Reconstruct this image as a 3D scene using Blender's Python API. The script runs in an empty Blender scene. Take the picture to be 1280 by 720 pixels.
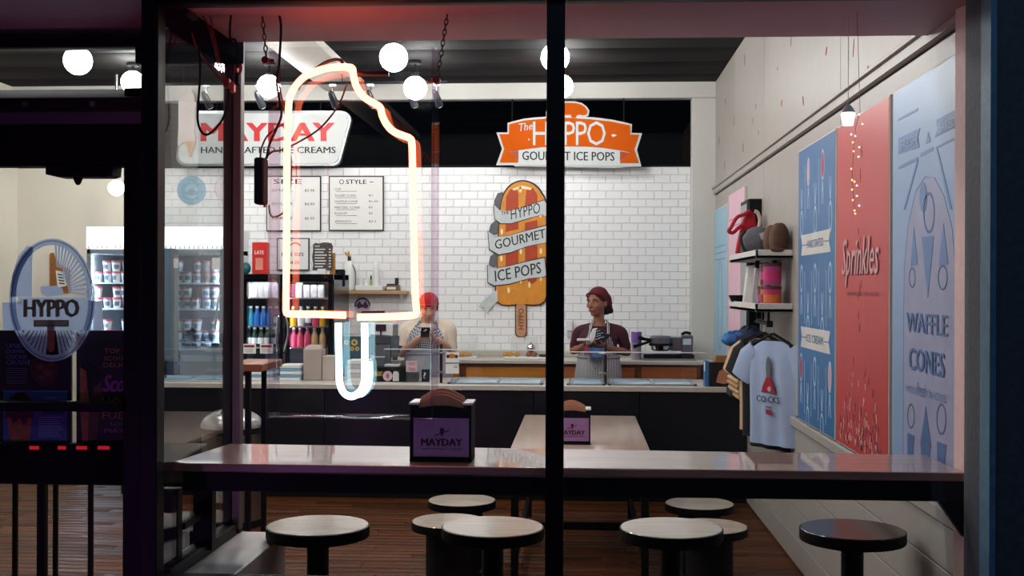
import bpy, bmesh, math, random
from mathutils import Vector, Matrix
random.seed(11)
scn = bpy.context.scene
COL = scn.collection
V = Vector
# ------------------------------------------------------------------ camera
# 40 mm lens, 1.7 m above the pavement, turned a few degrees left of the shop front's normal
F = 1422.0
TH = math.atan(85.0 / F)
ROLL = 0.0035
EYE = 1.7
_c, _s = math.cos(TH), math.sin(TH)
cam = bpy.data.cameras.new('camera')
cam_o = bpy.data.objects.new('camera', cam)
COL.objects.link(cam_o)
cam.sensor_width = 36.0
cam.lens = 36.0 * F / 1280.0
cam.clip_start = 0.05
cam.clip_end = 200
_r, _f, _u = V((_c, _s, 0)), V((-_s, _c, 0)), V((0, 0, 1))
_cr = _r * math.cos(ROLL) + _u * math.sin(ROLL)
_cu = _u * math.cos(ROLL) - _r * math.sin(ROLL)
M = Matrix((_cr, _cu, -_f)).transposed().to_4x4()
M.translation = V((0, 0, EYE))
cam_o.matrix_world = M
scn.camera = cam_o
scn.view_settings.view_transform = 'Standard'
scn.view_settings.look = 'None'
scn.view_settings.gamma = 1.0
scn.view_settings.use_curve_mapping = False
scn.view_settings.exposure = 0.0

# ------------------------------------------------------------------ world: a dim blue night street
w = bpy.data.worlds.new('night_sky')
scn.world = w
w.use_nodes = True
w.node_tree.nodes['Background'].inputs[0].default_value = (0.012, 0.018, 0.034, 1)
w.node_tree.nodes['Background'].inputs[1].default_value = 0.9

def lamp(name, kind, loc, energy, color, size=0.3, target=None, spot=None):
    d = bpy.data.lights.new(name, kind)
    d.energy = energy
    d.color = color
    if kind == 'AREA':
        d.size = size
    elif kind in ('POINT', 'SPOT'):
        d.shadow_soft_size = size
    if kind == 'SPOT':
        d.spot_size = math.radians(spot or 50)
        d.spot_blend = 0.6
    o = bpy.data.objects.new(name, d)
    o.location = loc
    if target is not None:
        o.rotation_euler = (V(target) - V(loc)).to_track_quat('-Z', 'Y').to_euler()
    COL.objects.link(o)
    return o
# violet street glow from the left; unseen teal lamp added to brighten the pier
lamp('street_light_violet', 'POINT', (-3.0, 1.0, 0.05), 42, (0.6, 0.17, 0.85), 0.12)
lamp('teal_pier_fill', 'POINT', (0.8, 0.3, 4.6), 70, (0.35, 0.68, 1.0), 0.4)
GLOBE = 74.0          # radiance of the globe lamps
NEON = 12.5

# ------------------------------------------------------------------ points of the place
def _ray(u, v):
    x, y = (u - 640) / F, (v - 360) / F
    x, y = x * math.cos(ROLL) + y * math.sin(ROLL), -x * math.sin(ROLL) + y * math.cos(ROLL)
    return V((x * _c - _s, x * _s + _c, -y))
def PY(u, v, Y):
    d = _ray(u, v); t = Y / d.y
    return V((d.x * t, Y, EYE + d.z * t))
def PX(u, v, X):
    d = _ray(u, v); t = X / d.x
    return V((X, d.y * t, EYE + d.z * t))
def PZ(u, v, Z):
    d = _ray(u, v); t = (Z - EYE) / d.z
    return V((d.x * t, d.y * t, Z))
def wpx(n, Y):           # n photo pixels at depth Y, in metres
    return n * Y / F

# ------------------------------------------------------------------ materials
def lin(c):
    out = []
    for x in c:
        x = x / 255.0
        out.append(x / 12.92 if x <= 0.04045 else ((x + 0.055) / 1.055) ** 2.4)
    return tuple(out) + (1.0,)
MATS = {}
def mat(name, rgb, rough=0.5, metal=0.0, vary=0.08, scale=8.0, bump=0.0, ior=1.45, emis=None, estr=0.0,
        alpha=None, coat=0.0, stretch=None, island=0.0, sheen=0.0):
    if name in MATS:
        return MATS[name]
    m = bpy.data.materials.new(name)
    m.use_nodes = True
    nt = m.node_tree
    b = nt.nodes['Principled BSDF']
    col = lin(rgb)
    b.inputs['Roughness'].default_value = rough
    b.inputs['Metallic'].default_value = metal
    b.inputs['IOR'].default_value = ior
    b.inputs['Coat Weight'].default_value = coat
    if sheen:
        b.inputs['Sheen Weight'].default_value = sheen
    tc = nt.nodes.new('ShaderNodeTexCoord')
    src = tc.outputs['Object']
    if stretch:
        mp = nt.nodes.new('ShaderNodeMapping')
        mp.inputs['Scale'].default_value = stretch
        nt.links.new(src, mp.inputs['Vector'])
        src = mp.outputs['Vector']
    nz = nt.nodes.new('ShaderNodeTexNoise')
    nz.inputs['Scale'].default_value = scale
    nz.inputs['Detail'].default_value = 4
    nt.links.new(src, nz.inputs['Vector'])
    rp = nt.nodes.new('ShaderNodeMapRange')
    rp.inputs['From Min'].default_value = 0.3
    rp.inputs['From Max'].default_value = 0.7
    rp.inputs['To Min'].default_value = 1 - vary
    rp.inputs['To Max'].default_value = 1 + vary
    nt.links.new(nz.outputs['Fac'], rp.inputs['Value'])
    fac = rp.outputs['Result']
    if island:
        ge = nt.nodes.new('ShaderNodeNewGeometry')
        r2 = nt.nodes.new('ShaderNodeMapRange')
        r2.inputs['To Min'].default_value = 1 - island
        r2.inputs['To Max'].default_value = 1 + island
        nt.links.new(ge.outputs['Random Per Island'], r2.inputs['Value'])
        mu = nt.nodes.new('ShaderNodeMath'); mu.operation = 'MULTIPLY'
        nt.links.new(fac, mu.inputs[0]); nt.links.new(r2.outputs['Result'], mu.inputs[1])
        fac = mu.outputs[0]
    vm = nt.nodes.new('ShaderNodeVectorMath'); vm.operation = 'SCALE'
    vm.inputs[0].default_value = col[:3]
    nt.links.new(fac, vm.inputs['Scale'])
    nt.links.new(vm.outputs['Vector'], b.inputs['Base Color'])
    if bump:
        bp = nt.nodes.new('ShaderNodeBump')
        bp.inputs['Strength'].default_value = bump
        bp.inputs['Distance'].default_value = 0.01
        nt.links.new(nz.outputs['Fac'], bp.inputs['Height'])
        nt.links.new(bp.outputs['Normal'], b.inputs['Normal'])
    if emis:
        b.inputs['Emission Color'].default_value = lin(emis)
        b.inputs['Emission Strength'].default_value = estr
    if alpha is not None:
        b.inputs['Alpha'].default_value = alpha
    MATS[name] = m
    return m
def glow(name, rgb, strength):
    if name in MATS:
        return MATS[name]
    m = bpy.data.materials.new(name); m.use_nodes = True
    nt = m.node_tree
    b = nt.nodes['Principled BSDF']
    b.inputs['Base Color'].default_value = tuple(0.3*x for x in rgb) + (1.0,)
    b.inputs['Emission Color'].default_value = tuple(rgb) + (1.0,)
    b.inputs['Emission Strength'].default_value = strength
    MATS[name] = m
    return m
def pane(name, f0=0.04, tint=(1, 1, 1), gain=0.96, rough=0.0):
    # clear sheet: transparent, mirror-like at grazing angles
    if name in MATS:
        return MATS[name]
    m = bpy.data.materials.new(name); m.use_nodes = True
    nt = m.node_tree
    nt.nodes.remove(nt.nodes['Principled BSDF'])
    out = nt.nodes['Material Output']
    t = nt.nodes.new('ShaderNodeBsdfTransparent'); t.inputs[0].default_value = tuple(tint) + (1,)
    g = nt.nodes.new('ShaderNodeBsdfGlossy'); g.inputs['Roughness'].default_value = rough
    lw = nt.nodes.new('ShaderNodeLayerWeight'); lw.inputs['Blend'].default_value = 0.5
    p = nt.nodes.new('ShaderNodeMath'); p.operation = 'POWER'; p.inputs[1].default_value = 5
    a = nt.nodes.new('ShaderNodeMath'); a.operation = 'MULTIPLY_ADD'
    a.inputs[1].default_value = gain; a.inputs[2].default_value = f0
    mx = nt.nodes.new('ShaderNodeMixShader')
    nt.links.new(lw.outputs['Facing'], p.inputs[0])
    nt.links.new(p.outputs[0], a.inputs[0])
    nt.links.new(a.outputs[0], mx.inputs['Fac'])
    nt.links.new(t.outputs[0], mx.inputs[1]); nt.links.new(g.outputs[0], mx.inputs[2])
    nt.links.new(mx.outputs[0], out.inputs['Surface'])
    MATS[name] = m
    return m
def film(name, rgb, opac, rough=0.5):      # thin translucent vinyl
    if name in MATS:
        return MATS[name]
    m = bpy.data.materials.new(name); m.use_nodes = True
    nt = m.node_tree
    nt.nodes.remove(nt.nodes['Principled BSDF'])
    d = nt.nodes.new('ShaderNodeBsdfDiffuse'); d.inputs[0].default_value = lin(rgb)
    tl = nt.nodes.new('ShaderNodeBsdfTranslucent'); tl.inputs[0].default_value = lin(rgb)
    t = nt.nodes.new('ShaderNodeBsdfTransparent')
    m1 = nt.nodes.new('ShaderNodeMixShader'); m1.inputs[0].default_value = 0.55
    m2 = nt.nodes.new('ShaderNodeMixShader'); m2.inputs[0].default_value = opac
    nt.links.new(d.outputs[0], m1.inputs[1]); nt.links.new(tl.outputs[0], m1.inputs[2])
    nt.links.new(t.outputs[0], m2.inputs[1]); nt.links.new(m1.outputs[0], m2.inputs[2])
    nt.links.new(m2.outputs[0], nt.nodes['Material Output'].inputs['Surface'])
    MATS[name] = m
    return m
def wood(name, rgb, dark=0.55, rough=0.3, axis='X', scale=1.0, ior=1.5, coat=0.0):
    if name in MATS:
        return MATS[name]
    st = {'X': (0.6, 9, 9), 'Y': (9, 0.6, 9), 'Z': (9, 9, 0.6)}[axis]
    m = mat(name, rgb, rough, vary=1 - dark, scale=2.2 * scale, stretch=st, bump=0.04, ior=ior, coat=coat)
    return m
def stripes(name, rgb_a, rgb_b, freq, axis='X', rough=0.8):
    if name in MATS:
        return MATS[name]
    m = bpy.data.materials.new(name); m.use_nodes = True
    nt = m.node_tree; b = nt.nodes['Principled BSDF']
    tc = nt.nodes.new('ShaderNodeTexCoord')
    wv = nt.nodes.new('ShaderNodeTexWave')
    wv.bands_direction = axis
    wv.inputs['Scale'].default_value = freq
    nt.links.new(tc.outputs['Object'], wv.inputs['Vector'])
    cr = nt.nodes.new('ShaderNodeValToRGB')
    cr.color_ramp.elements[0].position = 0.45; cr.color_ramp.elements[0].color = lin(rgb_a)
    cr.color_ramp.elements[1].position = 0.6; cr.color_ramp.elements[1].color = lin(rgb_b)
    nt.links.new(wv.outputs['Fac'], cr.inputs['Fac'])
    nt.links.new(cr.outputs['Color'], b.inputs['Base Color'])
    b.inputs['Roughness'].default_value = rough
    MATS[name] = m
    return m
BLACK = mat('black_painted_metal', (10, 10, 11), 0.5, ior=1.3)
MATTE = mat('matte_black', (12, 11, 12), 0.7, ior=1.3)
DEADBLACK = mat('dead_black', (7, 7, 8), 1.0, ior=1.05)
GLOSSBLACK = mat('gloss_black', (14, 14, 16), 0.15)
WHITE = mat('white_paint', (208, 205, 198), 0.55, vary=0.03, scale=3)
CREAM = mat('cream_wall_paint', (230, 224, 210), 0.5, vary=0.04, scale=2.5, bump=0.05)
TILE = mat('white_glazed_tile', (242, 242, 242), 0.22, vary=0.02, scale=1.2, island=0.03)
GROUT = mat('grey_grout', (196, 196, 194), 0.8)
STEEL = mat('brushed_steel', (190, 190, 188), 0.3, 1.0, stretch=(1, 30, 1))
CHROME = mat('chrome', (215, 215, 215), 0.1, 1.0)
PAPER = mat('white_paper', (235, 234, 230), 0.7, vary=0.02)
PLASTICW = mat('white_plastic', (232, 232, 230), 0.35, vary=0.02)
INK = mat('dark_ink', (40, 40, 42), 0.7)
GREYINK = mat('grey_ink', (120, 120, 120), 0.7)
RED = mat('red_paint', (200, 28, 30), 0.45)
ORANGE = mat('orange_enamel', (206, 88, 0), 0.75, vary=0.05, ior=1.25)
SIGNW = mat('sign_white', (206, 209, 207), 0.6, vary=0.02)
COUNTER = mat('pale_stone_counter', (196, 190, 180), 0.3, vary=0.06, scale=30)
CABINET = wood('honey_wood_cabinet', (196, 124, 44), 0.82, 0.35, 'X')
GLASS = pane('window_glass', 0.035)
SIDEGLASS = pane('side_glass', 0.10, (0.94, 0.95, 0.95), 0.8)
ACRYLIC = pane('clear_acrylic', 0.03, (0.985, 0.98, 0.98))
COUNTERGLASS = pane('counter_glass', 0.03)

# ------------------------------------------------------------------ mesh builder
class G:
    def __init__(self):
        self.v = []; self.f = []; self.m = []; self.mi = 0
    def add(self, vs, fs):
        n = len(self.v)
        self.v += [V(p) for p in vs]
        for f in fs:
            self.f.append([i + n for i in f]); self.m.append(self.mi)
        return self
    def box(self, a, b):
        x0, y0, z0 = [min(a[i], b[i]) for i in range(3)]
        x1, y1, z1 = [max(a[i], b[i]) for i in range(3)]
        return self.add([(x0,y0,z0),(x1,y0,z0),(x1,y1,z0),(x0,y1,z0),(x0,y0,z1),(x1,y0,z1),(x1,y1,z1),(x0,y1,z1)],
                 [(0,3,2,1),(4,5,6,7),(0,1,5,4),(1,2,6,5),(2,3,7,6),(3,0,4,7)])
    def cbox(self, a, b, c=0.004):       # box whose edges are chamfered
        x0, y0, z0 = [min(a[i], b[i]) for i in range(3)]
        x1, y1, z1 = [max(a[i], b[i]) for i in range(3)]
        c = min(c, (x1-x0)*.3, (y1-y0)*.3, (z1-z0)*.3)
        def ring(z, i):
            return [(x0+c+i,y0+i,z),(x1-c-i,y0+i,z),(x1-i,y0+c+i,z),(x1-i,y1-c-i,z),(x1-c-i,y1-i,z),(x0+c+i,y1-i,z),(x0+i,y1-c-i,z),(x0+i,y0+c+i,z)]
        vs = ring(z0, c) + ring(z0+c, 0) + ring(z1-c, 0) + ring(z1, c)
        fs = [tuple(range(7,-1,-1)), tuple(range(24,32))]
        for k in range(3):
            for i in range(8):
                j = (i+1) % 8
                fs.append((k*8+i, k*8+j, k*8+8+j, k*8+8+i))
        return self.add(vs, fs)
    def prism(self, pts, ext):
        pts = [V(p) for p in pts]; e = V(ext); n = len(pts)
        nor = V((0,0,0))
        for i in range(n):
            nor += (pts[i] - pts[0]).cross(pts[(i+1) % n] - pts[0])
        if nor.dot(e) > 0:
            pts = pts[::-1]
        vs = pts + [p + e for p in pts]
        fs = [tuple(range(n)), tuple(range(2*n-1, n-1, -1))]
        for i in range(n):
            j = (i+1) % n
            fs.append((j, i, n+i, n+j))
        return self.add(vs, fs)
    def plate(self, pts, Y, t=0.004):    # outline on the plane y=Y, thickness to the back
        return self.prism([PY(p[0], p[1], Y) for p in pts], (0, t, 0))
    def rect(self, x0, y0, x1, y1, Y, t=0.004):
        return self.plate([(x0,y0),(x1,y0),(x1,y1),(x0,y1)], Y, t)
    def lathe(self, c, prof, n=24, axis='Z', sx=1.0, sy=1.0):
        c = V(c); vs = []; fs = []
        for (r, z) in prof:
            for i in range(n):
                a = 2*math.pi*i/n
                x, y = r*math.cos(a)*sx, r*math.sin(a)*sy
                p = V((x, y, z)) if axis == 'Z' else (V((x, z, y)) if axis == 'Y' else V((z, x, y)))
                vs.append(c + p)
        k = len(prof)
        flip = axis == 'Y'
        for q in range(k-1):
            for i in range(n):
                j = (i+1) % n
                f = (q*n+i, q*n+j, (q+1)*n+j, (q+1)*n+i)
                fs.append(f[::-1] if flip else f)
        a, b = tuple(range(n-1,-1,-1)), tuple(range((k-1)*n, k*n))
        fs += [a[::-1], b[::-1]] if flip else [a, b]
        return self.add(vs, fs)
    def cyl(self, p, q, r, r2=None, n=12):
        return self.tube([p, q], [r, r if r2 is None else r2], n)
    def tube(self, pts, r, n=8, up=None):
        pts = [V(p) for p in pts]
        m = len(pts)
        rs = r if isinstance(r, (list, tuple)) else [r]*m
        t0 = (pts[1]-pts[0]).normalized()
        u = V((0,0,1)) if abs(t0.z) < 0.9 else V((1,0,0))
        u = (u - t0*u.dot(t0)).normalized()
        vs = []; fs = []
        for k in range(m):
            if k == 0: t = pts[1]-pts[0]
            elif k == m-1: t = pts[-1]-pts[-2]
            else: t = (pts[k+1]-pts[k]).normalized() + (pts[k]-pts[k-1]).normalized()
            t = t.normalized() if t.length > 1e-9 else t0
            u = (u - t*u.dot(t))
            u = u.normalized() if u.length > 1e-6 else t.orthogonal().normalized()
            w_ = t.cross(u)
            for i in range(n):
                a = 2*math.pi*i/n
                vs.append(pts[k] + (u*math.cos(a) + w_*math.sin(a))*rs[k])
        for k in range(m-1):
            for i in range(n):
                j = (i+1) % n
                fs.append((k*n+i, k*n+j, (k+1)*n+j, (k+1)*n+i))
        fs += [tuple(range(n-1,-1,-1)), tuple(range((m-1)*n, m*n))]
        return self.add(vs, fs)
    def limb(self, pts, rs, n=14, sub=5):     # smooth tapering limb with round ends
        P, R = spline(pts, sub, rs)
        a, b = (P[0]-P[1]).normalized(), (P[-1]-P[-2]).normalized()
        hp, hr, tp, tr = [], [], [], []
        for k in (0.97, 0.8, 0.5):
            hp.append(P[0]+a*R[0]*k); hr.append(R[0]*math.sqrt(1-k*k))
        for k in (0.5, 0.8, 0.97):
            tp.append(P[-1]+b*R[-1]*k); tr.append(R[-1]*math.sqrt(1-k*k))
        return self.tube(hp+P+tp, hr+R+tr, n)
    def loft(self, rings):                    # rings: lists of equal numbers of points
        n = len(rings[0]); vs = []; fs = []
        for r in rings: vs += [V(p) for p in r]
        for k in range(len(rings)-1):
            for i in range(n):
                j = (i+1) % n
                fs.append((k*n+i, k*n+j, (k+1)*n+j, (k+1)*n+i))
        fs += [tuple(range(n-1,-1,-1)), tuple(range((len(rings)-1)*n, len(rings)*n))]
        return self.add(vs, fs)
    def ball(self, c, r, nu=16, nv=10, rot=None):
        r = (r, r, r) if isinstance(r, (int, float)) else r
        c = V(c); vs = []; fs = []
        for k in range(1, nv):
            ph = math.pi*k/nv - math.pi/2
            for i in range(nu):
                a = 2*math.pi*i/nu
                p = V((r[0]*math.cos(ph)*math.cos(a), r[1]*math.cos(ph)*math.sin(a), r[2]*math.sin(ph)))
                vs.append(c + (rot @ p if rot else p))
        b = V((0,0,-r[2])); t = V((0,0,r[2]))
        vs += [c + (rot @ b if rot else b), c + (rot @ t if rot else t)]
        nb = (nv-1)*nu
        for k in range(nv-2):
            for i in range(nu):
                j = (i+1) % nu
                fs.append((k*nu+i, k*nu+j, (k+1)*nu+j, (k+1)*nu+i))
        for i in range(nu):
            j = (i+1) % nu
            fs.append((nb, j, i)); fs.append((nb+1, (nv-2)*nu+i, (nv-2)*nu+j))
        return self.add(vs, fs)
    def mesh(self, name, mats, off=V((0,0,0)), smooth=True, angle=38):
        me = bpy.data.meshes.new(name)
        me.from_pydata([tuple(p-off) for p in self.v], [], self.f)
        mats = mats if isinstance(mats, (list, tuple)) else [mats]
        for m in mats: me.materials.append(m)
        if len(mats) > 1:
            me.polygons.foreach_set('material_index', self.m)
        if smooth:
            me.shade_smooth()
            me.set_sharp_from_angle(angle=math.radians(angle))
        me.update()
        return me
def spline(pts, sub=6, rs=None):
    P = [V(p) for p in pts]; out = []; ro = []
    for i in range(len(P)-1):
        p0 = P[i-1] if i else P[0]*2-P[1]
        p1, p2 = P[i], P[i+1]
        p3 = P[i+2] if i+2 < len(P) else p2*2-p1
        for k in range(sub):
            t = k/sub
            out.append(0.5*((2*p1)+(p2-p0)*t+(2*p0-5*p1+4*p2-p3)*t*t+(3*p1-p0-3*p2+p3)*t*t*t))
            if rs: ro.append(rs[i]*(1-t)+rs[i+1]*t)
    out.append(P[-1])
    if rs:
        ro.append(rs[-1]); return out, ro
    return out
def root_of(o):
    while o.parent: o = o.parent
    return o
def obj(name, g, mats, parent=None, label=None, cat=None, group=None, kind=None, bevel=0, smooth=True, angle=38):
    if parent is not None:
        off = root_of(parent).location.copy()
    elif kind == 'structure':
        off = V((0,0,0))
    else:
        xs = [p.x for p in g.v]; ys = [p.y for p in g.v]; zs = [p.z for p in g.v]
        off = V(((min(xs)+max(xs))/2, (min(ys)+max(ys))/2, min(zs)))
    o = bpy.data.objects.new(name, g.mesh(name, mats, off, smooth, angle))
    COL.objects.link(o)
    if parent is not None: o.parent = parent
    else: o.location = off
    if label: o['label'] = label
    if cat: o['category'] = cat
    if group: o['group'] = group
    if kind: o['kind'] = kind
    if bevel:
        b = o.modifiers.new('bevel', 'BEVEL'); b.width = bevel; b.segments = 2; b.limit_method = 'ANGLE'
    return o
def thing(name, label, cat, loc=(0,0,0), group=None):
    o = bpy.data.objects.new(name, None)
    o.empty_display_size = 0.1
    COL.objects.link(o)
    o.location = loc
    o['label'] = label; o['category'] = cat
    if group: o['group'] = group
    return o
def dup(o, loc, label=None, group=None, parent=None, rz=None):
    c = o.copy(); COL.objects.link(c)
    if parent is None:
        c.location = loc
        if rz is not None: c.rotation_euler.z = rz
        if label: c['label'] = label
        if group: c['group'] = group
    else:
        c.parent = parent
    for ch in list(o.children):
        dup(ch, None, parent=c)
    return c
def shell(name, g, m, parent=None, **k):
    return obj(name, g, m, parent, kind=None if parent else 'structure', **k)
def text(s, O, U, W, N, m, parent, name='lettering', ext=0.0015, bold=0.0, shear=0.0, space=1.0, fit=True):
    cu = bpy.data.curves.new('t', 'FONT')
    cu.body = s; cu.resolution_u = 2; cu.shear = shear; cu.space_character = space
    cu.align_x = 'LEFT'
    ob = bpy.data.objects.new('t', cu)
    me = bpy.data.meshes.new_from_object(ob)
    bpy.data.objects.remove(ob); bpy.data.curves.remove(cu)
    if not me.vertices:
        return None
    xs = [v.co.x for v in me.vertices]; ys = [v.co.y for v in me.vertices]
    x0, x1, y0, y1 = min(xs), max(xs), min(ys), max(ys)
    g = G(); O, U, W, N = V(O), V(U), V(W), V(N)
    vs = [O + U*((v.co.x-x0)/(x1-x0)) + W*((v.co.y-y0)/(y1-y0)) for v in me.vertices]
    fs = [tuple(p.vertices) for p in me.polygons]
    bd = U.normalized()*W.length*bold
    for k in ((-1, 0, 1) if bold > 0 else (0,)):      # shifted strikes make the heavier face
        g.add([p + N*(ext+k*0.0001) + bd*k for p in vs], fs)
    bpy.data.meshes.remove(me)
    return obj(name, g, m, parent, smooth=False)
def ptext(s, x0, y0, x1, y1, Y, m, parent, **k):
    O = PY(x0, y1, Y)
    return text(s, O, PY(x1, y1, Y)-O, PY(x0, y0, Y)-O, (0,-1,0), m, parent, **k)
def ell(cx, cy, rx, ry, n=28, a0=0, a1=360):
    return [(cx+rx*math.cos(math.radians(a0+(a1-a0)*i/n)), cy-ry*math.sin(math.radians(a0+(a1-a0)*i/n))) for i in range(n if a1-a0 >= 360 else n+1)]
def rrect(x0, y0, x1, y1, r, n=5):
    out = []
    for cx, cy, a in ((x1-r,y0+r,0),(x0+r,y0+r,90),(x0+r,y1-r,180),(x1-r,y1-r,270)):
        for i in range(n+1):
            t = math.radians(a+90*i/n)
            out.append((cx+r*math.cos(t), cy-r*math.sin(t)))
    return out
def ring_plate(g, cx, cy, rx, ry, rx2, ry2, Y, t=0.003, n=36, a0=0, a1=360):
    a = ell(cx,cy,rx,ry,n,a0,a1); b = ell(cx,cy,rx2,ry2,n,a0,a1)
    m = len(a); closed = a1-a0 >= 360
    for i in range(m if closed else m-1):
        j = (i+1) % m
        g.plate([a[i],a[j],b[j],b[i]], Y, t)
# ================================================================== SETTING
XR, XL, YB, YEND, ZC = 1.335, -5.8, 11.43, 15.0, 3.74
YW = 3.72            # plane of the shop window
YD = 4.5             # plane of the recessed door
XS = -1.408          # plane of the glass return beside the door
ZSOF = 2.66
FLOORM = wood('brown_floor_boards', (92, 60, 36), 0.55, 0.33, 'X', 1.4)
PLANK = mat('oak_floor_plank', (84, 45, 19), 0.45, ior=1.3, vary=0.4, scale=2.6, stretch=(0.5, 12, 12), bump=0.05, island=0.35)
g = G(); g.box((XL, 4.5, -0.12), (XR, YEND, -0.012)); g.box((XS-0.05, 3.7, -0.12), (XR, 4.5, -0.012))
floor = shell('floor', g, FLOORM)
g = G(); y = 3.8; k = 0
while y < 11.4:
    x = (XL if y > 4.5 else XS) - random.random()*1.2
    while x < XR:
        L = 1.2
        x0, x1 = max(x, XL if y > 4.5 else XS), min(x+L-0.003, XR)
        if x1-x0 > 0.05:
            z = random.uniform(-0.0012, 0)
            g.cbox((x0, y, -0.012), (x1, y+0.087, z), 0.0015)
        x += L
    y += 0.09
obj('floor_boards', g, PLANK, floor, kind='stuff')
g = G(); g.box((-8, -4, -0.2), (6, 3.7, 0)); g.box((-3.2, 3.7, -0.2), (XS-0.05, 4.5, 0))
shell('floor_outside', g, mat('dark_paving', (50, 50, 54), 0.7, vary=0.2))
CEILM = mat('black_ceiling_paint', (22, 20, 20), 0.75, ior=1.2, vary=0.25, scale=4, stretch=(0.4, 6, 6), island=0.25)
g = G(); g.box((XL, 4.3, ZC+0.02), (XR+0.1, YEND, ZC+0.12))
ceil = shell('ceiling', g, CEILM)
g = G(); y = 4.3
while y < YEND:
    for xa, xb in ((XL, -2.55), (-2.14, XR)):
        g.cbox((xa, y, ZC), (xb, y+0.597, ZC+0.02), 0.002)
    y += 0.6
obj('ceiling_boards', g, CEILM, ceil, kind='stuff')
# broad pale beam under the ceiling, running front to back
g = G(); g.cbox((-2.56, 4.4, ZC-0.07), (-2.13, YEND, ZC+0.02), 0.006)
shell('trim_1', g, mat('grey_white_beam', (196, 190, 182), 0.6, vary=0.05))
# dropped soffit over the window bar
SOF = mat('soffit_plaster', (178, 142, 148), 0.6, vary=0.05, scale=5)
g = G(); g.cbox((XS-0.05, 3.62, ZSOF), (XR, 4.39, ZC+0.1), 0.004)
shell('ceiling_soffit', g, SOF)
g = G(); g.cbox((-3.2, 2.6, 2.735), (XS-0.05, 4.45, 3.0), 0.004)
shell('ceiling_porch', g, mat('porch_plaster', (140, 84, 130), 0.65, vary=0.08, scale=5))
# ---- right wall: sheathing, panels, rails and boards
WR = mat('warm_white_panel', (165, 158, 151), 0.45, vary=0.04, scale=14, bump=0.12)
g = G(); g.box((XR, 3.7, -0.1), (XR+0.12, YB, ZC+0.1))
wall_r = shell('wall_right', g, mat('panel_joint', (120, 112, 104), 0.8))
for za, zb in ((2.69, ZC), (0.925, 2.615)):
    ys = [3.72, 5.91, 8.34, 9.9, 11.42]
    for a, b in zip(ys[:-1], ys[1:]):
        g = G(); g.cbox((XR-0.008, a+0.004, za), (XR, b-0.004, zb), 0.003)
        obj('panel', g, WR, wall_r)
for i in range(5):
    g = G(); z = 0.01 + i*0.168
    g.cbox((XR-0.009, 3.72, z), (XR, 11.42, z+0.164), 0.004)
    obj('plank', g, WR, wall_r)
g = G(); g.cbox((XR-0.03, 3.74, 2.625), (XR, 11.3, 2.685), 0.006); g.cbox((XR-0.045, 3.74, 2.675), (XR, 11.3, 2.695), 0.004)
shell('trim_2', g, WR)
g = G(); g.cbox((XR-0.035, 3.74, 0.855), (XR, 11.3, 0.915), 0.008)
shell('trim_3', g, WR)
SPR = [mat('sprinkle_red', (172, 46, 40), 0.6), mat('sprinkle_brown', (112, 74, 58), 0.6), mat('sprinkle_blue', (92, 140, 160), 0.6)]
for (u, v, L, a, ww, ci) in ((989,52,12,80,2,0),(1033,64,12,55,5,0),(1067,60,22,75,2,0),(977,129,9,55,4,0),(1004,126,13,110,4,0),
        (931,75,14,95,2,1),(907,127,9,105,2,1),(918,152,13,80,2,1),(945,133,6,90,2,1),(899,176,10,75,2,1),(929,185,12,100,2,1),
        (906,207,12,98,2,1),(948,166,5,90,3,2),(941,151,9,105,1.6,2),(972,86,5,60,3,2),(1085,84,5,40,3,0)):
    c = PX(u, v, XR-0.0085); k = c.y/F
    d = V((0, -math.cos(math.radians(a)), math.sin(math.radians(a))))*L*k*0.5
    e = V((0, d.z, -d.y)).normalized()*ww*k*0.5
    g = G(); g.prism([c-d, c-d*.6+e, c+d*.6+e, c+d, c+d*.6-e, c-d*.6-e], (-0.002, 0, 0))
    obj('sprinkle', g, SPR[ci], wall_r)
# splayed white return by the window frame, neon pink mixed into its colour
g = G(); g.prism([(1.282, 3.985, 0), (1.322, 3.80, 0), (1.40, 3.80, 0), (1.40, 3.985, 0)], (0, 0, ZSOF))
shell('trim_4', g, mat('neon_tinted_plaster', (240, 206, 198), 0.6, vary=0.05, scale=30, bump=0.2))
# ---- back wall: tiled partition with an open gap above, header beam and pier
xj = PY(864.5, 300, 11.3).x
g = G(); g.cbox((XL, 11.3, PY(700, 123.4, 11.3).z), (XR, 11.44, ZC+0.05), 0.006)
shell('trim_5', g, WHITE)
g = G(); g.cbox((xj, 11.3, 0), (XR, 11.44, PY(700, 123.4, 11.3).z), 0.004)
shell('trim_6', g, WHITE)
ztile = PY(640, 209, YB).z
g = G(); g.box((XL, YB, 0), (xj+0.02, YB+0.1, ztile))
wall_b = shell('wall_back', g, GROUT)
TW, THT = 0.1608, 0.0806
XTL = -4.68          # tiles stop here; the wall goes on in cream paint
xph = PY(547.5, 213, YB).x
tiles = []
row = 0; z = ztile
while z > 0.98:
    x = xph + (0.5*TW if row % 2 else 0) - 40*TW
    while x < xj:
        x0, x1 = max(x, XTL), min(x+TW, xj)
        z0 = z-THT
        if x1-x0 > 0.02:
            tiles.append((x0+0.0015, x1-0.0015, z0+0.0015, z-0.0015))
        x += TW
    z -= THT; row += 1
def tile_verts(x0, x1, z0, z1):
    c = 0.0035; y0 = YB-0.008+random.uniform(-0.0008, 0.0008)
    tx, tz = random.uniform(-.0005, .0005), random.uniform(-.0005, .0005)
    vs = [(x0,YB,z0),(x1,YB,z0),(x1,YB,z1),(x0,YB,z1),(x0+c,y0+tx,z0+c),(x1-c,y0-tx,z0+c),(x1-c,y0+tz,z1-c),(x0+c,y0-tz,z1-c)]
    return vs, [(4,5,6,7),(0,1,5,4),(1,2,6,5),(2,3,7,6),(3,0,4,7)]
full = [t for t in tiles if t[1]-t[0] > 0.15]
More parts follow.
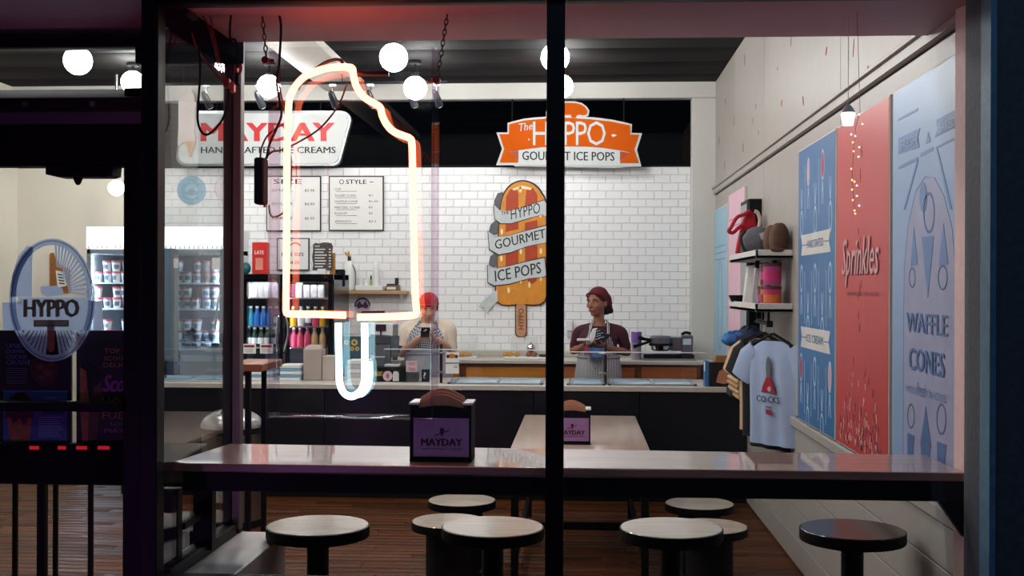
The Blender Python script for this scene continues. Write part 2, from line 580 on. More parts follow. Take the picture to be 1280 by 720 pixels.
full.sort(key=lambda t: (t[0]*0.5+t[1]*0.5-0.1)**2 + (t[3]-1.9)**2)
near = set(full[:290])
TILEMESH = []
for q in range(6):
    g = G(); g.add(*tile_verts(-TW/2+.0015, TW/2-.0015, -THT/2+.0015, THT/2-.0015))
    TILEMESH.append(g.mesh('tile', TILE, V((0, 0, 0)), False))
for t in near:
    o = bpy.data.objects.new('tile', random.choice(TILEMESH)); COL.objects.link(o)
    o.parent = wall_b; o.location = ((t[0]+t[1])/2, 0, (t[2]+t[3])/2)
g = G()
for t in tiles:
    if t not in near: g.add(*tile_verts(*t))
obj('tile_field', g, TILE, wall_b, kind='stuff', smooth=False)
g = G(); g.cbox((XL, YB-0.01, ztile), (xj, YB+0.1, ztile+0.02), 0.003)
shell('trim_7', g, MATTE)
# dark storeroom behind the partition
DK = mat('dark_brown_wall', (70, 58, 42), 0.8, vary=0.1)
g = G(); g.box((XR, YB, 0), (XR+0.12, YEND, ZC+0.1)); shell('wall_storeroom', g, DK)
g = G(); g.box((XL, YEND, 0), (XR+0.12, YEND+0.1, ZC+0.1)); shell('wall_rear', g, mat('dark_rear_wall', (20, 18, 18), 0.8))
# left wall and the front wall left of the door
g = G(); g.box((XL-0.12, 4.5, 0), (XL, YEND, ZC+0.1)); shell('wall_left', g, CREAM)
g = G(); g.box((XL, YB-0.012, 0), (XTL, YB-0.001, ztile)); shell('wall_plaster', g, CREAM)
g = G(); g.box((XL-0.12, 4.42, 0), (-2.76, 4.56, ZC+0.1)); g.box((-3.2, 2.6, 0), (-2.9, 4.42, 3.0)); shell('wall_front', g, MATTE)
g = G(); g.box((-3.2, 4.46, 2.79), (XS, 4.56, ZC+0.1)); g.box((XS, 4.39, ZSOF), (XS-0.05, 4.56, ZC+0.1))
# ---- exterior pier right of the window
NAVY = mat('navy_stucco', (72, 76, 82), 0.75, vary=0.15, scale=40, bump=0.3)
xa, xb, xc = PY(1225, 300, 3.62).x, PY(1239, 300, 3.45).x, PY(1226, 300, 3.55).x
g = G(); g.prism([(xa, 3.76, -0.1), (xc, 3.55, -0.1), (xb, 3.45, -0.1), (3.2, 3.45, -0.1), (3.2, 3.76, -0.1)], (0, 0, 4.2))
shell('wall_outside', g, NAVY)
g = G(); xq = PY(1240, 300, 3.44).x
g.prism([(xc-0.002, 3.548, 0), (xb-0.004, 3.447, 0), (xb+0.012, 3.442, 0), (xc+0.012, 3.56, 0)], (0, 0, 3.6))
shell('trim_9', g, mat('lit_teal_edge', (84, 128, 146), 0.6, vary=0.15, scale=30))  # the chamfer's bluish street light is put into this strip's colour
# ---- the shop window (window_1)
def vbar(g, u0, u1, Y, z0, z1, d):
    g.cbox((PY(u0, 360, Y).x, Y, z0), (PY(u1, 360, Y).x, Y+d, z1), 0.003)
g = G(); vbar(g, 175, 196.5, YW-0.03, 0, 2.8, 0.07)
win = shell('window_1', g, BLACK)
g = G(); vbar(g, 682.3, 705, YW-0.03, 0.6, ZSOF, 0.07); obj('mullion', g, BLACK, win)
g = G(); vbar(g, 1218.5, 1226, YW-0.03, 0, ZSOF, 0.07); obj('stile', g, BLACK, win)
g = G(); g.cbox((XS, YW-0.03, 0.66), (XR, YW+0.05, 0.735), 0.004); obj('sill', g, BLACK, win)
g = G(); g.cbox((XS, YW-0.03, 2.64), (XR, YW+0.05, 2.8), 0.004); obj('head', g, BLACK, win)
for a, b in ((196.5, 682.3), (705, 1218.5)):
    g = G(); g.box((PY(a, 360, YW).x, YW, 0.735), (PY(b, 360, YW).x, YW+0.008, 2.64)); obj('pane', g, GLASS, win)
g = G(); g.box((XS-0.06, YW-0.06, 0), (XR, YW+0.06, 0.66)); shell('wall_sill', g, MATTE)
g = G(); g.box((XS-0.06, 3.6, 2.8), (XR+0.1, 3.8, ZC+0.1)); shell('wall_lintel', g, MATTE)
# ---- glass return beside the door (window_2)
ALU = mat('grey_aluminium', (120, 114, 112), 0.45, 0.6)
x2a, x2b, x2c = PY(280, 360, YD+0.03).x, PY(291, 360, YD+0.03).x, PY(303, 360, YD+0.05).x
g = G(); g.cbox((x2a, YD+0.01, 0), (x2b, YD+0.08, ZSOF+0.08), 0.003)
w2 = shell('window_2', g, BLACK)
g = G(); g.cbox((x2b, YD+0.02, 0.72), (x2c, YD+0.07, ZSOF+0.08), 0.003); obj('inner_post', g, ALU, w2)
g = G(); g.cbox((x2b, YD+0.02, 0), (x2c, YD+0.07, 0.72), 0.003); obj('post_foot', g, BLACK, w2)
g = G(); g.cbox((XS-0.03, YW+0.05, 0.70), (XS+0.03, YD+0.02, 0.745), 0.003); obj('bottom_rail', g, BLACK, w2)
g = G(); g.cbox((XS-0.03, YW+0.05, 2.60), (XS+0.05, YD+0.02, ZSOF+0.08), 0.003); obj('top_rail', g, DEADBLACK, w2)
g = G(); g.box((XS-0.004, YW+0.05, 0.745), (XS+0.004, YD, 2.60)); obj('pane', g, SIDEGLASS, w2)
g = G(); g.box((XS-0.03, YW+0.05, 0), (XS+0.03, YD+0.02, 0.70)); shell('wall_return', g, MATTE)
g = G(); g.cbox((XS+0.03, YW+0.06, 0), (-1.19, 4.56, 0.705), 0.004)
shell('trim_10', g, mat('pale_ledge', (212, 204, 200), 0.35, vary=0.06))
# sidelight between the return and the door (window_3)
g = G(); g.box((PY(184, 360, YD).x, YD, 0.72), (PY(280, 360, YD).x, YD+0.008, 2.60))
w3 = shell('window_3', g, GLASS)
g = G(); g.cbox((PY(170, 360, YD).x, YD-0.02, 0.6), (PY(280, 360, YD).x, YD+0.04, 0.72), 0.003); obj('bottom_rail', g, BLACK, w3)
g = G(); g.cbox((PY(170, 360, YD).x, YD-0.02, 2.60), (PY(280, 360, YD).x, YD+0.04, 2.74), 0.003); obj('top_rail', g, BLACK, w3)
g = G(); g.box((PY(184, 360, YD).x, YD-0.02, 0), (PY(280, 360, YD).x, YD+0.03, 0.6)); obj('bulkhead', g, BLACK, w3)
# transom over the door (window_4)
def py(v, Y): return PY(90, v, Y).z
xd0, xd1 = PY(-150, 360, YD).x, PY(163, 360, YD).x
xt1 = PY(183, 360, YD).x
g = G(); g.cbox((xd0, YD-0.03, py(60.5, YD)), (xt1, YD+0.05, 2.75), 0.004)
w4 = shell('window_4', g, BLACK)
g = G(); g.box((xd0, YD, py(113, YD)), (xt1, YD+0.008, py(60, YD))); obj('pane', g, GLASS, w4)
# ---- the door
VIO = mat('dark_grey_metal', (30, 28, 34), 0.8)
g = G(); g.cbox((xt1-0.08, YD-0.04, 0), (xt1, YD+0.06, py(112, YD)), 0.004)
door = shell('door_1', g, BLACK)
g = G(); g.cbox((xd0, YD-0.06, py(139, YD-.06)), (xt1, YD+0.05, py(122, YD-.06)), 0.003); g.prism([(xd0, YD-.06, py(122, YD-.06)), (xd0, YD+.05, py(122, YD-.06)), (xd0, YD+.05, py(112, YD+.05))], (xt1-xd0, 0, 0))
obj('head_beam', g, VIO, door)
for u in (31.5, 115.5):
    g = G(); g.lathe((PY(u, 130, YD-.063).x, YD-.06, PY(u, 130, YD-.063).z), [(0.012, -0.006), (0.012, 0.0)], 10, 'Y'); obj('bolt', g, STEEL, door)
g = G(); g.cbox((xd0, YD-0.045, py(155.5, YD-.045)), (xt1, YD+0.04, py(139, YD-.045)), 0.003); obj('kick_strip', g, mat('violet_lit_strip', (96, 90, 112), 0.5), door)  # violet street light is put into this strip's grey
g = G(); g.cbox((xd0, YD-0.05, py(207, YD-.05)), (xt1, YD+0.04, py(155.5, YD-.05)), 0.003); obj('top_rail', g, MATTE, door)
xs0 = PY(161, 360, YD).x
g = G(); g.cbox((xs0, YD-0.02, 0.02), (xt1-0.08, YD+0.03, py(207, YD)), 0.003); obj('stile', g, BLACK, door)
g = G(); g.cbox((xd0, YD-0.02, 0.02), (xd0+0.06, YD+0.03, py(207, YD)), 0.003); obj('stile', g, BLACK, door)
g = G(); g.cbox((xd0, YD-0.02, py(605, YD)), (xs0, YD+0.03, py(554, YD)), 0.003); obj('middle_rail', g, MATTE, door)
g = G(); g.cbox((xd0, YD-0.02, 0.02), (xs0, YD+0.03, 0.14), 0.003); obj('bottom_rail', g, MATTE, door)
g = G(); g.box((xd0+.06, YD, py(554, YD)), (xs0, YD+0.008, py(207, YD))); obj('pane', g, GLASS, door)
g = G(); g.box((xd0+.06, YD, 0.14), (xs0, YD+0.008, py(605, YD))); obj('pane', g, GLASS, door)
g = G(); g.cbox((xd0+.03, YD-0.075, py(514.5, YD-.07)), (xs0, YD-0.03, py(502, YD-.07)), 0.006); ph = obj('push_bar', g, BLACK, door)
for u in (-120, 157):
    g = G(); x = PY(u, 360, YD).x; g.cbox((x-.015, YD-.035, py(513, YD-.05)), (x+.015, YD-.0, py(503, YD-.05)), .003); obj('bracket', g, BLACK, ph)
GLINT = glow('red_glint', (1.0, 0.02, 0.03), 0.35)  # glowing dashes added for red reflections along the door rail
for a, b in ((36.5, 49), (72, 82.5), (95, 109), (122, 137), (156, 163)):
    g = G(); g.cbox(PY(a, 562, YD-.023), PY(b, 557.5, YD-.0195), .001); obj('reflected_dash', g, GLINT, door)
g = G(); g.prism([PY(57,207,YD-.06),PY(141,207,YD-.06),PY(140,219,YD-.06),PY(132,221,YD-.06),PY(70,221,YD-.06),PY(57,218,YD-.06)], (0,.09,0)); dc = obj('closer_body', g, MATTE, door)
g = G(); c = PY(97.5, 221, YD-.03); g.lathe((c.x, c.y, c.z-0.025), [(0.006,-.008),(0.012,0.0),(0.018,0.015),(0.018,0.03)], 12); obj('closer_pivot', g, MATTE, dc)
# ================================================================== WINDOW BAR, TABLE, STOOLS
DWOOD = mat('varnished_walnut', (150, 108, 92), 0.34, vary=0.22, scale=2.5, stretch=(0.5, 10, 10), ior=1.75, coat=1.0)
LWOOD = mat('pale_ash_top', (196, 182, 164), 0.16, vary=0.16, scale=2.0, stretch=(2, 14, 2), ior=1.75, coat=0.3)
bar = thing('window_bar', 'long dark-topped window bar with black apron behind the shop window', 'counter', (0, 4.06, 0))
ZB = 1.09
g = G(); x0 = -1.385
g.prism([(x0+.03, 3.86, ZB-.03), (x0, 3.875, ZB-.03), (x0-.03, 3.90, ZB-.03), (-1.36, 4.36, ZB-.03), (1.275, 4.28, ZB-.03), (1.28, 3.98, ZB-.03), (1.305, 3.87, ZB-.03)], (0, 0, .03))
obj('bar_top', g, DWOOD, bar, bevel=.004)
g = G(); g.cbox((x0+.01, 3.875, ZB-.098), (1.295, 3.90, ZB-.031), .003); obj('apron', g, BLACK, bar)
g = G(); g.cbox((x0+.01, 4.22, ZB-.098), (1.27, 4.245, ZB-.031), .003); obj('apron', g, BLACK, bar)
for xa, ya in ((PY(196,600,3.9).x, 3.9), (PY(246, 600, 4.2).x, 4.15)):
    g = G(); g.cbox((xa+.002, ya, 0.72), (xa+.075, ya+.05, ZB-.098), .003); obj('leg', g, BLACK, bar)
g = G(); g.cbox((PY(200,600,3.95).x, 3.95, .84), (PY(225,600,3.95).x+.02, 4.15, .865), .003); obj('stretcher', g, BLACK, bar)
g = G(); g.prism([(1.285, 3.885, ZB-.098), (1.20, 3.885, ZB-.098), (1.285, 3.885, ZB-.22)], (0, .04, 0)); obj('bracket', g, BLACK, bar)

# tall pedestal stools
def stool(loc, label, h, top, top_m, group, drum=None):
    r = thing('bar_stool' if h > .6 else 'low_stool', label, 'stool', (0, 0, 0), group)
    t = .034
    g = G(); g.lathe((0,0,0), [(.198, h-.006), (.2, h-.004), (.197, h), ], 40); obj('seat_top', g, top_m, r)
    g = G(); g.lathe((0,0,0), [(.185, h-.05), (.2, h-.046), (.203, h-.042), (.203, h-.003), (.198, h-.003)], 40); obj('seat_rim', g, MATTE, r)
    if drum:
        g = G(); g.lathe((0,0,0), [(drum, .02), (drum, h-.05)], 28); obj('pedestal', g, MATTE, r)
        g = G(); g.lathe((0,0,0), [(drum+.03, 0), (drum+.03, .015), (drum, .025)], 28); obj('base_plate', g, BLACK, r)
    else:
        g = G(); g.lathe((0,0,0), [(.085, h-.075), (.1, h-.05), (.04, h-.05)][::1], 24); obj('mounting_plate', g, BLACK, r)
        g = G(); g.lathe((0,0,0), [(.043, .03), (.043, h-.055)], 20); obj('column', g, BLACK, r)
        g = G(); g.lathe((0,0,0), [(.22, 0), (.22, .012), (.12, .03), (.043, .045)], 32); obj('base_plate', g, BLACK, r)
    r.location = loc
    return r
stp = [(397.5, 656), (616, 657.5), (839, 659), (1065.5, 661)]
lab = ['leftmost tall round stool at the window bar, pale seat with curly grain',
       'tall round stool just left of the window mullion with streaked pale seat',
       'tall round stool just right of the window mullion overlapping a lower stool',
       'tall round stool at the right end of the window bar with dark red sheen']
dr = mat('red_sheen_seat', (50, 30, 28), 0.2, vary=0.2, scale=2.0, stretch=(2, 14, 2), ior=1.6)  # dim red poster reflection is put into this seat's colour
for k, (u, v) in enumerate(stp):
    p = PZ(u, v, .76); p.z = 0
    stool(p, lab[k], .76, None, dr if k == 3 else LWOOD, 'tall stools along the window bar')
low = [(577.5, 624.5, 'low round stool at the far left side of the dining table'), (561, 650.5, 'low round stool at the near left side of the dining table'),
       (874.5, 628.5, 'low round stool at the far right side of the dining table'), (887, 657, 'low round stool at the near right side of the dining table')]
for u, v, l in low:
    p = PZ(u, v, .43); p.z = 0
    stool(p, l, .43, None, LWOOD, 'low stools around the dining table', .125)
# dining table reaching from the bar towards the counter
tb = thing('dining_table', 'narrow wooden dining table with black metal frame behind the window bar', 'table', (0, 7.5, 0))
g = G(); g.cbox((-.41, 6.55, .715), (.415, 8.52, .75), .005); obj('tabletop', g, mat('table_wood', (174, 150, 136), 0.3, vary=0.14, scale=2, stretch=(10, .5, 10), ior=1.6), tb)
g = G(); g.cbox((-.38, 6.6, .66), (.385, 6.63, .715)); g.cbox((-.38, 8.44, .66), (.385, 8.47, .715)); g.cbox((-.38, 6.6, .66), (-.35, 8.47, .715)); g.cbox((.355, 6.6, .66), (.385, 8.47, .715)); obj('apron', g, BLACK, tb)
for x in (-.375, .38):
    for y in (6.62, 8.45):
        g = G(); g.cbox((x-.022, y-.022, 0), (x+.022, y+.022, .66), .003); obj('leg', g, BLACK, tb)
g = G(); g.cbox((-.375, 7.54, .1), (.38, 7.58, .15), .003); g.cbox((-.39, 6.62, .1), (-.36, 8.45, .15), .003); g.cbox((.365, 6.62, .1), (.395, 8.45, .15), .003); obj('foot_rail', g, BLACK, tb)

# napkin dispensers
KRAFT = mat('brown_napkin', (196, 138, 108), 0.8, vary=0.12, scale=20)
CARD = mat('lilac_card', (170, 128, 178), 0.6, vary=0.08, scale=30)
MAROON = mat('maroon_ink', (80, 20, 44), 0.6)
def dispenser(Y, x0, x1, ybot, ytop, label, ncard):
    O = PY((x0+x1)/2, ybot, Y); W = abs(PY(x1, ybot, Y).x-PY(x0, ybot, Y).x); H = PY(x0, ytop, Y).z-PY(x0, ybot, Y).z
    r = thing('napkin_dispenser', label, 'napkin holder', (O.x, Y, O.z), 'black napkin dispensers')
    X, Z = O.x, O.z; D = W*.62
    g = G(); g.cbox((X-W/2, Y, Z), (X+W/2, Y+D, Z+.012), .002); obj('base', g, MATTE, r)
    for s in (-1, 1):
        g = G(); g.prism([(X+s*W*.5, Y, Z), (X+s*W*.5, Y, Z+H*.97), (X+s*W*.5, Y+D*.5, Z+H), (X+s*W*.5, Y+D, Z+H*.97), (X+s*W*.5, Y+D, Z)], (-s*.006, 0, 0)); sp = obj('side_panel', g, MATTE, r)
        g = G(); g.cbox((X+s*W*.5-s*.03, Y-.001, Z+H*.96), (X+s*W*.5+s*.003, Y+D, Z+H*1.0), .001); obj('cap', g, PLASTICW, sp)
    n = 8
    pts = [(X-W*.485, Y+.008, Z), (X-W*.485, Y+.008, Z+H*.9)]
    pts += [(X-W*.485+W*.97*i/n, Y+.008, Z+H*(.88+.07*math.sin(math.pi*i/n))) for i in range(n+1)]
    pts += [(X+W*.485, Y+.008, Z)]
    g = G(); g.prism(pts, (0, .006, 0)); obj('front_panel', g, MATTE, r)
    g = G(); g.cbox((X-W*.485, Y+D-.012, Z), (X+W*.485, Y+D-.004, Z+H*.9), .002); obj('back_panel', g, MATTE, r)
    for k in range(6):      # fan of folded napkins
        h = H*(1.24-.05*abs(k-2)); tilt = (k-2.5)*.006
        pts = [(X-W*.38+tilt*2, Y+.03+k*D*.11, Z+H*.5), (X-W*.4, Y+.03+k*D*.11, Z+h*.93)] if k % 2 else [(X-W*.36, Y+.03+k*D*.11, Z+H*.5), (X-W*.37, Y+.03+k*D*.11, Z+h*.8)]
        m_ = 8
        top = [(X-W*.36+W*.72*i/m_, Y+.03+k*D*.11, Z+h*(.86+.12*math.sin(math.pi*i/m_))) for i in range(m_+1)]
        g = G(); g.prism([pts[0]]+top+[(X+W*.38, Y+.03+k*D*.11, Z+h*.78), (X+W*.37, Y+.03+k*D*.11, Z+H*.5)], (0, D*.07, 0)); obj('napkin', g, KRAFT, r)
    g = G(); g.cbox((X-W*.44, Y-.001, Z+H*.10), (X+W*.46, Y+.003, Z+H*.74), .001); card = obj('card', g, CARD, r, label='lilac card with maroon lettering')
    yc = Y-.0012
    text('MAYDAY', (X-W*.31, yc, Z+H*.285), (W*.66, 0, 0), (0, 0, H*.12), (0, -1, 0), MAROON, card, bold=.075)
    text('HANDCRAFTED ICE CREAMS', (X-W*.31, yc, Z+H*.22), (W*.66, 0, 0), (0, 0, H*.03), (0, -1, 0), MAROON, card)
    g = G(); cx, cz = X+W*.02, Z+H*.49
    g.prism([(cx-W*.03, yc, cz+H*.03), (cx+W*.04, yc, cz+H*.03), (cx+W*.005, yc, cz-H*.06)], (0, -.0015, 0))
    g.prism([(cx-W*.13, yc, cz-H*.05), (cx-W*.12, yc, cz-H*.03), (cx+W*.14, yc, cz+H*.07), (cx+W*.13, yc, cz+H*.05)], (0, -.001, 0))
    g.prism([(cx+W*.04*math.cos(a)+W*.005, yc, cz+H*.06+H*.035*math.sin(a)) for a in [i*.6283 for i in range(10)]], (0, -.0015, 0)); obj('emblem', g, MAROON, card)
    return r
dispenser(3.96, 512, 589, 578.5, 503.5, 'large black napkin dispenser with lilac card standing on the window bar', 1)
p = PZ(715, 556, .75)
dispenser(p.y, 690, 738, 556, 511, 'small napkin dispenser standing on the dining table beside the mullion', 2)
# ================================================================== HANGING NEON SIGN
YN = 3.97
sign = thing('neon_sign', 'red and white neon ice pop outline in a clear hanging acrylic case', 'neon sign', PY(438, 530, YN))
ACB = pane('acrylic_edge', 0.12, (0.93, 0.86, 0.92), 0.08)
a, b = PY(336, 521, YN+.065), PY(541, 58, YN+.065)
g = G(); g.box((a.x, YN+.065, a.z), (b.x, YN+.071, b.z)); obj('back_sheet', g, ACRYLIC, sign)
a, b = PY(334, 523, YN-.05), PY(544, 58, YN-.05)
xl, xr, zb_, zt_ = a.x, b.x, a.z, b.z
for x in (xl, xr-.012):
    g = G(); g.cbox((x, YN-.05, zb_), (x+.012, YN+.071, zt_), .001); obj('side_sheet', g, ACB, sign)
g = G(); g.cbox((xl, YN-.05, zb_), (xr, YN+.071, zb_+.006), .001); obj('bottom_sheet', g, ACB, sign)
NR = glow('neon_red', (1.0, 0.17, 0.072), NEON)
NB = glow('neon_white_blue', (0.45, 0.86, 1.0), 9.0)
outer = [(432,394),(400,393),(366,392.5),(358.5,391),(357.5,384),(358,330),(358.5,255),(359,180),(361,130),(363.5,119),(370,107),(378,98),(387,92.5),(403,86.5),(421,84),(435,84),(440.5,86),(442,95),(446,109),(456,122),(470,130.5),(475.5,135),(478,145),(484,156.5),(493,165),(506,170.3),(512,173),(515,181),(516,230),(517.5,300),(519,365),(520.5,386),(519.5,392),(514,394.5),(480,396),(447,396.5)]
g = G(); g.tube(spline([PY(u, v, YN) for u, v in outer], 4), .0122, 10)
obj('red_tube', g, NR, sign, label='glowing red tube bent into the outline of a bitten ice pop')
stick = [(423,404),(423.5,440),(424,470),(425.5,482),(430,491),(438,495.5),(446,493),(453,485),(456,472),(456,440),(455.5,404)]
g = G(); g.tube(spline([PY(u, v, YN) for u, v in stick], 4), .0122, 10)
obj('white_tube', g, NB, sign, label='glowing blue-white tube bent into the stick of the ice pop')
g = G(); g.tube(spline([PY(u, v, YN+.03) for u, v in ((463.5,452),(464,468),(462,482),(454,493),(447,495))], 4), .006, 8)
obj('white_tube', g, NB, sign)
BLK = mat('black_tube_paint', (28, 14, 14), 0.4)
g = G(); g.tube([PY(446, 92, YN+.03), PY(486, 92, YN+.03)], .011, 10); obj('electrode_cover', g, BLK, sign)
g = G(); g.tube([PY(452, 391, YN+.05), PY(481, 391, YN+.05)], .008, 10); obj('electrode_cover', g, BLK, sign)
g = G(); g.tube(spline([PY(*p, YN+.04) for p in ((372,112),(380,98),(392,88),(405,79),(418,74.5),(427,76),(428,82))], 4), .006, 8); obj('electrode_cover', g, BLK, sign)
for u, v in ((370,200),(359,300),(517,250),(520,350),(400,393),(480,396),(424,450)):
    g = G(); p = PY(u if u != 370 else 360, v, YN); g.tube([p, p+V((0,.065,0))], .004, 8); obj('standoff', g, ACB, sign)
CAB = mat('red_lit_cable', (70, 26, 26), 0.5)
for pts in (((434,104),(424,130),(408,152),(394,165),(376,176),(354,187),(340,190),(331,199)),
            ((347,90),(350,112),(356,140),(357,152),(346,160),(334,170),(327,185),(325,199)),
            ((362,186),(364,210),(362,240),(357,262),(345,271),(338,268),(336,256))):
    g = G(); g.tube(spline([PY(u, v, YN+.03) for u, v in pts], 6), .0034, 8); obj('cable', g, CAB, sign)
# chains from the soffit
CH = mat('rusty_red_chain', (96, 40, 44), 0.45, 0.6)
def chain(p, q, name='chain'):
    d = q-p; n = max(3, int(d.length/.0185)); t = d.normalized()
    g = G(); u = t.cross(V((0, 1, 0))).normalized(); w_ = t.cross(u)
    for k in range(n):
        c = p + d*((k+.5)/n); e = u if k % 2 else w_
        pts = []
        for i in range(12):
            a = 2*math.pi*i/12
            pts.append(c + t*math.cos(a)*.0125 + e*math.sin(a)*.0062)
        g.tube(pts+[pts[0]], .0021, 5)
    return obj(name, g, CH, sign)
q = PY(333, 72, YN); p = PY(326, 0, YN); dd = (p-q); chain(q, q+dd*((ZSOF-q.z)/dd.z))
q = PY(546, 103, YN); p = PY(562, 0, YN); dd = (p-q); chain(q, q+dd*((ZSOF-q.z)/dd.z))
for u, v in ((546, 101), (333, 76)):
    g = G(); c = PY(u, v, YN); g.lathe((c.x, c.y-.02, c.z), [(.013, 0), (.013, .03)], 12, 'Y'); g.cyl(c+V((-.03 if u > 400 else .03, 0, 0)), c, .006); obj('chain_bolt', g, mat('red_bolt', (150, 40, 36), 0.4, 0.5), sign)
# power supply box hung beside it
ps = thing('power_supply', 'black transformer box hanging on its cord left of the neon sign', 'power supply', PY(326, 256, YN-.02))
g = G(); g.cbox(PY(317, 255, YN-.045), PY(335.5, 199, YN+.02), .005); obj('case', g, MATTE, ps)
g = G(); g.tube(spline([PY(u, v, YN) for u, v in ((333,199),(337,180),(346,160),(352,140),(346,105),(349,78),(351,30),(344,8),(336,-14))], 6), .0045, 8); obj('cord', g, MATTE, ps)
g = G(); g.tube([PY(331, 255, YN), PY(331, 259, YN)], .005, 8); obj('plug', g, RED, ps)
# controller and loose wires in the corner above the door
cb = thing('control_box', 'black control box with green light and dangling cords in the window corner', 'control box', PY(216, 18, 3.86))
g = G(); g.cbox(PY(198, 19, 3.83), (PY(236, 19, 3.83).x, 3.93, 2.655), .006); obj('case', g, MATTE, cb)
g = G(); c = PY(216.5, 6, 3.828); g.ball(c, .0035, 8, 6); obj('indicator', g, glow('green_led', (0.1, 1, 0.25), 6), cb)
g = G(); g.tube(spline([PY(u, v, 3.95) for u, v in ((231,10),(238,22),(244,40),(249,65),(250,95),(248,125),(247,150),(252,165),(260,168),(271,159),(279,147),(284,132),(285,112))], 5), .0042, 8); obj('cord', g, MATTE, cb)
g = G(); g.tube(spline([PY(u, v, 3.95) for u, v in ((293,-14),(290,12),(287.5,32),(288,48),(294,50),(296.5,62),(297,84))], 5), .0042, 8); obj('cord', g, MATTE, cb)
RW_ = mat('red_wire', (186, 40, 44), 0.4)
rw = thing('red_wires', 'bundle of red neon wires with orange clips by the window corner post', 'wires', PY(283, 112, 3.96))
for pts in (((241,2),(258,28),(266,50),(273,80),(280,104)), ((238,20),(241,45),(250,66),(266,88),(281,106)), ((247,-6),(262,20),(267,45),(274,75),(282,100)), ((296,86),(301,80),(301,90),(292,103))):
    g = G(); g.tube(spline([PY(u, v, 3.96) for u, v in pts], 5), .0032, 6); obj('wire', g, RW_, rw)
g = G(); g.cbox(PY(279, 109, 3.95), PY(289, 99, 3.975), .003); obj('clip', g, RED, rw)
g = G(); g.cbox(PY(287, 115, 3.95), PY(295, 103, 3.975), .003); obj('clip', g, mat('orange_clip', (230, 90, 40), 0.4), rw)
g = G(); g.cbox(PY(292, 90, 3.95), PY(299, 83, 3.975), .003); obj('clip', g, RED, rw)
g = G(); g.cbox(PY(293, 106, 3.95), PY(301, 92, 3.98), .004); obj('clip', g, MATTE, rw)
# ceiling track beneath the soffit: dark strip
# ================================================================== LAMPS
GL = glow('lamp_glass', (0.985, 1.0, 0.985), GLOBE)
n = 0
third = []
lampspec = [(97.5, 76, 8.4, 'first globe lamp of the front row, seen through the transom over the door'),
            (284, 74, 8.4, 'second globe lamp of the front row, half behind the corner post'),
            (492, 72, 8.4, 'third globe lamp of the front row, right of the neon ice pop top'),
            (694, 72, 8.4, 'fourth globe lamp of the front row, behind the window mullion'),
            (166, 103, 10.15, 'first globe lamp of the back row, at the transom corner beside the post'),
            (336, 108, 10.15, 'second globe lamp of the back row, behind the left acrylic edge'),
            (519, 110, 10.15, 'third globe lamp of the back row, inside the neon case at its right'),
            (702, 108, 10.15, 'fourth globe lamp of the back row, behind the window mullion')]
ordn = ['leftmost', 'second', 'third', 'rightmost']
for k, xx in enumerate((-3.75, -2.62, -1.45, -.22)):      # the row over the tables, seen only by its light
    for yy, nm in ((6.6, 'over the tables'), (4.9, 'nearest the window')):
        lampspec.append((V((xx, yy, 3.42)), None, None, '%s globe lamp of the row %s, hidden behind the soffit' % (ordn[k], nm)))
for u, v, Y, l in lampspec:
    c = PY(u, v, Y) if Y else u
    r = thing('globe_lamp', l, 'lamp', (c.x, c.y, ZC), 'globe lamps under the black ceiling')
    g = G(); g.ball(c, .104, 24, 16); obj('globe', g, GL, r)
    g = G(); g.cyl(c+V((0,0,.095)), (c.x, c.y, ZC-.03), .007); g.lathe((c.x, c.y, c.z+.095), [(.035, 0), (.03, .03), (.012, .04)], 14); obj('stem', g, MATTE, r)
    g = G(); g.lathe((c.x, c.y, ZC-.03), [(.05, 0), (.055, .01), (.055, .03)], 18); obj('canopy', g, MATTE, r)
c = PY(145.5, 235, 10.7)  # pendant added where the glass reflects a lamp
r = thing('globe_lamp', 'small globe lamp above the freezer standing in for a reflection in the glass', 'lamp', (c.x, c.y, ZC))
g = G(); g.ball(c, .075, 20, 14); obj('globe', g, glow('reflected_lamp_glow', (1.0, 0.96, 0.9), 18), r)
g = G(); g.cyl(c+V((0,0,.07)), (c.x, c.y, ZC), .016); obj('stem', g, STEEL, r)
# track with sign spotlights
c0 = PY(300, 104.5, 10.4); c1 = PY(560, 104.5, 10.4)
tr = thing('track_rail', 'thin black lighting rail across the room above the white sign', 'track light', ((c0.x+c1.x)/2, 10.4, c0.z))
g = G(); g.cbox((PY(190,104,10.4).x, 10.385, c0.z-.012), (c1.x, 10.415, c0.z+.012), .003); obj('rail', g, MATTE, tr)
for xx in (PY(230,104,10.4).x, -2.2, -1.5):
    g = G(); g.cyl((xx, 10.4, c0.z), (xx, 10.4, ZC), .005); obj('hanger', g, MATTE, tr)
SP = mat('dark_spot_shell', (38, 40, 46), 0.35, 0.3)
for k, (u, nm) in enumerate(((258, 'left of the corner post'), (324, 'beside the left acrylic edge'), (416, 'above the end of the white sign'), (463, 'behind the top of the neon ice pop'), (515, 'below the back globe lamp'), (546, 'beside the right acrylic edge'))):
    t = PY(u, 106, 10.4)
    r = thing('spot_lamp', 'small track spotlight %s' % nm, 'spotlight', (t.x, t.y, c0.z-.012), 'track spotlights')
    g = G(); g.cbox((t.x-.03, 10.38, c0.z-.035), (t.x+.03, 10.42, c0.z-.012), .003); obj('clamp', g, PLASTICW, r)
    g = G(); g.cyl((t.x, 10.4, c0.z-.035), (t.x, 10.4, c0.z-.1), .008); obj('stem', g, CHROME, r)
    g = G(); p = V((t.x-.01, 10.36, c0.z-.1)); q = p+V((.03, .09, -.11)); g.tube([p-(q-p)*.15, p, p+(q-p)*.5, q], [.014, .026, .034, .036], 14); obj('head', g, SP, r)
    g = G(); g.tube([q, q+(q-p)*.03], [.03, .03], 14); obj('lens', g, glow('spot_lens', (1, .96, .9), 4), r)
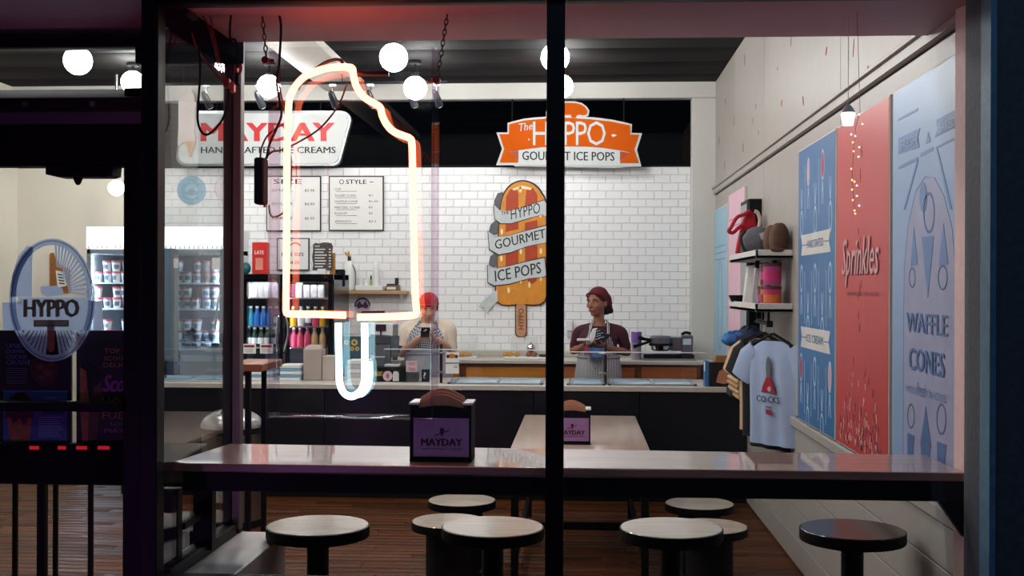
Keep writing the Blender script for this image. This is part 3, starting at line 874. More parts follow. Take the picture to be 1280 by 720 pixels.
# ================================================================== SIGNS ON AND ABOVE THE TILED WALL
YSG = 11.24
def qtext(s, bl, br, tl, Y, m, parent, **k):
    O = PY(bl[0], bl[1], Y)
    return text(s, O, PY(br[0], br[1], Y)-O, PY(tl[0], tl[1], Y)-O, (0,-1,0), m, parent, **k)
c = PY(330, 207, YSG)
ms = thing('shop_sign', 'white slanted sign with red and black lettering and an ice cream cone', 'sign', c)
SILV = mat('silver_sign_edge', (150, 152, 156), 0.3, 0.7)
def slant(x0t, x1t, x0b, x1b, yt, yb, r):
    out = []
    for cx, cy, ax in ((x1t, yt, (-1, 1)), (x0t, yt, (1, 1)), (x0b, yb, (1, -1)), (x1b, yb, (-1, -1))):
        nx = -1 if ax[0] > 0 else 1
        ks = range(5) if True else 0
        pts = []
        for i in ks:
            a = math.radians(90*i/4)
            pts.append((cx+ax[0]*r*(1-math.sin(a)), cy+ax[1]*r*(1-math.cos(a))) )
        if (ax[0] < 0) != (ax[1] < 0): pts = pts
        out.append(pts)
    tr_, tl_, bl_, br_ = out
    return tr_[::-1] + tl_ + bl_[::-1] + br_
g = G(); g.plate(slant(228, 439, 220, 427, 138.5, 207, 12), YSG, .07); obj('casing', g, SILV, ms)
g = G(); g.plate(slant(230, 435.5, 223, 424, 141.5, 204.5, 11), YSG-.006, .01); face = obj('face', g, SIGNW, ms)
ptext('MAYDAY', 252.5, 153.5, 417, 176.5, YSG-.006, RED, face, bold=.075, ext=.003)
ptext('HANDCRAFTED ICE CREAMS', 251.5, 183.5, 419.5, 191.5, YSG-.006, INK, face, bold=.03, ext=.003)
g = G(); g.plate([(223,128),(226,117),(232,112),(239,113),(243,120),(245,130),(244,150),(243,165),(245,172),(243,177),(228,178),(224,183),(222,180),(223,160)], YSG-.03, .02); obj('cone_scoop', g, mat('pale_pink_scoop', (206, 192, 186), 0.5), ms)
g = G(); g.plate([(231,176),(244,176),(237,197)], YSG-.04, .02); cn = obj('cone', g, mat('waffle_tan', (206, 168, 130), 0.6), ms)
LTAN = mat('waffle_line', (166, 120, 84), 0.6)
for k in range(3):
    g = G(); g.plate([(233+k*3,177),(234+k*3,177),(238+k*1.2,190-k*3),(237.2+k*1.2,190-k*3)], YSG-.042, .002); obj('waffle_line', g, LTAN, cn)
for u in (270, 330, 400):
    g = G(); p = PY(u, 150, YSG+.05); g.cyl(p, (p.x, p.y+.05, ZC-.1), .008); obj('hanger', g, MATTE, ms)

# orange ribbon sign with the ice pop shop's name
def h(x, y): return (600+x/5.82, 120+y/5.82)
hs = thing('shop_sign', 'orange ribbon shaped sign with white outline above the tiled wall', 'sign', PY(711, 209, YSG))
out = [(120,265),(200,265),(200,195),(250,182),(320,165),(400,156),(480,150),(480,120),(500,70),(540,45),(600,38),(690,38),(740,50),(775,75),(795,105),(790,140),(770,152),(830,155),(960,172),(1040,188),(1106,205),(1103,268),(1180,270),(1142,390),(1174,512),(1030,515),(1020,522),(255,512),(245,502),(118,502),(160,385)]
g = G(); g.plate([h(*p) for p in out], YSG, .03); obj('backing', g, SIGNW, hs)
g = G(); g.plate([h(*p) for p in [(210,275),(212,206),(320,178),(480,164),(640,159),(800,169),(960,186),(1092,214),(1092,410),(1018,395),(900,378),(760,368),(600,366),(440,374),(280,395),(210,405)]], YSG-.008, .008); rb = obj('ribbon', g, ORANGE, hs)
DOR = mat('dark_orange_fold', (176, 66, 18), 0.45)
for sgn in (1, -1):
    f = (lambda x, y: h(x, y)) if sgn == 1 else (lambda x, y: h(1298-x, y+4))
    g = G(); g.plate([f(*p) for p in [(140,277),(212,277),(212,405),(278,470),(278,484),(142,484),(176,385)]], YSG-.006, .006); obj('ribbon_tail', g, ORANGE, hs)
    g = G(); g.plate([f(*p) for p in [(212,408),(280,398),(280,470)]], YSG-.009, .004); obj('ribbon_fold', g, DOR, hs)
g = G(); g.plate([h(*p) for p in [(280,395),(440,374),(600,366),(760,368),(900,378),(1018,398),(1018,510),(280,505)]], YSG-.011, .006); bn = obj('banner', g, SIGNW, hs)
qtext('GOURMET ICE POPS', h(308,466), h(978,472), h(308,402), YSG-.011, INK, bn, bold=.02, ext=.003)
qtext('The', h(288,258), h(384,244), h(282,202), YSG-.008, SIGNW, rb, shear=.25, bold=.01, ext=.004)
qtext('HYPPO', h(385,360), h(915,360), h(385,184), YSG-.008, SIGNW, rb, bold=.0, ext=.004, space=.9)
g = G(); g.plate([h(955,290),h(960,278),h(985,280),h(995,286),h(970,298)], YSG-.009, .003); obj('ornament', g, SIGNW, rb); g = G(); g.plate([h(350,312),h(358,308),h(362,320),h(354,324)], YSG-.009, .003); obj('ornament', g, SIGNW, rb)
hip = [(492,140),(500,95),(525,66),(570,55),(640,50),(700,52),(735,62),(765,82),(782,108),(776,132),(752,140),(720,134),(704,140),(694,158),(668,158),(660,136),(600,138),(590,158),(562,158),(555,136),(530,140),(522,158),(496,158)]
g = G(); g.plate([h(*p) for p in hip], YSG-.01, .01); obj('hippo_emblem', g, ORANGE, hs)
for u in (640, 780):
    g = G(); p = PY(u, 160, YSG+.02); g.cyl(p, (p.x, p.y+.06, ZC-.1), .008); obj('hanger', g, MATTE, hs)

# big painted cut-out of an ice pop wrapped in a ribbon
YM = YB-.02
def smooth2(pts, sub=4):
    q = [V((p[0], p[1], 0)) for p in pts]; q = [q[-1]]+q+[q[0], q[1]]
    return [(p.x, p.y) for p in spline(q, sub)[sub:-sub-1]]
def mm(x, y): return (590+x/3.275, 210+y/3.273)
pp = thing('ice_pop_cutout', 'large orange ice pop cut-out wrapped in a grey ribbon on the tiles', 'wall art', PY(651, 422, YM))
YEL = mat('golden_yellow', (216, 140, 38), 0.45, vary=0.12, scale=12)
BUR = mat('burnt_orange', (178, 60, 12), 0.45, vary=0.15, scale=12)
OUTL = mat('outline_dark', (52, 40, 34), 0.6)
RIB = mat('ribbon_grey', (198, 204, 204), 0.5, vary=0.08, scale=14)
RIBD = mat('ribbon_shadow_grey', (92, 92, 96), 0.5, vary=0.1, scale=14)
body = [(104,545),(106,400),(112,240),(118,165),(130,112),(160,72),(205,55),(250,68),(283,104),(300,160),(302,400),(296,543),(200,556)]
big = [(99,548),(102,400),(107,240),(113,162),(126,107),(157,66),(205,49),(254,62),(289,100),(306,158),(308,400),(301,548),(200,562)]
g = G(); g.plate(smooth2([mm(*p) for p in big]), YM-.006, .012); obj('outline', g, OUTL, pp)
g = G(); g.plate(smooth2([mm(*p) for p in body]), YM-.012, .012); bo = obj('pop_body', g, YEL, pp)
def hole(pts):
    g = G(); g.plate([mm(*p) for p in pts], YM-.014, .004); obj('dark_stripe', g, BUR, bo)
for x0, x1 in ((138,190),(217,268)):
    hole([(x0,175),(x0+2,118),(x0+18 if x0 < 200 else x0+6,88),(x1-6 if x0 < 200 else x1-18,82),(x1,110),(x1,165)])
    hole([(x0,262),(x0,225),(x1,212),(x1,250)]); hole([(x0,330),(x0,330-5),(x1,312),(x1,395),(x0,405)])
    hole([(x0+4,440),(x1,440),(x1-4,462),(x1-22,474),(x0+14,466)])
g = G()
for x, y in ((198,88),(200,200),(122,185),(280,190),(122,260),(200,340),(120,370),(282,340),(200,460),(282,450),(150,500),(235,478)):
    g.plate([mm(*p) for p in ell(x, y, 5, 13, 10)], YM-.015, .004)
g.plate([mm(*p) for p in [(165,85),(205,72),(245,82),(240,90),(205,84),(170,92)]], YM-.015, .004)
obj('highlight', g, mat('cream_highlight', (250, 226, 170), 0.4), bo)
for pts in ([(92,200),(90,135),(105,103),(128,97),(114,165)], [(68,262),(76,232),(98,212),(108,222),(106,265),(90,272)], [(68,396),(74,362),(98,344),(106,352),(104,400),(84,404)],
            [(296,150),(312,160),(316,210),(300,240)], [(298,270),(316,290),(314,350),(298,370)]):
    g = G(); g.plate([mm(*p) for p in pts], YM-.009, .006); obj('ribbon_back', g, RIBD, pp)
bands = [([(90,150),(112,172),(160,176),(220,158),(296,132),(306,150),(306,200),(290,190),(230,205),(160,226),(118,226),(94,208)], 'THE HYPPO', (122,205),(278,178),(120,176)),
         ([(66,258),(90,282),(150,278),(220,258),(306,236),(310,290),(300,306),(230,318),(160,344),(110,354),(72,332)], 'GOURMET', (96,334),(302,286),(92,296)),
         ([(64,398),(92,412),(150,402),(230,382),(296,368),(304,440),(290,446),(230,452),(150,474),(90,480),(66,468)], 'ICE POPS', (96,466),(284,430),(92,420))]
for pts, s, bl, br, tl in bands:
    cx_, cy_ = sum(p[0] for p in pts)/len(pts), sum(p[1] for p in pts)/len(pts)
    g = G(); g.plate([mm(cx_+(p[0]-cx_)*1.025, cy_+(p[1]-cy_)*1.09) for p in pts], YM-.017, .004); obj('outline', g, OUTL, pp)
    g = G(); g.plate([mm(*p) for p in pts], YM-.02, .01); b_ = obj('ribbon_band', g, RIB, pp)
    if s == 'THE HYPPO':
        qtext('THE', mm(120,194), mm(152,188), mm(119,178), YM-.02, INK, b_, bold=.012)
        qtext('HYPPO', mm(160,212), mm(280,184), mm(158,168), YM-.02, INK, b_, bold=-.004)
    else:
        qtext(s, mm(*bl), mm(*br), mm(*tl), YM-.02, INK, b_, bold=.012)
g = G(); g.plate([mm(*p) for p in [(104,498),(70,520),(40,548),(28,566),(48,570),(62,598),(74,574),(104,545)]], YM-.016, .01); obj('ribbon_end', g, RIB, pp)
g = G(); g.plate([mm(*p) for p in rrect(176, 552, 225, 693, 18)], YM-.004, .006); obj('outline', g, OUTL, pp)
g = G(); g.plate([mm(*p) for p in rrect(180, 554, 221, 689, 16)], YM-.010, .008); st_ = obj('stick', g, mat('stick_wood', (196, 138, 98), 0.6, vary=.12), pp)
qtext('HYPPO', mm(212,660), mm(212,575), mm(190,660), YM-.010, INK, st_)

# menu boards
def board(x0, y0, x1, y1, label, name='menu_board'):
    r = thing(name, label, 'menu board', PY((x0+x1)/2, y1, YM))
    g = G(); g.rect(x0, y0, x1, y1, YM-.012, .02); obj('frame', g, INK, r)
    g = G(); g.rect(x0+1.3, y0+1.3, x1-1.3, y1-1.3, YM-.014, .01); return r, obj('sheet', g, PAPER, r)
r, sh = board(333, 220, 401, 289, 'white menu board of sizes half hidden by the neon sign')
YT = YM-.0145
ptext('SIZE', 342, 224, 377, 230, YT, INK, sh, bold=.03)
for y, s, pr in ((236, 'SMALL', '$3.95'), (253, 'REGULAR', '$4.95'), (271, 'LARGE', '$5.95')):
    ptext(s, 340, y, 366, y+3.4, YT, INK, sh); ptext(pr, 381, y+.4, 393, y+4, YT, INK, sh)
r, sh = board(411, 220, 479.5, 288.5, 'white menu board of cones beside the neon sign')
ptext('STYLE', 432.5, 224.5, 458, 230, YT, INK, sh, bold=.03)
g = G(); ring_plate(g, 427, 227.3, 3, 3, 2.2, 2.2, YT-.001, .001, 16); g.rect(462, 227, 467, 227.8, YT-.001, .001); obj('emblem', g, INK, sh)
for y, s, pr in ((235,'CUP',''),(243,'SUGAR CONE','$1'),(250.5,'WAFFLE CONE','$1.50'),(258,'PRETZEL CONE','$2'),(265.5,'FLIGHT','$3'),(275.5,'AFFOGATO','$2.5')):
    ptext(s, 418.5, y, 418.5+2.6*len(s), y+2.6, YT, INK, sh)
    if pr: ptext(pr, 461, y, 461+2.3*len(pr), y+2.6, YT, INK, sh)
    g = G(); g.rect(420, y+3.8, 446, y+4.4, YT-.0006, .0006); obj('small_print', g, GREYINK, sh)
r, sh = board(346, 297.5, 386.5, 338, 'small white framed kids size board with price above the drinks cooler')
ptext('KIDS SIZE', 352, 316, 380, 320, YT, INK, sh, bold=.01); ptext('$4.25', 360, 326, 374, 330.5, YT, INK, sh, bold=.01)
g = G(); ring_plate(g, 369, 309, 7.5, 6, 6, 4.6, YT-.001, .001, 16, 20, 170); obj('emblem', g, RED, sh)
# round stickers on the tiles
def sticker(cx, cy, r, m, label, name='round_sticker'):
    s = thing(name, label, 'sticker', PY(cx, cy+r, YB-.01))
    g = G(); g.plate(ell(cx, cy, r, r, 32), YB-.011, .003); d = obj('disc', g, m, s)
    return s, d
PALEB = mat('pale_blue_vinyl', (120, 166, 192), 0.5)
LB = mat('lighter_blue_print', (170, 200, 214), 0.5)
s, d = sticker(239.5, 238, 18, PALEB, 'round pale blue sticker on the tiles left of the corner post')
g = G(); ring_plate(g, 239.5, 238, 16, 16, 15.2, 15.2, YB-.012, .001)
for k in range(-2, 3):
    a = math.radians(90+k*28); g.plate(ell(239.5+7*math.cos(a), 238-7*math.sin(a)+2, 2.2, 3.6, 12), YB-.012, .001)
g.plate([(231,244),(248,244),(240,249)], YB-.012, .001); obj('print', g, LB, d)
qtext('WAFFLE CONES', (229,229), (250,229), (229,226), YB-.0115, LB, d); qtext('FRESH', (232,252), (247,252), (232,250), YB-.0115, LB, d)
s, d = sticker(285, 236, 17, mat('pale_pink_vinyl', (224, 214, 212), 0.5), 'round pale pink sticker half behind the corner post')
g = G(); ring_plate(g, 285, 236, 17, 17, 16.2, 16.2, YB-.012, .001); obj('print', g, mat('pink_print', (200, 160, 165), 0.5), d)
s, d = sticker(453, 382, 10, mat('lilac_vinyl', (196, 176, 200), 0.5), 'round purple sticker on the tiles under the wall shelf')
g = G(); ring_plate(g, 453, 382, 10, 10, 8, 8, YB-.012, .001, 24, 0, 190)
g.plate([(445,382),(449,376),(453,381),(457,376),(461,383),(458,386),(453,384),(448,386)], YB-.012, .001); obj('print', g, mat('dark_plum_print', (60, 44, 66), 0.5), d)
# ================================================================== FREEZER, COOLER
def frame_px(g, x0, y0, x1, y1, t, Y, d):
    a, b = PY(x0, y1, Y), PY(x1, y0, Y)
    tt = wpx(t, Y)
    g.cbox((a.x, Y, a.z), (a.x+tt, Y+d, b.z), .003); g.cbox((b.x-tt, Y, a.z), (b.x, Y+d, b.z), .003)
    g.cbox((a.x, Y, b.z-tt), (b.x, Y+d, b.z), .003); g.cbox((a.x, Y, a.z), (b.x, Y+d, a.z+tt), .003)
YF = 9.95
SHELFLIT = mat('freezer_liner', (84, 134, 170), 0.4)
COOL = glow('freezer_light', (0.5, 0.8, 1.0), 48.0)
a, b = PY(107.5, 360, YF), PY(280, 283.5, YF)
fx0, fx1, ftop = a.x, b.x, b.z
fr = thing('ice_cream_freezer', 'tall lit white freezer with glass doors full of ice cream tubs', 'freezer', ((fx0+fx1)/2, YF+.35, 0))
FW = mat('freezer_white', (214, 222, 226), 0.35, vary=.02)
FG = mat('freezer_grey', (130, 142, 150), 0.4, 0.2)
zh = PY(200, 310.5, YF).z
g = G(); g.cbox((fx0, YF+.72, 0), (fx1, YF+.76, ftop), .005); g.cbox((fx0, YF+.03, 0), (fx0+.03, YF+.73, zh), .004); g.cbox((fx1-.03, YF+.03, 0), (fx1, YF+.73, zh), .004); g.cbox((fx0, YF+.03, zh-.05), (fx1, YF+.73, ftop), .005); g.box((fx0, YF+.03, 0), (fx1, YF+.73, .12)); obj('cabinet', g, FW, fr)
g = G(); g.box((fx0+.03, YF+.70, .12), (fx1-.03, YF+.72, zh-.05)); obj('liner', g, SHELFLIT, fr)
g = G(); g.cbox((fx0, YF, zh), (fx1, YF+.03, ftop), .006); hd = obj('lit_header', g, glow('header_light', (0.93, 0.97, 1.0), 2.6), fr)
g = G(); n = 30
for k in range(n):
    x = fx0+(fx1-fx0)*(k+.5)/n
    g.box((x-.004, YF-.004, zh), (x+.004, YF, zh+.025))
    if k % 2 == 0: g.box((x-.003, YF-.004, ftop-.018), (x+.003, YF, ftop-.006))
obj('header_fringe', g, FG, hd)
xm0, xm1 = PY(196.5, 360, YF).x, PY(217.5, 360, YF).x
for (xa, xb, hx) in ((fx0+.005, xm0, xm0-.03), (xm1, fx1-.005, fx1-.03)):
    g = G(); t = .035
    g.cbox((xa, YF, .14), (xa+t, YF+.03, zh-.01), .003); g.cbox((xb-t, YF, .14), (xb, YF+.03, zh-.01), .003); g.cbox((xa, YF, zh-.05), (xb, YF+.03, zh-.01), .003); g.cbox((xa, YF, .14), (xb, YF+.03, .19), .003)
    dr_ = obj('door', g, FG, fr)
    g = G(); g.box((xa+t, YF+.012, .19), (xb-t, YF+.018, zh-.05)); obj('door_glass', g, COUNTERGLASS, dr_)
    g = G(); g.tube(spline([(hx, YF, 1.62), (hx, YF-.05, 1.6), (hx-.03, YF-.05, 1.35), (hx-.03, YF, 1.33)], 4), .011, 8); obj('handle', g, STEEL, dr_)
    g = G(); g.cbox((xa+t, YF+.04, zh-.045), (xb-t, YF+.065, zh-.02), .003); obj('light_strip', g, COOL, fr)
    for x0 in ((xa+t*.25,) if xa < -4 else (xb-t*1.2,)):
        g = G(); g.cbox((x0, YF+.032, .3), (x0+t*.9, YF+.05, zh-.06), .003); obj('light_strip', g, COOL, fr)
g = G(); g.cbox((xm0, YF+.0, .12), (xm1, YF+.06, zh), .004); obj('centre_post', g, mat('reflection_teal_post', (46, 78, 100), 0.4), fr)  # teal of the poster mirrored in the side glass is put into the post
TUB = mat('tub_card', (228, 230, 234), 0.5, vary=.04); LID = mat('tub_lid_red', (196, 92, 112), 0.45); BROWNT = mat('tub_card_brown', (190, 140, 120), 0.5)
LABT = mat('tub_print', (104, 112, 132), 0.6)
def mk_tub(cm, label, group):
    r = thing('ice_cream_tub', label, 'tub', (0,0,0), group)
    g = G(); g.lathe((0,0,0), [(.030, 0), (.040, .082)], 14); obj('cup', g, cm, r)
    g = G(); g.lathe((0,0,0), [(.0425, .08), (.0425, .094), (.039, .097)], 14); obj('lid', g, LID, r)
    g = G(); n = 5
    vs = []; fs = []
    for i in range(n+1):
        a = math.radians(-90-38+76*i/n)
        for rr, z in ((.0342, .022), (.0378, .06)): vs.append((rr*math.cos(a), rr*math.sin(a), z))
    for i in range(n): fs.append((2*i, 2*i+2, 2*i+3, 2*i+1))
    g.add(vs, fs); obj('print', g, LABT, r)
    return r
shelf_y = [(353, 2), (385.5, 2), (426.5, 2), (452, 2)]
names = ['top', 'second', 'third', 'bottom']
protoW = protoB = None
for q, (sy, nst) in enumerate(shelf_y):
    zs = PY(200, sy, YF+.1).z
    g = G(); g.cbox((fx0+.035, YF+.07, zs-.014), (fx1-.035, YF+.68, zs), .003); obj('shelf', g, mat('shelf_white_wire', (226, 236, 242), 0.4), fr)
    cols = [122, 133.5, 145, 157, 223, 234.5, 246, 257.5, 269]
    for ci, u in enumerate(cols):
        side = 'left' if u < 200 else 'right'
        stack = 2 if (ci*7+q*3) % 5 else 1
        od = ['first', 'second', 'third', 'fourth', 'fifth'][ci if ci < 4 else ci-4]
        if q == 0 and ci in (0, 1): stack = 1 if ci == 0 else 2
        for k in range(stack):
            brown = q == 0 and ci in (7,)
            lb = '%s tub, %s from left%s on the %s shelf, %s freezer door' % ('brown-sided' if brown else 'white', od, '' if stack == 1 else (', upper of its stack,' if k else ', lower of its stack,'), names[q], side)
            gp = 'tubs on the %s shelf behind the %s freezer door' % (names[q], side)
            x = PY(u, sy, YF+.12).x + random.uniform(-.004, .004)
            loc = (x, YF+.13+random.uniform(-.01, .02), zs+k*.0985)
            if brown and protoB is None:
                protoB = mk_tub(BROWNT, lb, gp); protoB.location = loc
            elif protoW is None:
                protoW = mk_tub(TUB, lb, gp); protoW.location = loc
            else:
                dup(protoB if brown else protoW, loc, lb, gp, rz=random.uniform(-.5, .5))
# white paper notices on the glass
for (x0, y0, x1, y1, l) in ((217, 323, 223, 335, 'tall paper notice at the top left of the right freezer door'), (265, 322, 275, 337, 'square paper notice at the top right of the right freezer door'), (248, 432.5, 262, 443, 'grey paper notice low on the right freezer door')):
    g = G(); g.rect(x0, y0, x1, y1, YF-.004, .002); obj('paper_notice', g, PAPER if y0 < 400 else mat('grey_notice', (160, 156, 150), .7), label=l, cat='notice')

# drinks cooler
YC = 10.05
cx0, cx1, ct = PY(303, 360, YC).x, PY(416.5, 360, YC).x, PY(360, 342.5, YC).z
dc_ = thing('drinks_cooler', 'black two-door glass drinks cooler behind the neon sign', 'cooler', ((cx0+cx1)/2, YC+.35, 0))
g = G(); zt = PY(360, 350, YC).z
g.cbox((cx0, YC+.66, 0), (cx1, YC+.7, ct), .004); g.cbox((cx0, YC+.03, 0), (cx0+.03, YC+.67, ct), .004); g.cbox((cx1-.03, YC+.03, 0), (cx1, YC+.67, ct), .004); g.cbox((cx0, YC, zt), (cx1, YC+.67, ct), .004); g.box((cx0, YC+.03, 0), (cx1, YC+.67, .45)); obj('cabinet', g, GLOSSBLACK, dc_)
g = G(); g.box((cx0+.03, YC+.64, .45), (cx1-.03, YC+.66, zt)); obj('liner', g, mat('cooler_liner', (120, 120, 132), 0.4), dc_)
for (u0, u1, s) in ((303.5, 353.5, 1), (356.5, 415.5, -1)):
    xa, xb = PY(u0, 360, YC).x, PY(u1, 360, YC).x
    g = G(); t = .038
    g.cbox((xa, YC, .45), (xa+t, YC+.03, zt), .003); g.cbox((xb-t, YC, .45), (xb, YC+.03, zt), .003); g.cbox((xa, YC, zt-.02), (xb, YC+.03, zt), .003); g.cbox((xa, YC, .45), (xb, YC+.03, .5), .003)
    dd = obj('door', g, GLOSSBLACK, dc_)
    g = G(); g.box((xa+t, YC+.012, .5), (xb-t, YC+.018, zt-.02)); obj('door_glass', g, COUNTERGLASS, dd)
    hx = xb-.02 if s == 1 else xa+.02
    z0, z1 = PY(352, 440, YC).z, PY(352, 392, YC).z
    g = G(); g.tube(spline([(hx, YC, z1), (hx, YC-.05, z1-.01), (hx-.02*s, YC-.05, (z0+z1)/2), (hx-.015, YC-.05, z0+.01), (hx-.015, YC, z0)], 4), .010, 8); obj('handle', g, CHROME, dd)
    g = G(); g.box((xa+t, YC+.035, zt-.018), (xb-t, YC+.055, zt-.004)); obj('light_strip', g, glow('cooler_light', (0.85, 0.93, 1.0), 14), dc_)
    g = G(); g.box((xa+t*.3, YC+.035, .6), (xa+t*.8, YC+.05, zt-.04)); obj('light_strip', g, MATS['cooler_light'], dc_)

BC = {'white': mat('drink_white', (228, 226, 228), .4), 'blue': mat('drink_blue', (30, 96, 176), .3), 'teal': mat('drink_teal', (40, 140, 170), .3), 'green': mat('drink_dark_green', (24, 64, 48), .2), 'pink': mat('drink_pink', (206, 72, 110), .35),
      'tan': mat('drink_tan', (196, 160, 110), .35), 'yellow': mat('drink_yellow', (226, 168, 40), .35), 'plum': mat('drink_plum', (92, 48, 90), .35), 'red': mat('drink_red', (190, 40, 44), .35)}
CAPW = mat('cap_white', (222, 222, 224), .4)
protos = {}
def bottle(col, kind, loc, label, group):
    key = (col, kind)
    if key not in protos:
        r = thing({'carton': 'drink_carton', 'bottle': 'drink_bottle', 'can': 'drink_can'}[kind], label, kind, (0,0,0), group)
        g = G()
        if kind == 'carton':
            g.cbox((-.028, -.028, 0), (.028, .028, .12), .002); obj('body', g, BC[col], r)
            g = G(); g.prism([(-.028, -.028, .12), (.028, -.028, .12), (.0, -.028, .145)], (0, .056, 0)); obj('gable', g, BC[col], r)
        elif kind == 'can':
            g.lathe((0,0,0), [(.026, 0), (.031, .006), (.031, .105), (.025, .115)], 14); obj('body', g, BC[col], r)
            g = G(); g.lathe((0,0,0), [(.025, .115), (.026, .119)], 14); obj('rim', g, STEEL, r)
        else:
            g.lathe((0,0,0), [(.028, 0), (.031, .006), (.031, .1), (.014, .14), (.013, .165)], 14); obj('body', g, BC[col], r)
            g = G(); g.lathe((0,0,0), [(.015, .16), (.015, .178)], 12); obj('cap', g, CAPW, r)
            g = G(); g.lathe((0,0,0), [(.0318, .03), (.0318, .085)], 14); obj('sleeve', g, BC[col] if col not in ('green', 'plum') else CAPW, r)
        protos[key] = r
        r.location = loc
        return r
    return dup(protos[key], loc, label, group, rz=random.uniform(0, 3))
rows = [(372, 'top', [(311,'carton','white'),(318.5,'carton','white'),(326,'carton','white'),(334,'carton','white'),(342,'carton','white'), (366,'can','plum'),(374,'carton','white'),(383,'can','white'),(392,'can','white'),(401,'can','white')]),
        (407.5, 'second', [(313,'bottle','teal'),(321,'bottle','blue'),(329,'bottle','blue'),(337,'bottle','blue'),(345,'bottle','plum'),(366,'bottle','yellow'),(376,'bottle','white'),(385,'bottle','plum'),(394,'bottle','pink'),(403,'bottle','yellow')]),
        (434, 'third', [(310,'bottle','green'),(318,'bottle','green'),(326,'bottle','green'),(334,'bottle','green'),(342,'bottle','green'),(367,'bottle','pink'),(375,'bottle','pink'),(384,'bottle','pink'),(393,'bottle','tan'),(403,'bottle','tan')])]
for sy, nm, items in rows:
    zs = PY(360, sy, YC+.1).z
    g = G(); g.cbox((cx0+.035, YC+.06, zs-.012), (cx1-.035, YC+.6, zs), .003); obj('shelf', g, STEEL, dc_)
    for qi, (u, kind, col) in enumerate(items):
        od = ['first', 'second', 'third', 'fourth', 'fifth'][qi if qi < 5 else qi-5]
        side = 'left' if u < 354 else 'right'
        p = PY(u, sy, YC+.11)
        bottle(col, kind, (p.x, YC+.12, zs), '%s %s, %s from left on the %s shelf, %s cooler door' % ({'plum': 'dark plum', 'green': 'dark green'}.get(col, col), {'carton': 'drink carton', 'bottle': 'drink bottle', 'can': 'drink can'}[kind], od, nm, side), 'drinks on the %s shelf behind the %s cooler door' % (nm, side))
for k, u in enumerate((311.5, 333)):
    r = thing('price_tag', ['white price tag with red band low on the left cooler door', 'white price tag with red band beside the acrylic edge'][k], 'price tag', PY(u, 442, YC-.012), 'price tags on the cooler')
    g = G(); g.rect(u-8, 430, u+8, 442, YC-.012, .01); obj('card', g, PAPER, r)
    g = G(); g.rect(u-6.5, 431.2, u+6.5, 434.4, YC-.0125, .001); obj('red_band', g, mat('tag_red', (150, 24, 34), .5), r)
    g = G(); [g.rect(u-6, 436+j*1.8, u+5, 436.7+j*1.8, YC-.0125, .001) for j in range(3)]; obj('small_print', g, GREYINK, r)

# on top of the cooler
YO = YC+.3
g = G(); x = PY(326, 340, YO)
rd = thing('red_bag_box', 'tall bright red paper bag with white print on top of the cooler', 'bag', (x.x, YO, ct))
zt_ = PY(326, 303, YO).z; W = wpx(19, YO)
g = G(); g.cbox((x.x-W/2, YO-.05, ct), (x.x+W/2, YO+.05, zt_), .006); obj('bag', g, mat('bright_red_paper', (214, 40, 24), .5), rd)
text('LATE', (x.x-W*.3, YO-.051, ct+(zt_-ct)*.62), (W*.6, 0, 0), (0, 0, .035), (0,-1,0), PAPER, rd, bold=.02)
g = G(); g.prism([(x.x-W*.25, YO-.052, ct+.04), (x.x+W*.25, YO-.052, ct+.04), (x.x+W*.25, YO-.052, ct+.14), (x.x+W*.2, YO-.052, ct+.15), (x.x-W*.25, YO-.052, ct+.15)], (0, -.001, 0)); obj('print', g, mat('pale_red_print', (236, 150, 130), .6), rd)
g = G(); c = PY(307, 333, YO); g.ball((c.x, c.y, ct+.055), (.05, .05, .056), 14, 10); obj('teal_jar', g, mat('teal_glaze', (44, 106, 112), .25), label='small round teal jar on the left end of the cooler', cat='jar')
cbd = thing('clipboard_menu', 'dark clipboard menu with white writing standing on the cooler', 'menu board', PY(402, 341, YO))
zc0 = ct
o1 = [(390.5,338),(391.5,330),(390,322),(391.5,312),(391,306),(394,303.5),(399,304.5),(404,303),(409,303),(414,304),(416,308),(415,316),(416,326),(415,338)]
g = G(); g.plate(o1, YO-.03, .012); bd = obj('board', g, mat('slate_board', (74, 68, 66), .6), cbd)
ptext('NEW', 393.5, 306.5, 400, 309, YO-.031, PAPER, bd)
g = G()
for k in range(7):
    y = 311+k*3.6; g.rect(393.5, y, 393.5+[13,11,15,12,14,13,10][k], y+1.3, YO-.032, .002); g.rect(411, y, 413.5, y+1.3, YO-.032, .002)
obj('chalk_lines', g, PAPER, bd)
g = G(); a = PY(397, 343, YO-.06); b = PY(407, 336, YO-.06); g.cbox((a.x, YO-.07, ct), (b.x, YO+.0, b.z), .003); obj('holder', g, PLASTICW, cbd)
g = G(); a = PY(412, 342, YO); g.cbox((a.x, YO, ct), (PY(418, 342, YO).x, YO+.05, PY(412, 316, YO).z), .004); obj('amber_box', g, mat('amber_pack', (190, 128, 40), .5), label='narrow amber packet behind the clipboard menu', cat='packet')
g = G(); a = PY(417.5, 342, YC+.4); g.lathe((a.x+.045, YC+.45, a.z-.12), [(.048, 0), (.05, .14), (.046, .16)], 18)
tk = obj('black_canister', g, MATTE, label='black canister at the right end of the cooler', cat='canister')

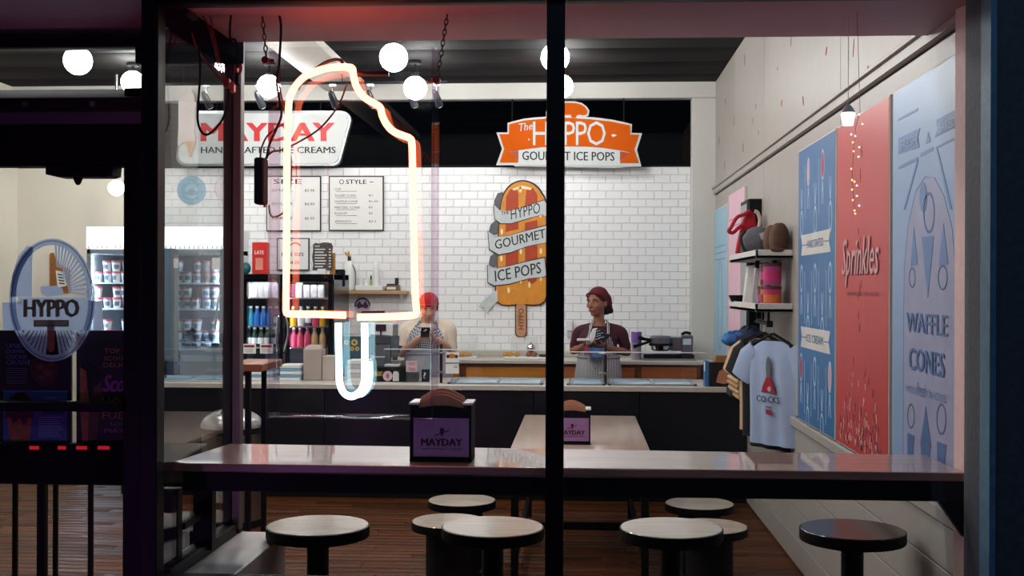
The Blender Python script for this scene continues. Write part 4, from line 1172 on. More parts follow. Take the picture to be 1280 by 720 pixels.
# wall shelf with its things
YS = YB-.16
ws = thing('wall_shelf', 'short wooden wall shelf on the tiles above the till', 'shelf', PY(466, 367, YB-.02))
g = G(); a, b = PY(417, 367.5, YS), PY(509, 363.5, YS); g.cbox((a.x, YS, a.z), (b.x, YB-.008, b.z), .003); obj('board', g, wood('pale_shelf_wood', (186, 146, 104), .8, .45), ws)
for u in (430, 500):
    g = G(); x = PY(u, 367, YS).x; g.prism([(x-.01, YB-.01, a.z), (x-.01, YS+.02, a.z), (x-.01, YB-.01, a.z-.1)], (.02, 0, 0)); obj('bracket', g, PLASTICW, ws)
zs = b.z; ys = YS+.07
def on(u): return PY(u, 363, ys).x
jg = thing('water_jug', 'tall white jug with a dark cap and gold clip on the shelf', 'jug', (on(436.5), ys, zs))
g = G(); g.lathe((on(436.5), ys, zs), [(.052, 0), (.062, .01), (.062, .2), (.05, .26), (.022, .3)], 18); obj('body', g, PLASTICW, jg)
g = G(); g.lathe((on(436.5), ys, zs+.3), [(.018, 0), (.018, .03), (.012, .045)], 12); obj('cap', g, INK, jg)
g = G(); p = V((on(436.5), ys, zs+.335)); g.tube([p+V((-.045, 0, .05)), p+V((0, 0, 0))], .011, 6); g.tube([p+V((-.01, 0, .06)), p], .009, 6); obj('clip', g, mat('brass', (206, 164, 76), .3, .8), jg)
g = G(); g.tube(spline([(on(441), ys-.03, zs+.26), (on(445), ys-.03, zs+.18), (on(445), ys-.03, zs+.02)], 4), .006, 6); obj('tube', g, GREYINK, jg)
tr_ = thing('white_tray', 'low white tray at the middle of the wall shelf', 'tray', (on(462), ys-.01, zs))
g = G(); xa, xb = on(445.5), on(480); g.cbox((xa, ys-.07, zs), (xb, ys+.06, zs+.052), .006); obj('tray', g, PLASTICW, tr_)
zt2 = zs+.052
for u, hh, rr, l in ((450.5, .075, .025, 'white cup at the left of the shelf tray'), (458, .06, .024, 'second white cup on the shelf tray beside the green bottle')):
    g = G(); g.lathe((on(u), ys, zt2), [(rr*.85, 0), (rr, hh)], 14); obj('white_cup', g, PLASTICW, label=l, cat='cup', group='cups on the shelf tray')
gb = thing('green_bottle', 'tiny green bottle with black cap on the shelf tray', 'bottle', (on(463.7), ys, zt2))
g = G(); g.lathe((on(463.7), ys, zt2), [(.012, 0), (.012, .05), (.008, .06)], 10); obj('body', g, mat('lime_label', (140, 176, 70), .4), gb)
g = G(); g.lathe((on(463.7), ys, zt2+.06), [(.009, 0), (.008, .04)], 10); obj('cap', g, INK, gb)
g = G(); g.lathe((on(470.3), ys, zt2), [(.036, 0), (.03, .15), (.024, .235), (.02, .24)], 16); obj('paper_cups', g, PLASTICW, label='tall stack of upturned white paper cups on the shelf tray', cat='cups')
dm = thing('tape_dispenser', 'small brass and black box at the right of the wall shelf', 'box', (on(490), ys, zs))
g = G(); xa, xb = on(481.5), on(500)
g.prism([(xa, ys-.05, zs), (xa+.02, ys-.05, zs+.055), (xb-.005, ys-.05, zs+.058), (xb, ys-.05, zs)], (0, .1, 0)); obj('case', g, mat('dull_brass', (120, 102, 74), .4, .5), dm)
g = G(); g.cbox((xa+.025, ys-.054, zs+.012), (xb-.035, ys-.049, zs+.038), .001); obj('label', g, PAPER, dm)
g = G(); g.cbox((xa+.02, ys-.03, zs+.055), (xb-.02, ys+.03, zs+.07), .002); obj('lid', g, INK, dm)
g = G(); p = PY(496, 351, YB-.02); g.cbox((p.x-.018, YB-.03, p.z-.03), (p.x+.018, YB-.008, p.z+.03), .003); obj('wall_switch', g, INK, label='small black switch on the tiles over the shelf', cat='switch')
# ================================================================== SERVICE COUNTER
Y0C = 9.07
ZT = PY(820, 483.3, Y0C).z
ZBm = PY(820, 490.5, Y0C).z
sc = thing('service_counter', 'long black-fronted service counter with pale stone top across the shop', 'counter', (-1.2, 9.4, 0))
CX0 = -3.75
g = G(); g.box((CX0, Y0C+.05, 0), (XR-.012, 9.8, ZBm)); obj('body', g, MATTE, sc)
g = G(); g.cbox((CX0, Y0C, ZBm), (XR-.01, 9.82, ZT), .006); obj('worktop', g, COUNTER, sc)
GB2 = mat('black_laminate', (20, 19, 21), 0.3, vary=.2, scale=3)
n = 6
for k in range(n):
    a = CX0+(XR-.012-CX0)*k/n; b = CX0+(XR-.012-CX0)*(k+1)/n
    g = G(); g.cbox((a+.003, Y0C+.02, .1), (b-.003, Y0C+.05, ZBm-.004), .003); obj('front_panel', g, GB2, sc)
LIDM = mat('pale_blue_lid', (182, 212, 228), 0.18, vary=.04)
FRM = mat('well_frame_steel', (170, 178, 182), 0.35, .7)
def well(u0, u1, label, n):
    pa, pb = PZ(u0, 481.8, ZT+.005), PZ(u1, 481.8, ZT+.005)
    ya, yb = 9.14, 9.70
    r = thing('dipping_well', label, 'freezer lid', ((pa.x+pb.x)/2, 9.4, ZT), 'sliding freezer lids in the counter')
    g = G(); g.cbox((pa.x, ya, ZT), (pb.x, ya+.025, ZT+.014), .002); g.cbox((pa.x, yb-.025, ZT), (pb.x, yb, ZT+.014), .002); g.cbox((pa.x, ya, ZT), (pa.x+.025, yb, ZT+.014), .002); g.cbox((pb.x-.025, ya, ZT), (pb.x, yb, ZT+.014), .002); obj('frame', g, FRM, r)
    w_ = (pb.x-pa.x-.05)/n
    for k in range(n):
        g = G(); x = pa.x+.025+w_*k; g.cbox((x+.004, ya+.025, ZT), (x+w_-.004, yb-.025, ZT+.006+.004*(k % 2)), .002); l_ = obj('lid', g, LIDM, r)
        g = G(); g.cbox((x+.012, ya+.06, ZT+.006+.004*(k % 2)), (x+.024, yb-.06, ZT+.016), .002); obj('lid_rail', g, FRM, l_)
well(556, 678, 'sliding freezer lids in the counter left of the mullion', 2)
well(708, 757, 'single freezer lid just right of the mullion', 1)
well(760, 871, 'pair of freezer lids in front of the woman, right of the guard post', 2)
# glass guard
YG = 9.22
def guard(u0, u1, vt, posts, label):
    a, b = PY(u0, vt, YG), PY(u1, vt, YG)
    r = thing('glass_guard', label, 'glass guard', ((a.x+b.x)/2, YG, ZT))
    g = G(); g.box((a.x, YG, ZT+.03), (b.x, YG+.008, a.z-.006)); obj('pane', g, COUNTERGLASS, r)
    g = G(); g.box((a.x, YG-.001, a.z-.006), (b.x, YG+.009, a.z+.002)); obj('polished_edge', g, mat('glass_edge', (226, 236, 234), .2), r)
    for u, v in posts:
        p = PY(u, v, YG+.03)
        g = G(); g.cyl((p.x, YG+.03, ZT), (p.x, YG+.03, p.z), .0125, n=10); po = obj('post', g, mat('dark_bronze', (74, 62, 58), .35, .8), r)
        for z in (ZT+.09, p.z-.07):
            g = G(); g.cbox((p.x-.055, YG-.012, z-.008), (p.x+.055, YG+.05, z+.008), .004); obj('clamp', g, STEEL, po)
guard(706, 882, 439.5, [(757, 431), (924, 442)], 'low glass guard with dark posts in front of the woman')
guard(480, 678, 436, [(551.5, 430)], 'low glass guard with one post beside the man')

def at(u, Y, z=None): return V((PY(u, 480, Y).x, Y, ZT if z is None else z))
def zpx(v, Y): return PY(640, v, Y).z
# paper goods on the counter
BLP = mat('pale_blue_paper', (120, 164, 190), .6); 
def stack(u0, u1, v0, label, Y=9.45, alt=(PAPER, BLP), n=5):
    r = thing('paper_stack', label, 'paper stack', at((u0+u1)/2, Y), 'stacks of paper trays on the counter')
    z1 = PY((u0+u1)/2, v0, Y).z; hgt = (z1-ZT)/n
    for k in range(n):
        j = random.uniform(-.006, .006)
        g = G(); g.cbox((PY(u0, 480, Y).x+j, Y-.1, ZT+hgt*k), (PY(u1, 480, Y).x+j, Y+.12, ZT+hgt*(k+.92)), .002); obj('sheaf', g, alt[k % 2], r)
stack(313.5, 345, 452, 'tall stack of white and blue paper trays behind the acrylic edge', n=6)
stack(353.5, 379, 455, 'white and blue paper trays stacked left of the grey box')
stack(212, 240, 471, 'low stack of blue papers seen through the glass return', alt=(BLP, BLP), n=3)
stack(248, 279, 470.5, 'low stack of blue papers beside the corner post', alt=(BLP, PAPER), n=3)
g = G(); a = at(225, 9.6); b = at(277, 9.6); g.box((a.x, 9.6, ZT), (b.x, 9.605, PY(250, 433, 9.6).z)); o_ = obj('clear_stand', g, film('frosted_acrylic', (205, 220, 228), .45), label='frosted clear acrylic sheet standing on the counter before the freezer', cat='sign stand')
jar = thing('black_jar', 'black jar with a white ring mark at the left end of the counter', 'jar', at(201, 9.4))
g = G(); p = at(201, 9.4); z1 = PY(201, 441, 9.4).z; g.lathe((p.x, p.y, ZT), [(.045, 0), (.048, .01), (.048, z1-ZT-.03), (.04, z1-ZT)], 16); obj('body', g, MATTE, jar)
text('0', (p.x-.018, p.y-.049, ZT+.03), (.03, 0, 0), (0, 0, .085), (0,-1,0), PAPER, jar)
def carton(u0, u1, v, label, m, Y=9.4, d=.16, name='carton'):
    a, b = at(u0, Y), at(u1, Y); z1 = PY(u0, v, Y).z
    r = thing(name, label, 'box', ((a.x+b.x)/2, Y, ZT))
    g = G(); g.cbox((a.x, Y, ZT), (b.x, Y+d, z1), .004); obj('box', g, m, r)
    return r, a.x, b.x, z1
TAUPE = mat('taupe_card', (176, 162, 152), .7, vary=.06)
r, xa, xb, z1 = carton(379, 401.5, 437, 'tall grey napkin box on the counter right of the paper trays', TAUPE)
g = G(); g.prism([(xa, 9.4, z1), (xa+.025, 9.46, z1+.035), (xb-.02, 9.46, z1+.035), (xb, 9.4, z1)], (0, .08, 0)); obj('flap', g, TAUPE, r)
carton(402.5, 418, 445, 'shorter taupe box beside the tall grey box', mat('light_taupe', (196, 182, 170), .7), 9.42)
# blue card with round treats
r = thing('menu_card', 'small teal counter card with yellow rings behind the white neon tube', 'sign', at(443, 9.5))
g = G(); a, b = PY(427, 480, 9.5), PY(463, 420.5, 9.5); g.cbox((a.x, 9.5, ZT+.12), (b.x, 9.51, b.z), .002); cd = obj('card', g, mat('teal_card', (52, 82, 94), .5), r)
g = G(); g.cbox((a.x+.03, 9.5, ZT), (a.x+.05, 9.52, ZT+.12)); g.cbox((b.x-.05, 9.5, ZT), (b.x-.03, 9.52, ZT+.12)); g.cbox((a.x+.01, 9.47, ZT), (b.x-.01, 9.56, ZT+.008)); obj('stand', g, STEEL, r)
g = G()
for cx, cy, rr in ((443, 428, 4), (440, 436, 2.6), (446.5, 436, 2.6), (433, 428, 3)): ring_plate(g, cx, cy, rr, rr, rr*.45, rr*.45, 9.499, .001, 14)
obj('print', g, mat('donut_yellow', (206, 172, 78), .5), cd)
stack(437, 462, 449, 'loose white papers stacked in front of the teal card', 9.38, (PAPER, mat('grey_paper', (196, 200, 206), .7)), 5)
# till
till = thing('till', 'dark touch screen till with stand between the neon stick and the man', 'till', at(478, 9.5))
SCR = mat('dark_screen', (34, 32, 40), .25)
P_ = [PY(461, 443, 9.62), PY(497, 447, 9.62), PY(499, 421.5, 9.72), PY(463, 419.5, 9.72)]
g = G(); g.prism(P_, (0, .03, .01)); obj('screen', g, SCR, till)
g = G(); a, b = PY(465, 480, 9.5), PY(487, 432, 9.5); g.prism([(a.x, 9.5, ZT), (b.x, 9.5, ZT), (b.x-.01, 9.6, b.z), (a.x+.01, 9.6, b.z)], (0, .05, .01)); obj('stand', g, mat('navy_plastic', (20, 28, 42), .35), till)
g = G(); g.rect(464.5, 445.6, 481.5, 446.6, 9.488, .002); obj('print_line', g, PAPER, till)
pr = thing('white_printer', 'white box with small black customer display behind the till', 'printer', (PY(477, 421, 10.0).x, 10.0, ZT))
g = G(); a, b = PY(463, 421, 9.74), PY(490.5, 404.5, 9.74); g.cbox((a.x, 9.762, ZT), (b.x, 9.815, b.z), .004); obj('case', g, PLASTICW, pr)
g = G(); g.rect(469.5, 405.5, 482.5, 413.5, 9.753, .008); g.rect(475, 413.5, 477, 419, 9.753, .008); obj('display', g, mat('plum_display', (58, 32, 44), .3), pr)
g = G(); a, b = PY(491, 421, 9.74), PY(496, 405.5, 9.74); g.cbox((a.x, 9.762, ZT), (b.x, 9.815, b.z)); obj('rack', g, GREYINK, pr)
# tip box with stickers
r, xa, xb, z1 = carton(466, 507, 459, 'black counter box with round and arched stickers below the till', MATTE, 9.30, .18, 'sticker_box')
g = G(); g.plate(ell(484.5, 470, 6, 6.3, 20), 9.298, .002); obj('round_sticker', g, mat('pink_sticker', (226, 200, 208), .5), r)
g = G(); g.prism([PY(484.5+2*math.cos(a), 470-3.5*math.sin(a), 9.297) for a in [i*.785 for i in range(8)]], (0, -.001, 0)); obj('sticker_print', g, mat('rose_print', (196, 96, 120), .5), r)
g = G(); g.plate([(491,476.3),(498.6,476.3),(498.6,467),(497,464.6),(494.8,464),(492.6,464.6),(491,467)], 9.298, .002); obj('arched_sticker', g, mat('cream_sticker', (226, 218, 210), .5), r)
ptext('TREAT', 467, 464.5, 478, 470, 9.298, mat('yellow_print', (226, 200, 90), .5), r, bold=.02)
g = G(); a, b = PY(481, 459, 9.36), PY(500, 455.5, 9.36); g.cbox((a.x, 9.33, z1), (b.x, 9.45, b.z), .004); obj('lid_papers', g, mat('grey_paper', (196, 200, 206), .7), r)
g = G(); a, b = PY(489, 459, 9.42), PY(504, 450.5, 9.42); g.cbox((a.x, 9.40, z1), (b.x, 9.47, b.z), .004); obj('card_reader', g, mat('brown_grey_plastic', (104, 92, 84), .5), r)
CLR = film('clear_box_plastic', (220, 222, 224), .16, .1)
r = thing('clear_box', 'clear plastic box with a pink note on the counter before the man', 'box', at(517, 9.34))
a, b = PY(507.5, 480, 9.3), PY(527, 449, 9.3)
g = G(); g.cbox((a.x, 9.3, ZT), (b.x, 9.44, b.z), .003); obj('box', g, CLR, r)
g = G(); a2, b2 = PY(509, 480, 9.31), PY(522, 466, 9.31); g.cbox((a2.x, 9.32, ZT+.004), (b2.x, 9.42, b2.z), .004); obj('contents', g, mat('dark_slate', (54, 62, 70), .6), r)
g = G(); g.rect(507.5, 451, 521.5, 465, 9.297, .002); nt = obj('note', g, mat('pink_note', (226, 196, 204), .6), r)
ptext('TIPS', 509.5, 453.5, 519, 456.5, 9.2965, mat('red_pen', (180, 60, 70), .6), nt); ptext('Thanks', 510.5, 459, 519, 463, 9.2965, mat('red_pen', (180, 60, 70), .6), nt, shear=.3)
r = thing('dark_mug', 'dark mug with white mark on the counter behind the acrylic edge', 'mug', at(532, 9.36))
p = at(532, 9.36); g = G(); g.lathe((p.x, p.y, ZT), [(.032, 0), (.034, .1), (.03, .1), (.028, .02)], 16); obj('cup', g, INK, r)
text('?', (p.x-.014, p.y-.036, ZT+.03), (.022, 0, 0), (0, 0, .05), (0,-1,0), PAPER, r)
# small two-part sign in a clear stand
r = thing('counter_sign', 'small white counter sign with a waffle picture clipped to the guard post', 'sign', at(565, 9.26))
g = G(); g.rect(557, 440.5, 573.5, 453, 9.19, .004); g.rect(557, 455, 573.5, 467, 9.19, .004); obj('sheet', g, PAPER, r)
g = G(); g.rect(557, 453, 573.5, 455, 9.19, .004); obj('strip', g, mat('grey_blue_strip', (136, 150, 152), .5), r)
g = G(); g.plate(ell(565, 445, 5, 3, 16), 9.189, .002); obj('picture', g, mat('waffle_gold', (190, 130, 40), .5), r)
g = G(); g.plate(ell(559.8, 445.5, 2, 2.4, 10), 9.188, .002); g.plate(ell(570.5, 445.5, 2, 2.4, 10), 9.188, .002); obj('picture_dark', g, mat('maroon_ink', (80, 20, 44), .6), r)
g = G(); g.rect(567, 457, 572, 457.8, 9.189, .001); g.rect(567, 459, 572, 459.8, 9.189, .001); obj('small_print', g, GREYINK, r)
g = G(); a = PY(565, 467, 9.2); g.cyl((a.x, 9.2, ZT), (a.x, 9.2, a.z), .006); g.cbox((a.x-.04, 9.17, ZT), (a.x+.04, 9.24, ZT+.006)); obj('stand', g, STEEL, r)
# clear box of treats at the right end
r = thing('treat_box', 'dark clear box with blue side and brown lid at the right end of the counter', 'box', at(901, 9.3))
a, b = PY(883, 482, 9.1), PY(919, 453, 9.1)
g = G(); g.cbox((a.x+.02, 9.095, ZT), (b.x, 9.21, b.z), .004); obj('box', g, mat('smoky_plastic', (40, 38, 38), .15), r)
g = G(); g.cbox((a.x-.012, 9.10, ZT), (a.x+.02, 9.21, b.z+.01), .003); obj('blue_side', g, mat('blue_print_card', (60, 112, 168), .5), r)
g = G(); g.cbox((a.x-.014, 9.10, ZT+.12), (a.x-.011, 9.15, b.z), .001); obj('white_label', g, PAPER, r)
g = G(); g.prism([(a.x+.06, 9.1, b.z), (a.x+.08, 9.1, b.z+.05), (b.x-.03, 9.1, b.z+.05), (b.x-.01, 9.1, b.z)], (0, .1, 0)); obj('kraft_lid', g, mat('kraft_card', (150, 104, 62), .7), r)
g = G(); g.plate([(895,478),(897,470),(899,464),(905,461),(909,465),(911,470),(915,474),(913,478),(905,480)], 9.093, .003); obj('treat_picture', g, mat('treat_pink_brown', (190, 128, 98), .5), r)
# ================================================================== BACK COUNTER
YK = 10.78
ZK = PY(820, 451.5, YK).z
wt = thing('back_worktop', 'pale stone worktop with backsplash under the tiled wall', 'worktop', (.0, 11.1, ZK-.035))
bx0, bx1 = PY(419, 450, YK).x, XR-.015
g = G(); g.cbox((bx0, YK-.01, ZK-.036), (bx1, YB-.012, ZK), .005); obj('slab', g, COUNTER, wt)
g = G(); g.cbox((bx0, YB-.035, ZK), (xj-.01, YB-.010, PY(700, 438.5, YB-.03).z), .003); obj('backsplash', g, COUNTER, wt)
units = [(419, 500), (500, 578), (578, 690), (690, 798), (798, 876)]
DKW = wood('dark_cabinet_wood', (112, 66, 34), .8, .4)
for k, (u0, u1) in enumerate(units):
    a, b = PY(u0, 460, YK).x, min(PY(u1, 460, YK).x, XR-.02)
    r = thing('base_cabinet', ['honey wood cabinet hidden behind the till', 'honey wood cabinet behind the man', 'honey wood cabinet with bright drawer left of the mullion', 'honey wood cabinet behind the woman', 'reddish wood cabinet under the waffle iron'][k], 'cabinet', ((a+b)/2, 11.1, 0), 'cabinets of the back counter')
    m = CABINET if k < 3 else wood('red_honey_wood', (160, 92, 48), .8, .4)
    g = G(); g.box((a, YK+.03, 0), (b, YB-.012, ZK-.037)); obj('body', g, DKW, r)
    dz = PY(u0, 459, YK).z
    g = G(); g.cbox((a+.03, YK+.008, dz-.17), (b-.03, YK+.03, dz), .008); d_ = obj('drawer', g, m, r)
    g = G(); g.cyl(((a+b)/2-.05, YK-.012, dz-.12), ((a+b)/2+.05, YK-.012, dz-.12), .006); obj('handle', g, STEEL, d_)
    for (p0, p1) in ((a+.03, (a+b)/2-.01), ((a+b)/2+.01, b-.03)):
        g = G(); g.cbox((p0, YK+.008, .12), (p1, YK+.03, dz-.21), .006); obj('door', g, m, r)
def bk(u, Y=11.1): return V((PY(u, 450, Y).x, Y, ZK))
def bz(v, Y=11.1): return PY(750, v, Y).z
# waffle iron
wi = thing('waffle_iron', 'black and steel rotary waffle iron on the back counter by the corner', 'waffle iron', bk(832, 11.05))
YI = 11.0
ax, bx = PY(801, 450, YI).x, PY(868, 450, YI).x
z1 = bz(449.5, YI); z2 = bz(441.5, YI)
g = G(); g.cbox((ax, YI-.12, ZK), (bx, YI+.2, ZK+.02), .004); obj('drip_tray', g, STEEL, wi)
g = G(); g.cbox((ax+.02, YI-.1, ZK+.02), (bx-.01, YI+.18, z2), .006); obj('base', g, GLOSSBLACK, wi)
c = PY(826, 430, YI+.02)
g = G(); g.lathe((c.x, c.y, bz(438, YI)), [(.075, 0), (.1, .015), (.105, .05)], 26); obj('lower_plate', g, CHROME, wi)
g = G(); g.lathe((c.x, c.y, bz(438, YI)+.05), [(.112, 0), (.116, .012), (.112, .024)], 26); obj('rim', g, MATTE, wi)
g = G(); g.lathe((c.x, c.y, bz(438, YI)+.074), [(.108, 0), (.108, .05), (.09, .07), (.03, .075)], 26); obj('upper_plate', g, mat('grey_steel_lid', (118, 118, 128), .3, .7), wi)
g = G(); a_, b_ = PY(852.5, 441, YI), PY(866, 419, YI); g.cbox((a_.x, YI-.04, z2), (b_.x, YI+.14, b_.z), .008); hb = obj('control_box', g, mat('grey_steel_lid', (118, 118, 128), .3, .7), wi)
g = G(); g.rect(853.5, 423.5, 864, 431, YI-.042, .003); obj('panel', g, mat('pale_panel', (190, 204, 214), .4), hb)
g = G(); p = PY(857, 417, YI+.05); g.tube(spline([p+V((-.04, 0, -.01)), p+V((0, 0, .01)), p+V((.05, 0, .0))], 4), .014, 8); obj('grip', g, MATTE, hb)
g = G(); g.cbox((PY(838, 440, YI).x, YI+.0, bz(438, YI)), (a_.x, YI+.08, bz(421, YI)), .006); obj('yoke', g, mat('grey_steel_lid', (118, 118, 128), .3, .7), wi)
g = G(); g.tube([PY(814, 425, YI), PY(806, 424, YI-.06), PY(799, 422, YI-.1)], [.014, .016, .02], 10); g.tube([PY(812, 427, YI), PY(800, 431, YI-.12), PY(792, 433.5, YI-.14)], [.012, .014, .018], 10); obj('handle', g, MATTE, wi)
# purple cup of batter, mixer
pc = thing('purple_jug', 'translucent purple jug with white cap beside the waffle iron', 'jug', bk(795.5, 11.0))
p = bk(795.5, 11.0)
g = G(); g.lathe((p.x, p.y, ZK), [(.046, 0), (.048, bz(428, 11)-ZK)], 18); obj('base', g, mat('grey_clear', (150, 142, 150), .2), pc)
g = G(); g.lathe((p.x, p.y, bz(428, 11)), [(.05, 0), (.052, bz(414.5, 11)-bz(428, 11))], 18); obj('body', g, mat('purple_plastic', (126, 92, 168), .3), pc)
g = G(); g.lathe((p.x, p.y, bz(414.5, 11)), [(.022, 0), (.02, .03)], 14); obj('cap', g, PLASTICW, pc)
# soap dispenser on the wall
sd = thing('soap_dispenser', 'pale wall soap dispenser on the tiles right of the mullion', 'dispenser', PY(711, 425, YB-.05))
g = G(); g.cbox(PY(708, 414, YB-.10), (PY(716, 414, YB-.1).x, YB-.008, PY(711, 401, YB-.1).z), .008); obj('case', g, PLASTICW, sd)
g = G(); g.cbox(PY(709, 422, YB-.09), (PY(715, 414, YB-.09).x, YB-.02, PY(711, 414, YB-.09).z), .006); obj('nozzle', g, mat('pale_grey_plastic', (186, 186, 188), .4), sd)
# pastry trays
PAS = mat('pastry_gold', (208, 150, 70), .6, vary=.2, scale=30); PAS2 = mat('pastry_brown', (150, 96, 58), .6, vary=.2, scale=30)
r = thing('pastry_case', 'clear cover with golden pastries on the back counter beside the man', 'pastry case', bk(578, 11.05))
xa, xb = PY(559, 450, 10.95).x, PY(594, 450, 10.95).x
g = G(); g.cbox((xa, 10.95, ZK), (xb, 11.25, ZK+.012), .003); obj('tray', g, PLASTICW, r)
g = G(); g.cbox((xa+.01, 10.96, ZK+.012), (xb-.005, 11.24, bz(421, 10.95)), .006); obj('cover', g, CLR, r)
for k, (u, dy) in enumerate(((570, 0), (575.5, .03), (581, 0), (578, .1), (586, .06))):
    p = bk(u, 10.99+dy); g = G(); g.ball((p.x, p.y, ZK+.04), (.032, .03, .026), 12, 8); obj('golden_bun', g, PAS, label='golden bun %s under the clear cover' % ['nearest the small sign', 'second from the left', 'at the front right', 'behind the others', 'at the far right'][k], cat='pastry', group='golden buns on the back counter')
r = thing('pastry_tray', 'white tray with a clear bin of pastries left of the mullion', 'tray', bk(656, 11.0))
xa, xb = PY(629.5, 450, 10.92).x, PY(684, 450, 10.92).x
g = G(); g.cbox((xa, 10.92, ZK), (xb, 11.2, ZK+.022), .004); obj('tray', g, PLASTICW, r)
g = G(); a_, b_ = PY(638, 450, 11.0).x, PY(672, 422, 11.0); g.cbox((a_, 11.05, ZK+.022), (b_.x, 11.2, b_.z), .006); obj('clear_bin', g, CLR, r)
for k, (u, m, l) in enumerate(((632.5, PAS, 'yellow pastry at the left of the white tray'), (637.5, PAS, 'second yellow pastry on the white tray'), (646, PAS, 'flat pastry in front of the clear bin'), (661, PAS2, 'brown pastry on the white tray'), (668, PAS2, 'brown pastry near the right of the white tray'))):
    p = bk(u, 10.97); g = G(); g.ball((p.x, p.y, ZK+.045), (.03, .028, .024), 12, 8); obj('pastry', g, m, label=l, cat='pastry')
g = G(); p = bk(664, 11.0); g.lathe((p.x, 11.0, ZK+.06), [(.02, 0), (.042, .02), (.046, .05), (.03, .08), (.012, .09), (.014, .1)], 18); obj('steel_pot', g, CHROME, label='small round steel pot above the brown pastries', cat='pot')
g = G(); p = bk(679, 10.97); g.ball((p.x, p.y, ZK+.035), (.05, .04, .014), 12, 8); obj('dark_tongs', g, INK, label='dark serving tool at the right of the white tray', cat='tongs')
# ================================================================== RIGHT WALL: POSTERS
XP = XR-.03
def RP(u, v, d=0.0): return PX(u, v, XP-d)
def yw(u): return RP(u, 360).y
def poster(u0, u1, z0, z1, m, label, edge=WHITE):
    ya, yb = yw(u0), (u1 if u1 < 50 else yw(u1))
    r = thing('wall_poster', label, 'poster', (XP, (ya+yb)/2, z0))
    g = G(); g.cbox((XP, yb, z0), (XR-.009, ya, z1), .002); obj('board', g, edge, r)
    g = G(); g.cbox((XP-.002, yb+.008, z0+.006), (XP+.002, ya-.008, z1-.008), .001); sh = obj('sheet', g, m, r)
    return r, sh, ya, yb
def rplate(g, pts, d=.003, t=.0015): g.prism([RP(p[0], p[1], d) for p in pts], (t, 0, 0))
def rtext(s, u0, vb, u1, vt, m, parent, d=.003, **k):
    O = RP(u0, vb, d); e = RP(u1, vb, d)
    return text(s, O, (0, e.y-O.y, 0), (0, 0, RP(u0, vt, d).z-O.z), (-1, 0, 0), m, parent, **k)
def flat(pts, d, t=.0015):       # (y, z) outline on the poster plane
    g = G(); g.prism([(XP-d, y, z) for y, z in pts], (t, 0, 0)); return g
PB1 = mat('poster_pale_blue', (150, 186, 208), .45); PB2 = mat('poster_pink', (226, 180, 196), .45)
BLU = mat('poster_blue', (52, 108, 160), .4, vary=.06); RDP = mat('poster_red', (190, 62, 60), .4, vary=.06); LBL = mat('poster_light_blue', (136, 164, 198), .4, vary=.04)
LIN = mat('poster_pale_line', (176, 200, 220), .5)
r, sh, ya, yb = poster(892.5, 909, .86, 2.46, PB1, 'pale blue poster in the far corner of the right wall')
g = G()
for k in range(3): g.prism([(XP-.003, ya-.1, 2.1-k*.06), (XP-.003, yb+.1, 2.1-k*.06), (XP-.003, yb+.1, 2.09-k*.06), (XP-.003, ya-.1, 2.09-k*.06)], (.001, 0, 0))
obj('print', g, mat('poster_blue_line', (96, 138, 170), .5), sh)
pts = [((ya+yb)/2+.17*math.cos(a), 1.55+.42*math.sin(a)) for a in [i*.349 for i in range(18)]]
g = G()
for i in range(18):
    a, b = pts[i], pts[(i+1) % 18]; f = lambda p: ((ya+yb)/2+(p[0]-(ya+yb)/2)*.9, 1.55+(p[1]-1.55)*.96)
    g.prism([(XP-.003, *a), (XP-.003, *b), (XP-.003, *f(b)), (XP-.003, *f(a))], (.001, 0, 0))
obj('oval_print', g, MATS['poster_blue_line'], sh)
r, sh, ya, yb = poster(910.5, 930, .86, 2.52, PB2, 'pale pink poster behind the mirror strip on the right wall')
g = G()
for z in (2.3, 2.24): g.prism([(XP-.003, ya-.06, z), (XP-.003, yb+.06, z), (XP-.003, yb+.06, z-.012), (XP-.003, ya-.06, z-.012)], (.001, 0, 0))
obj('print', g, mat('poster_rose_line', (206, 120, 146), .5), sh)
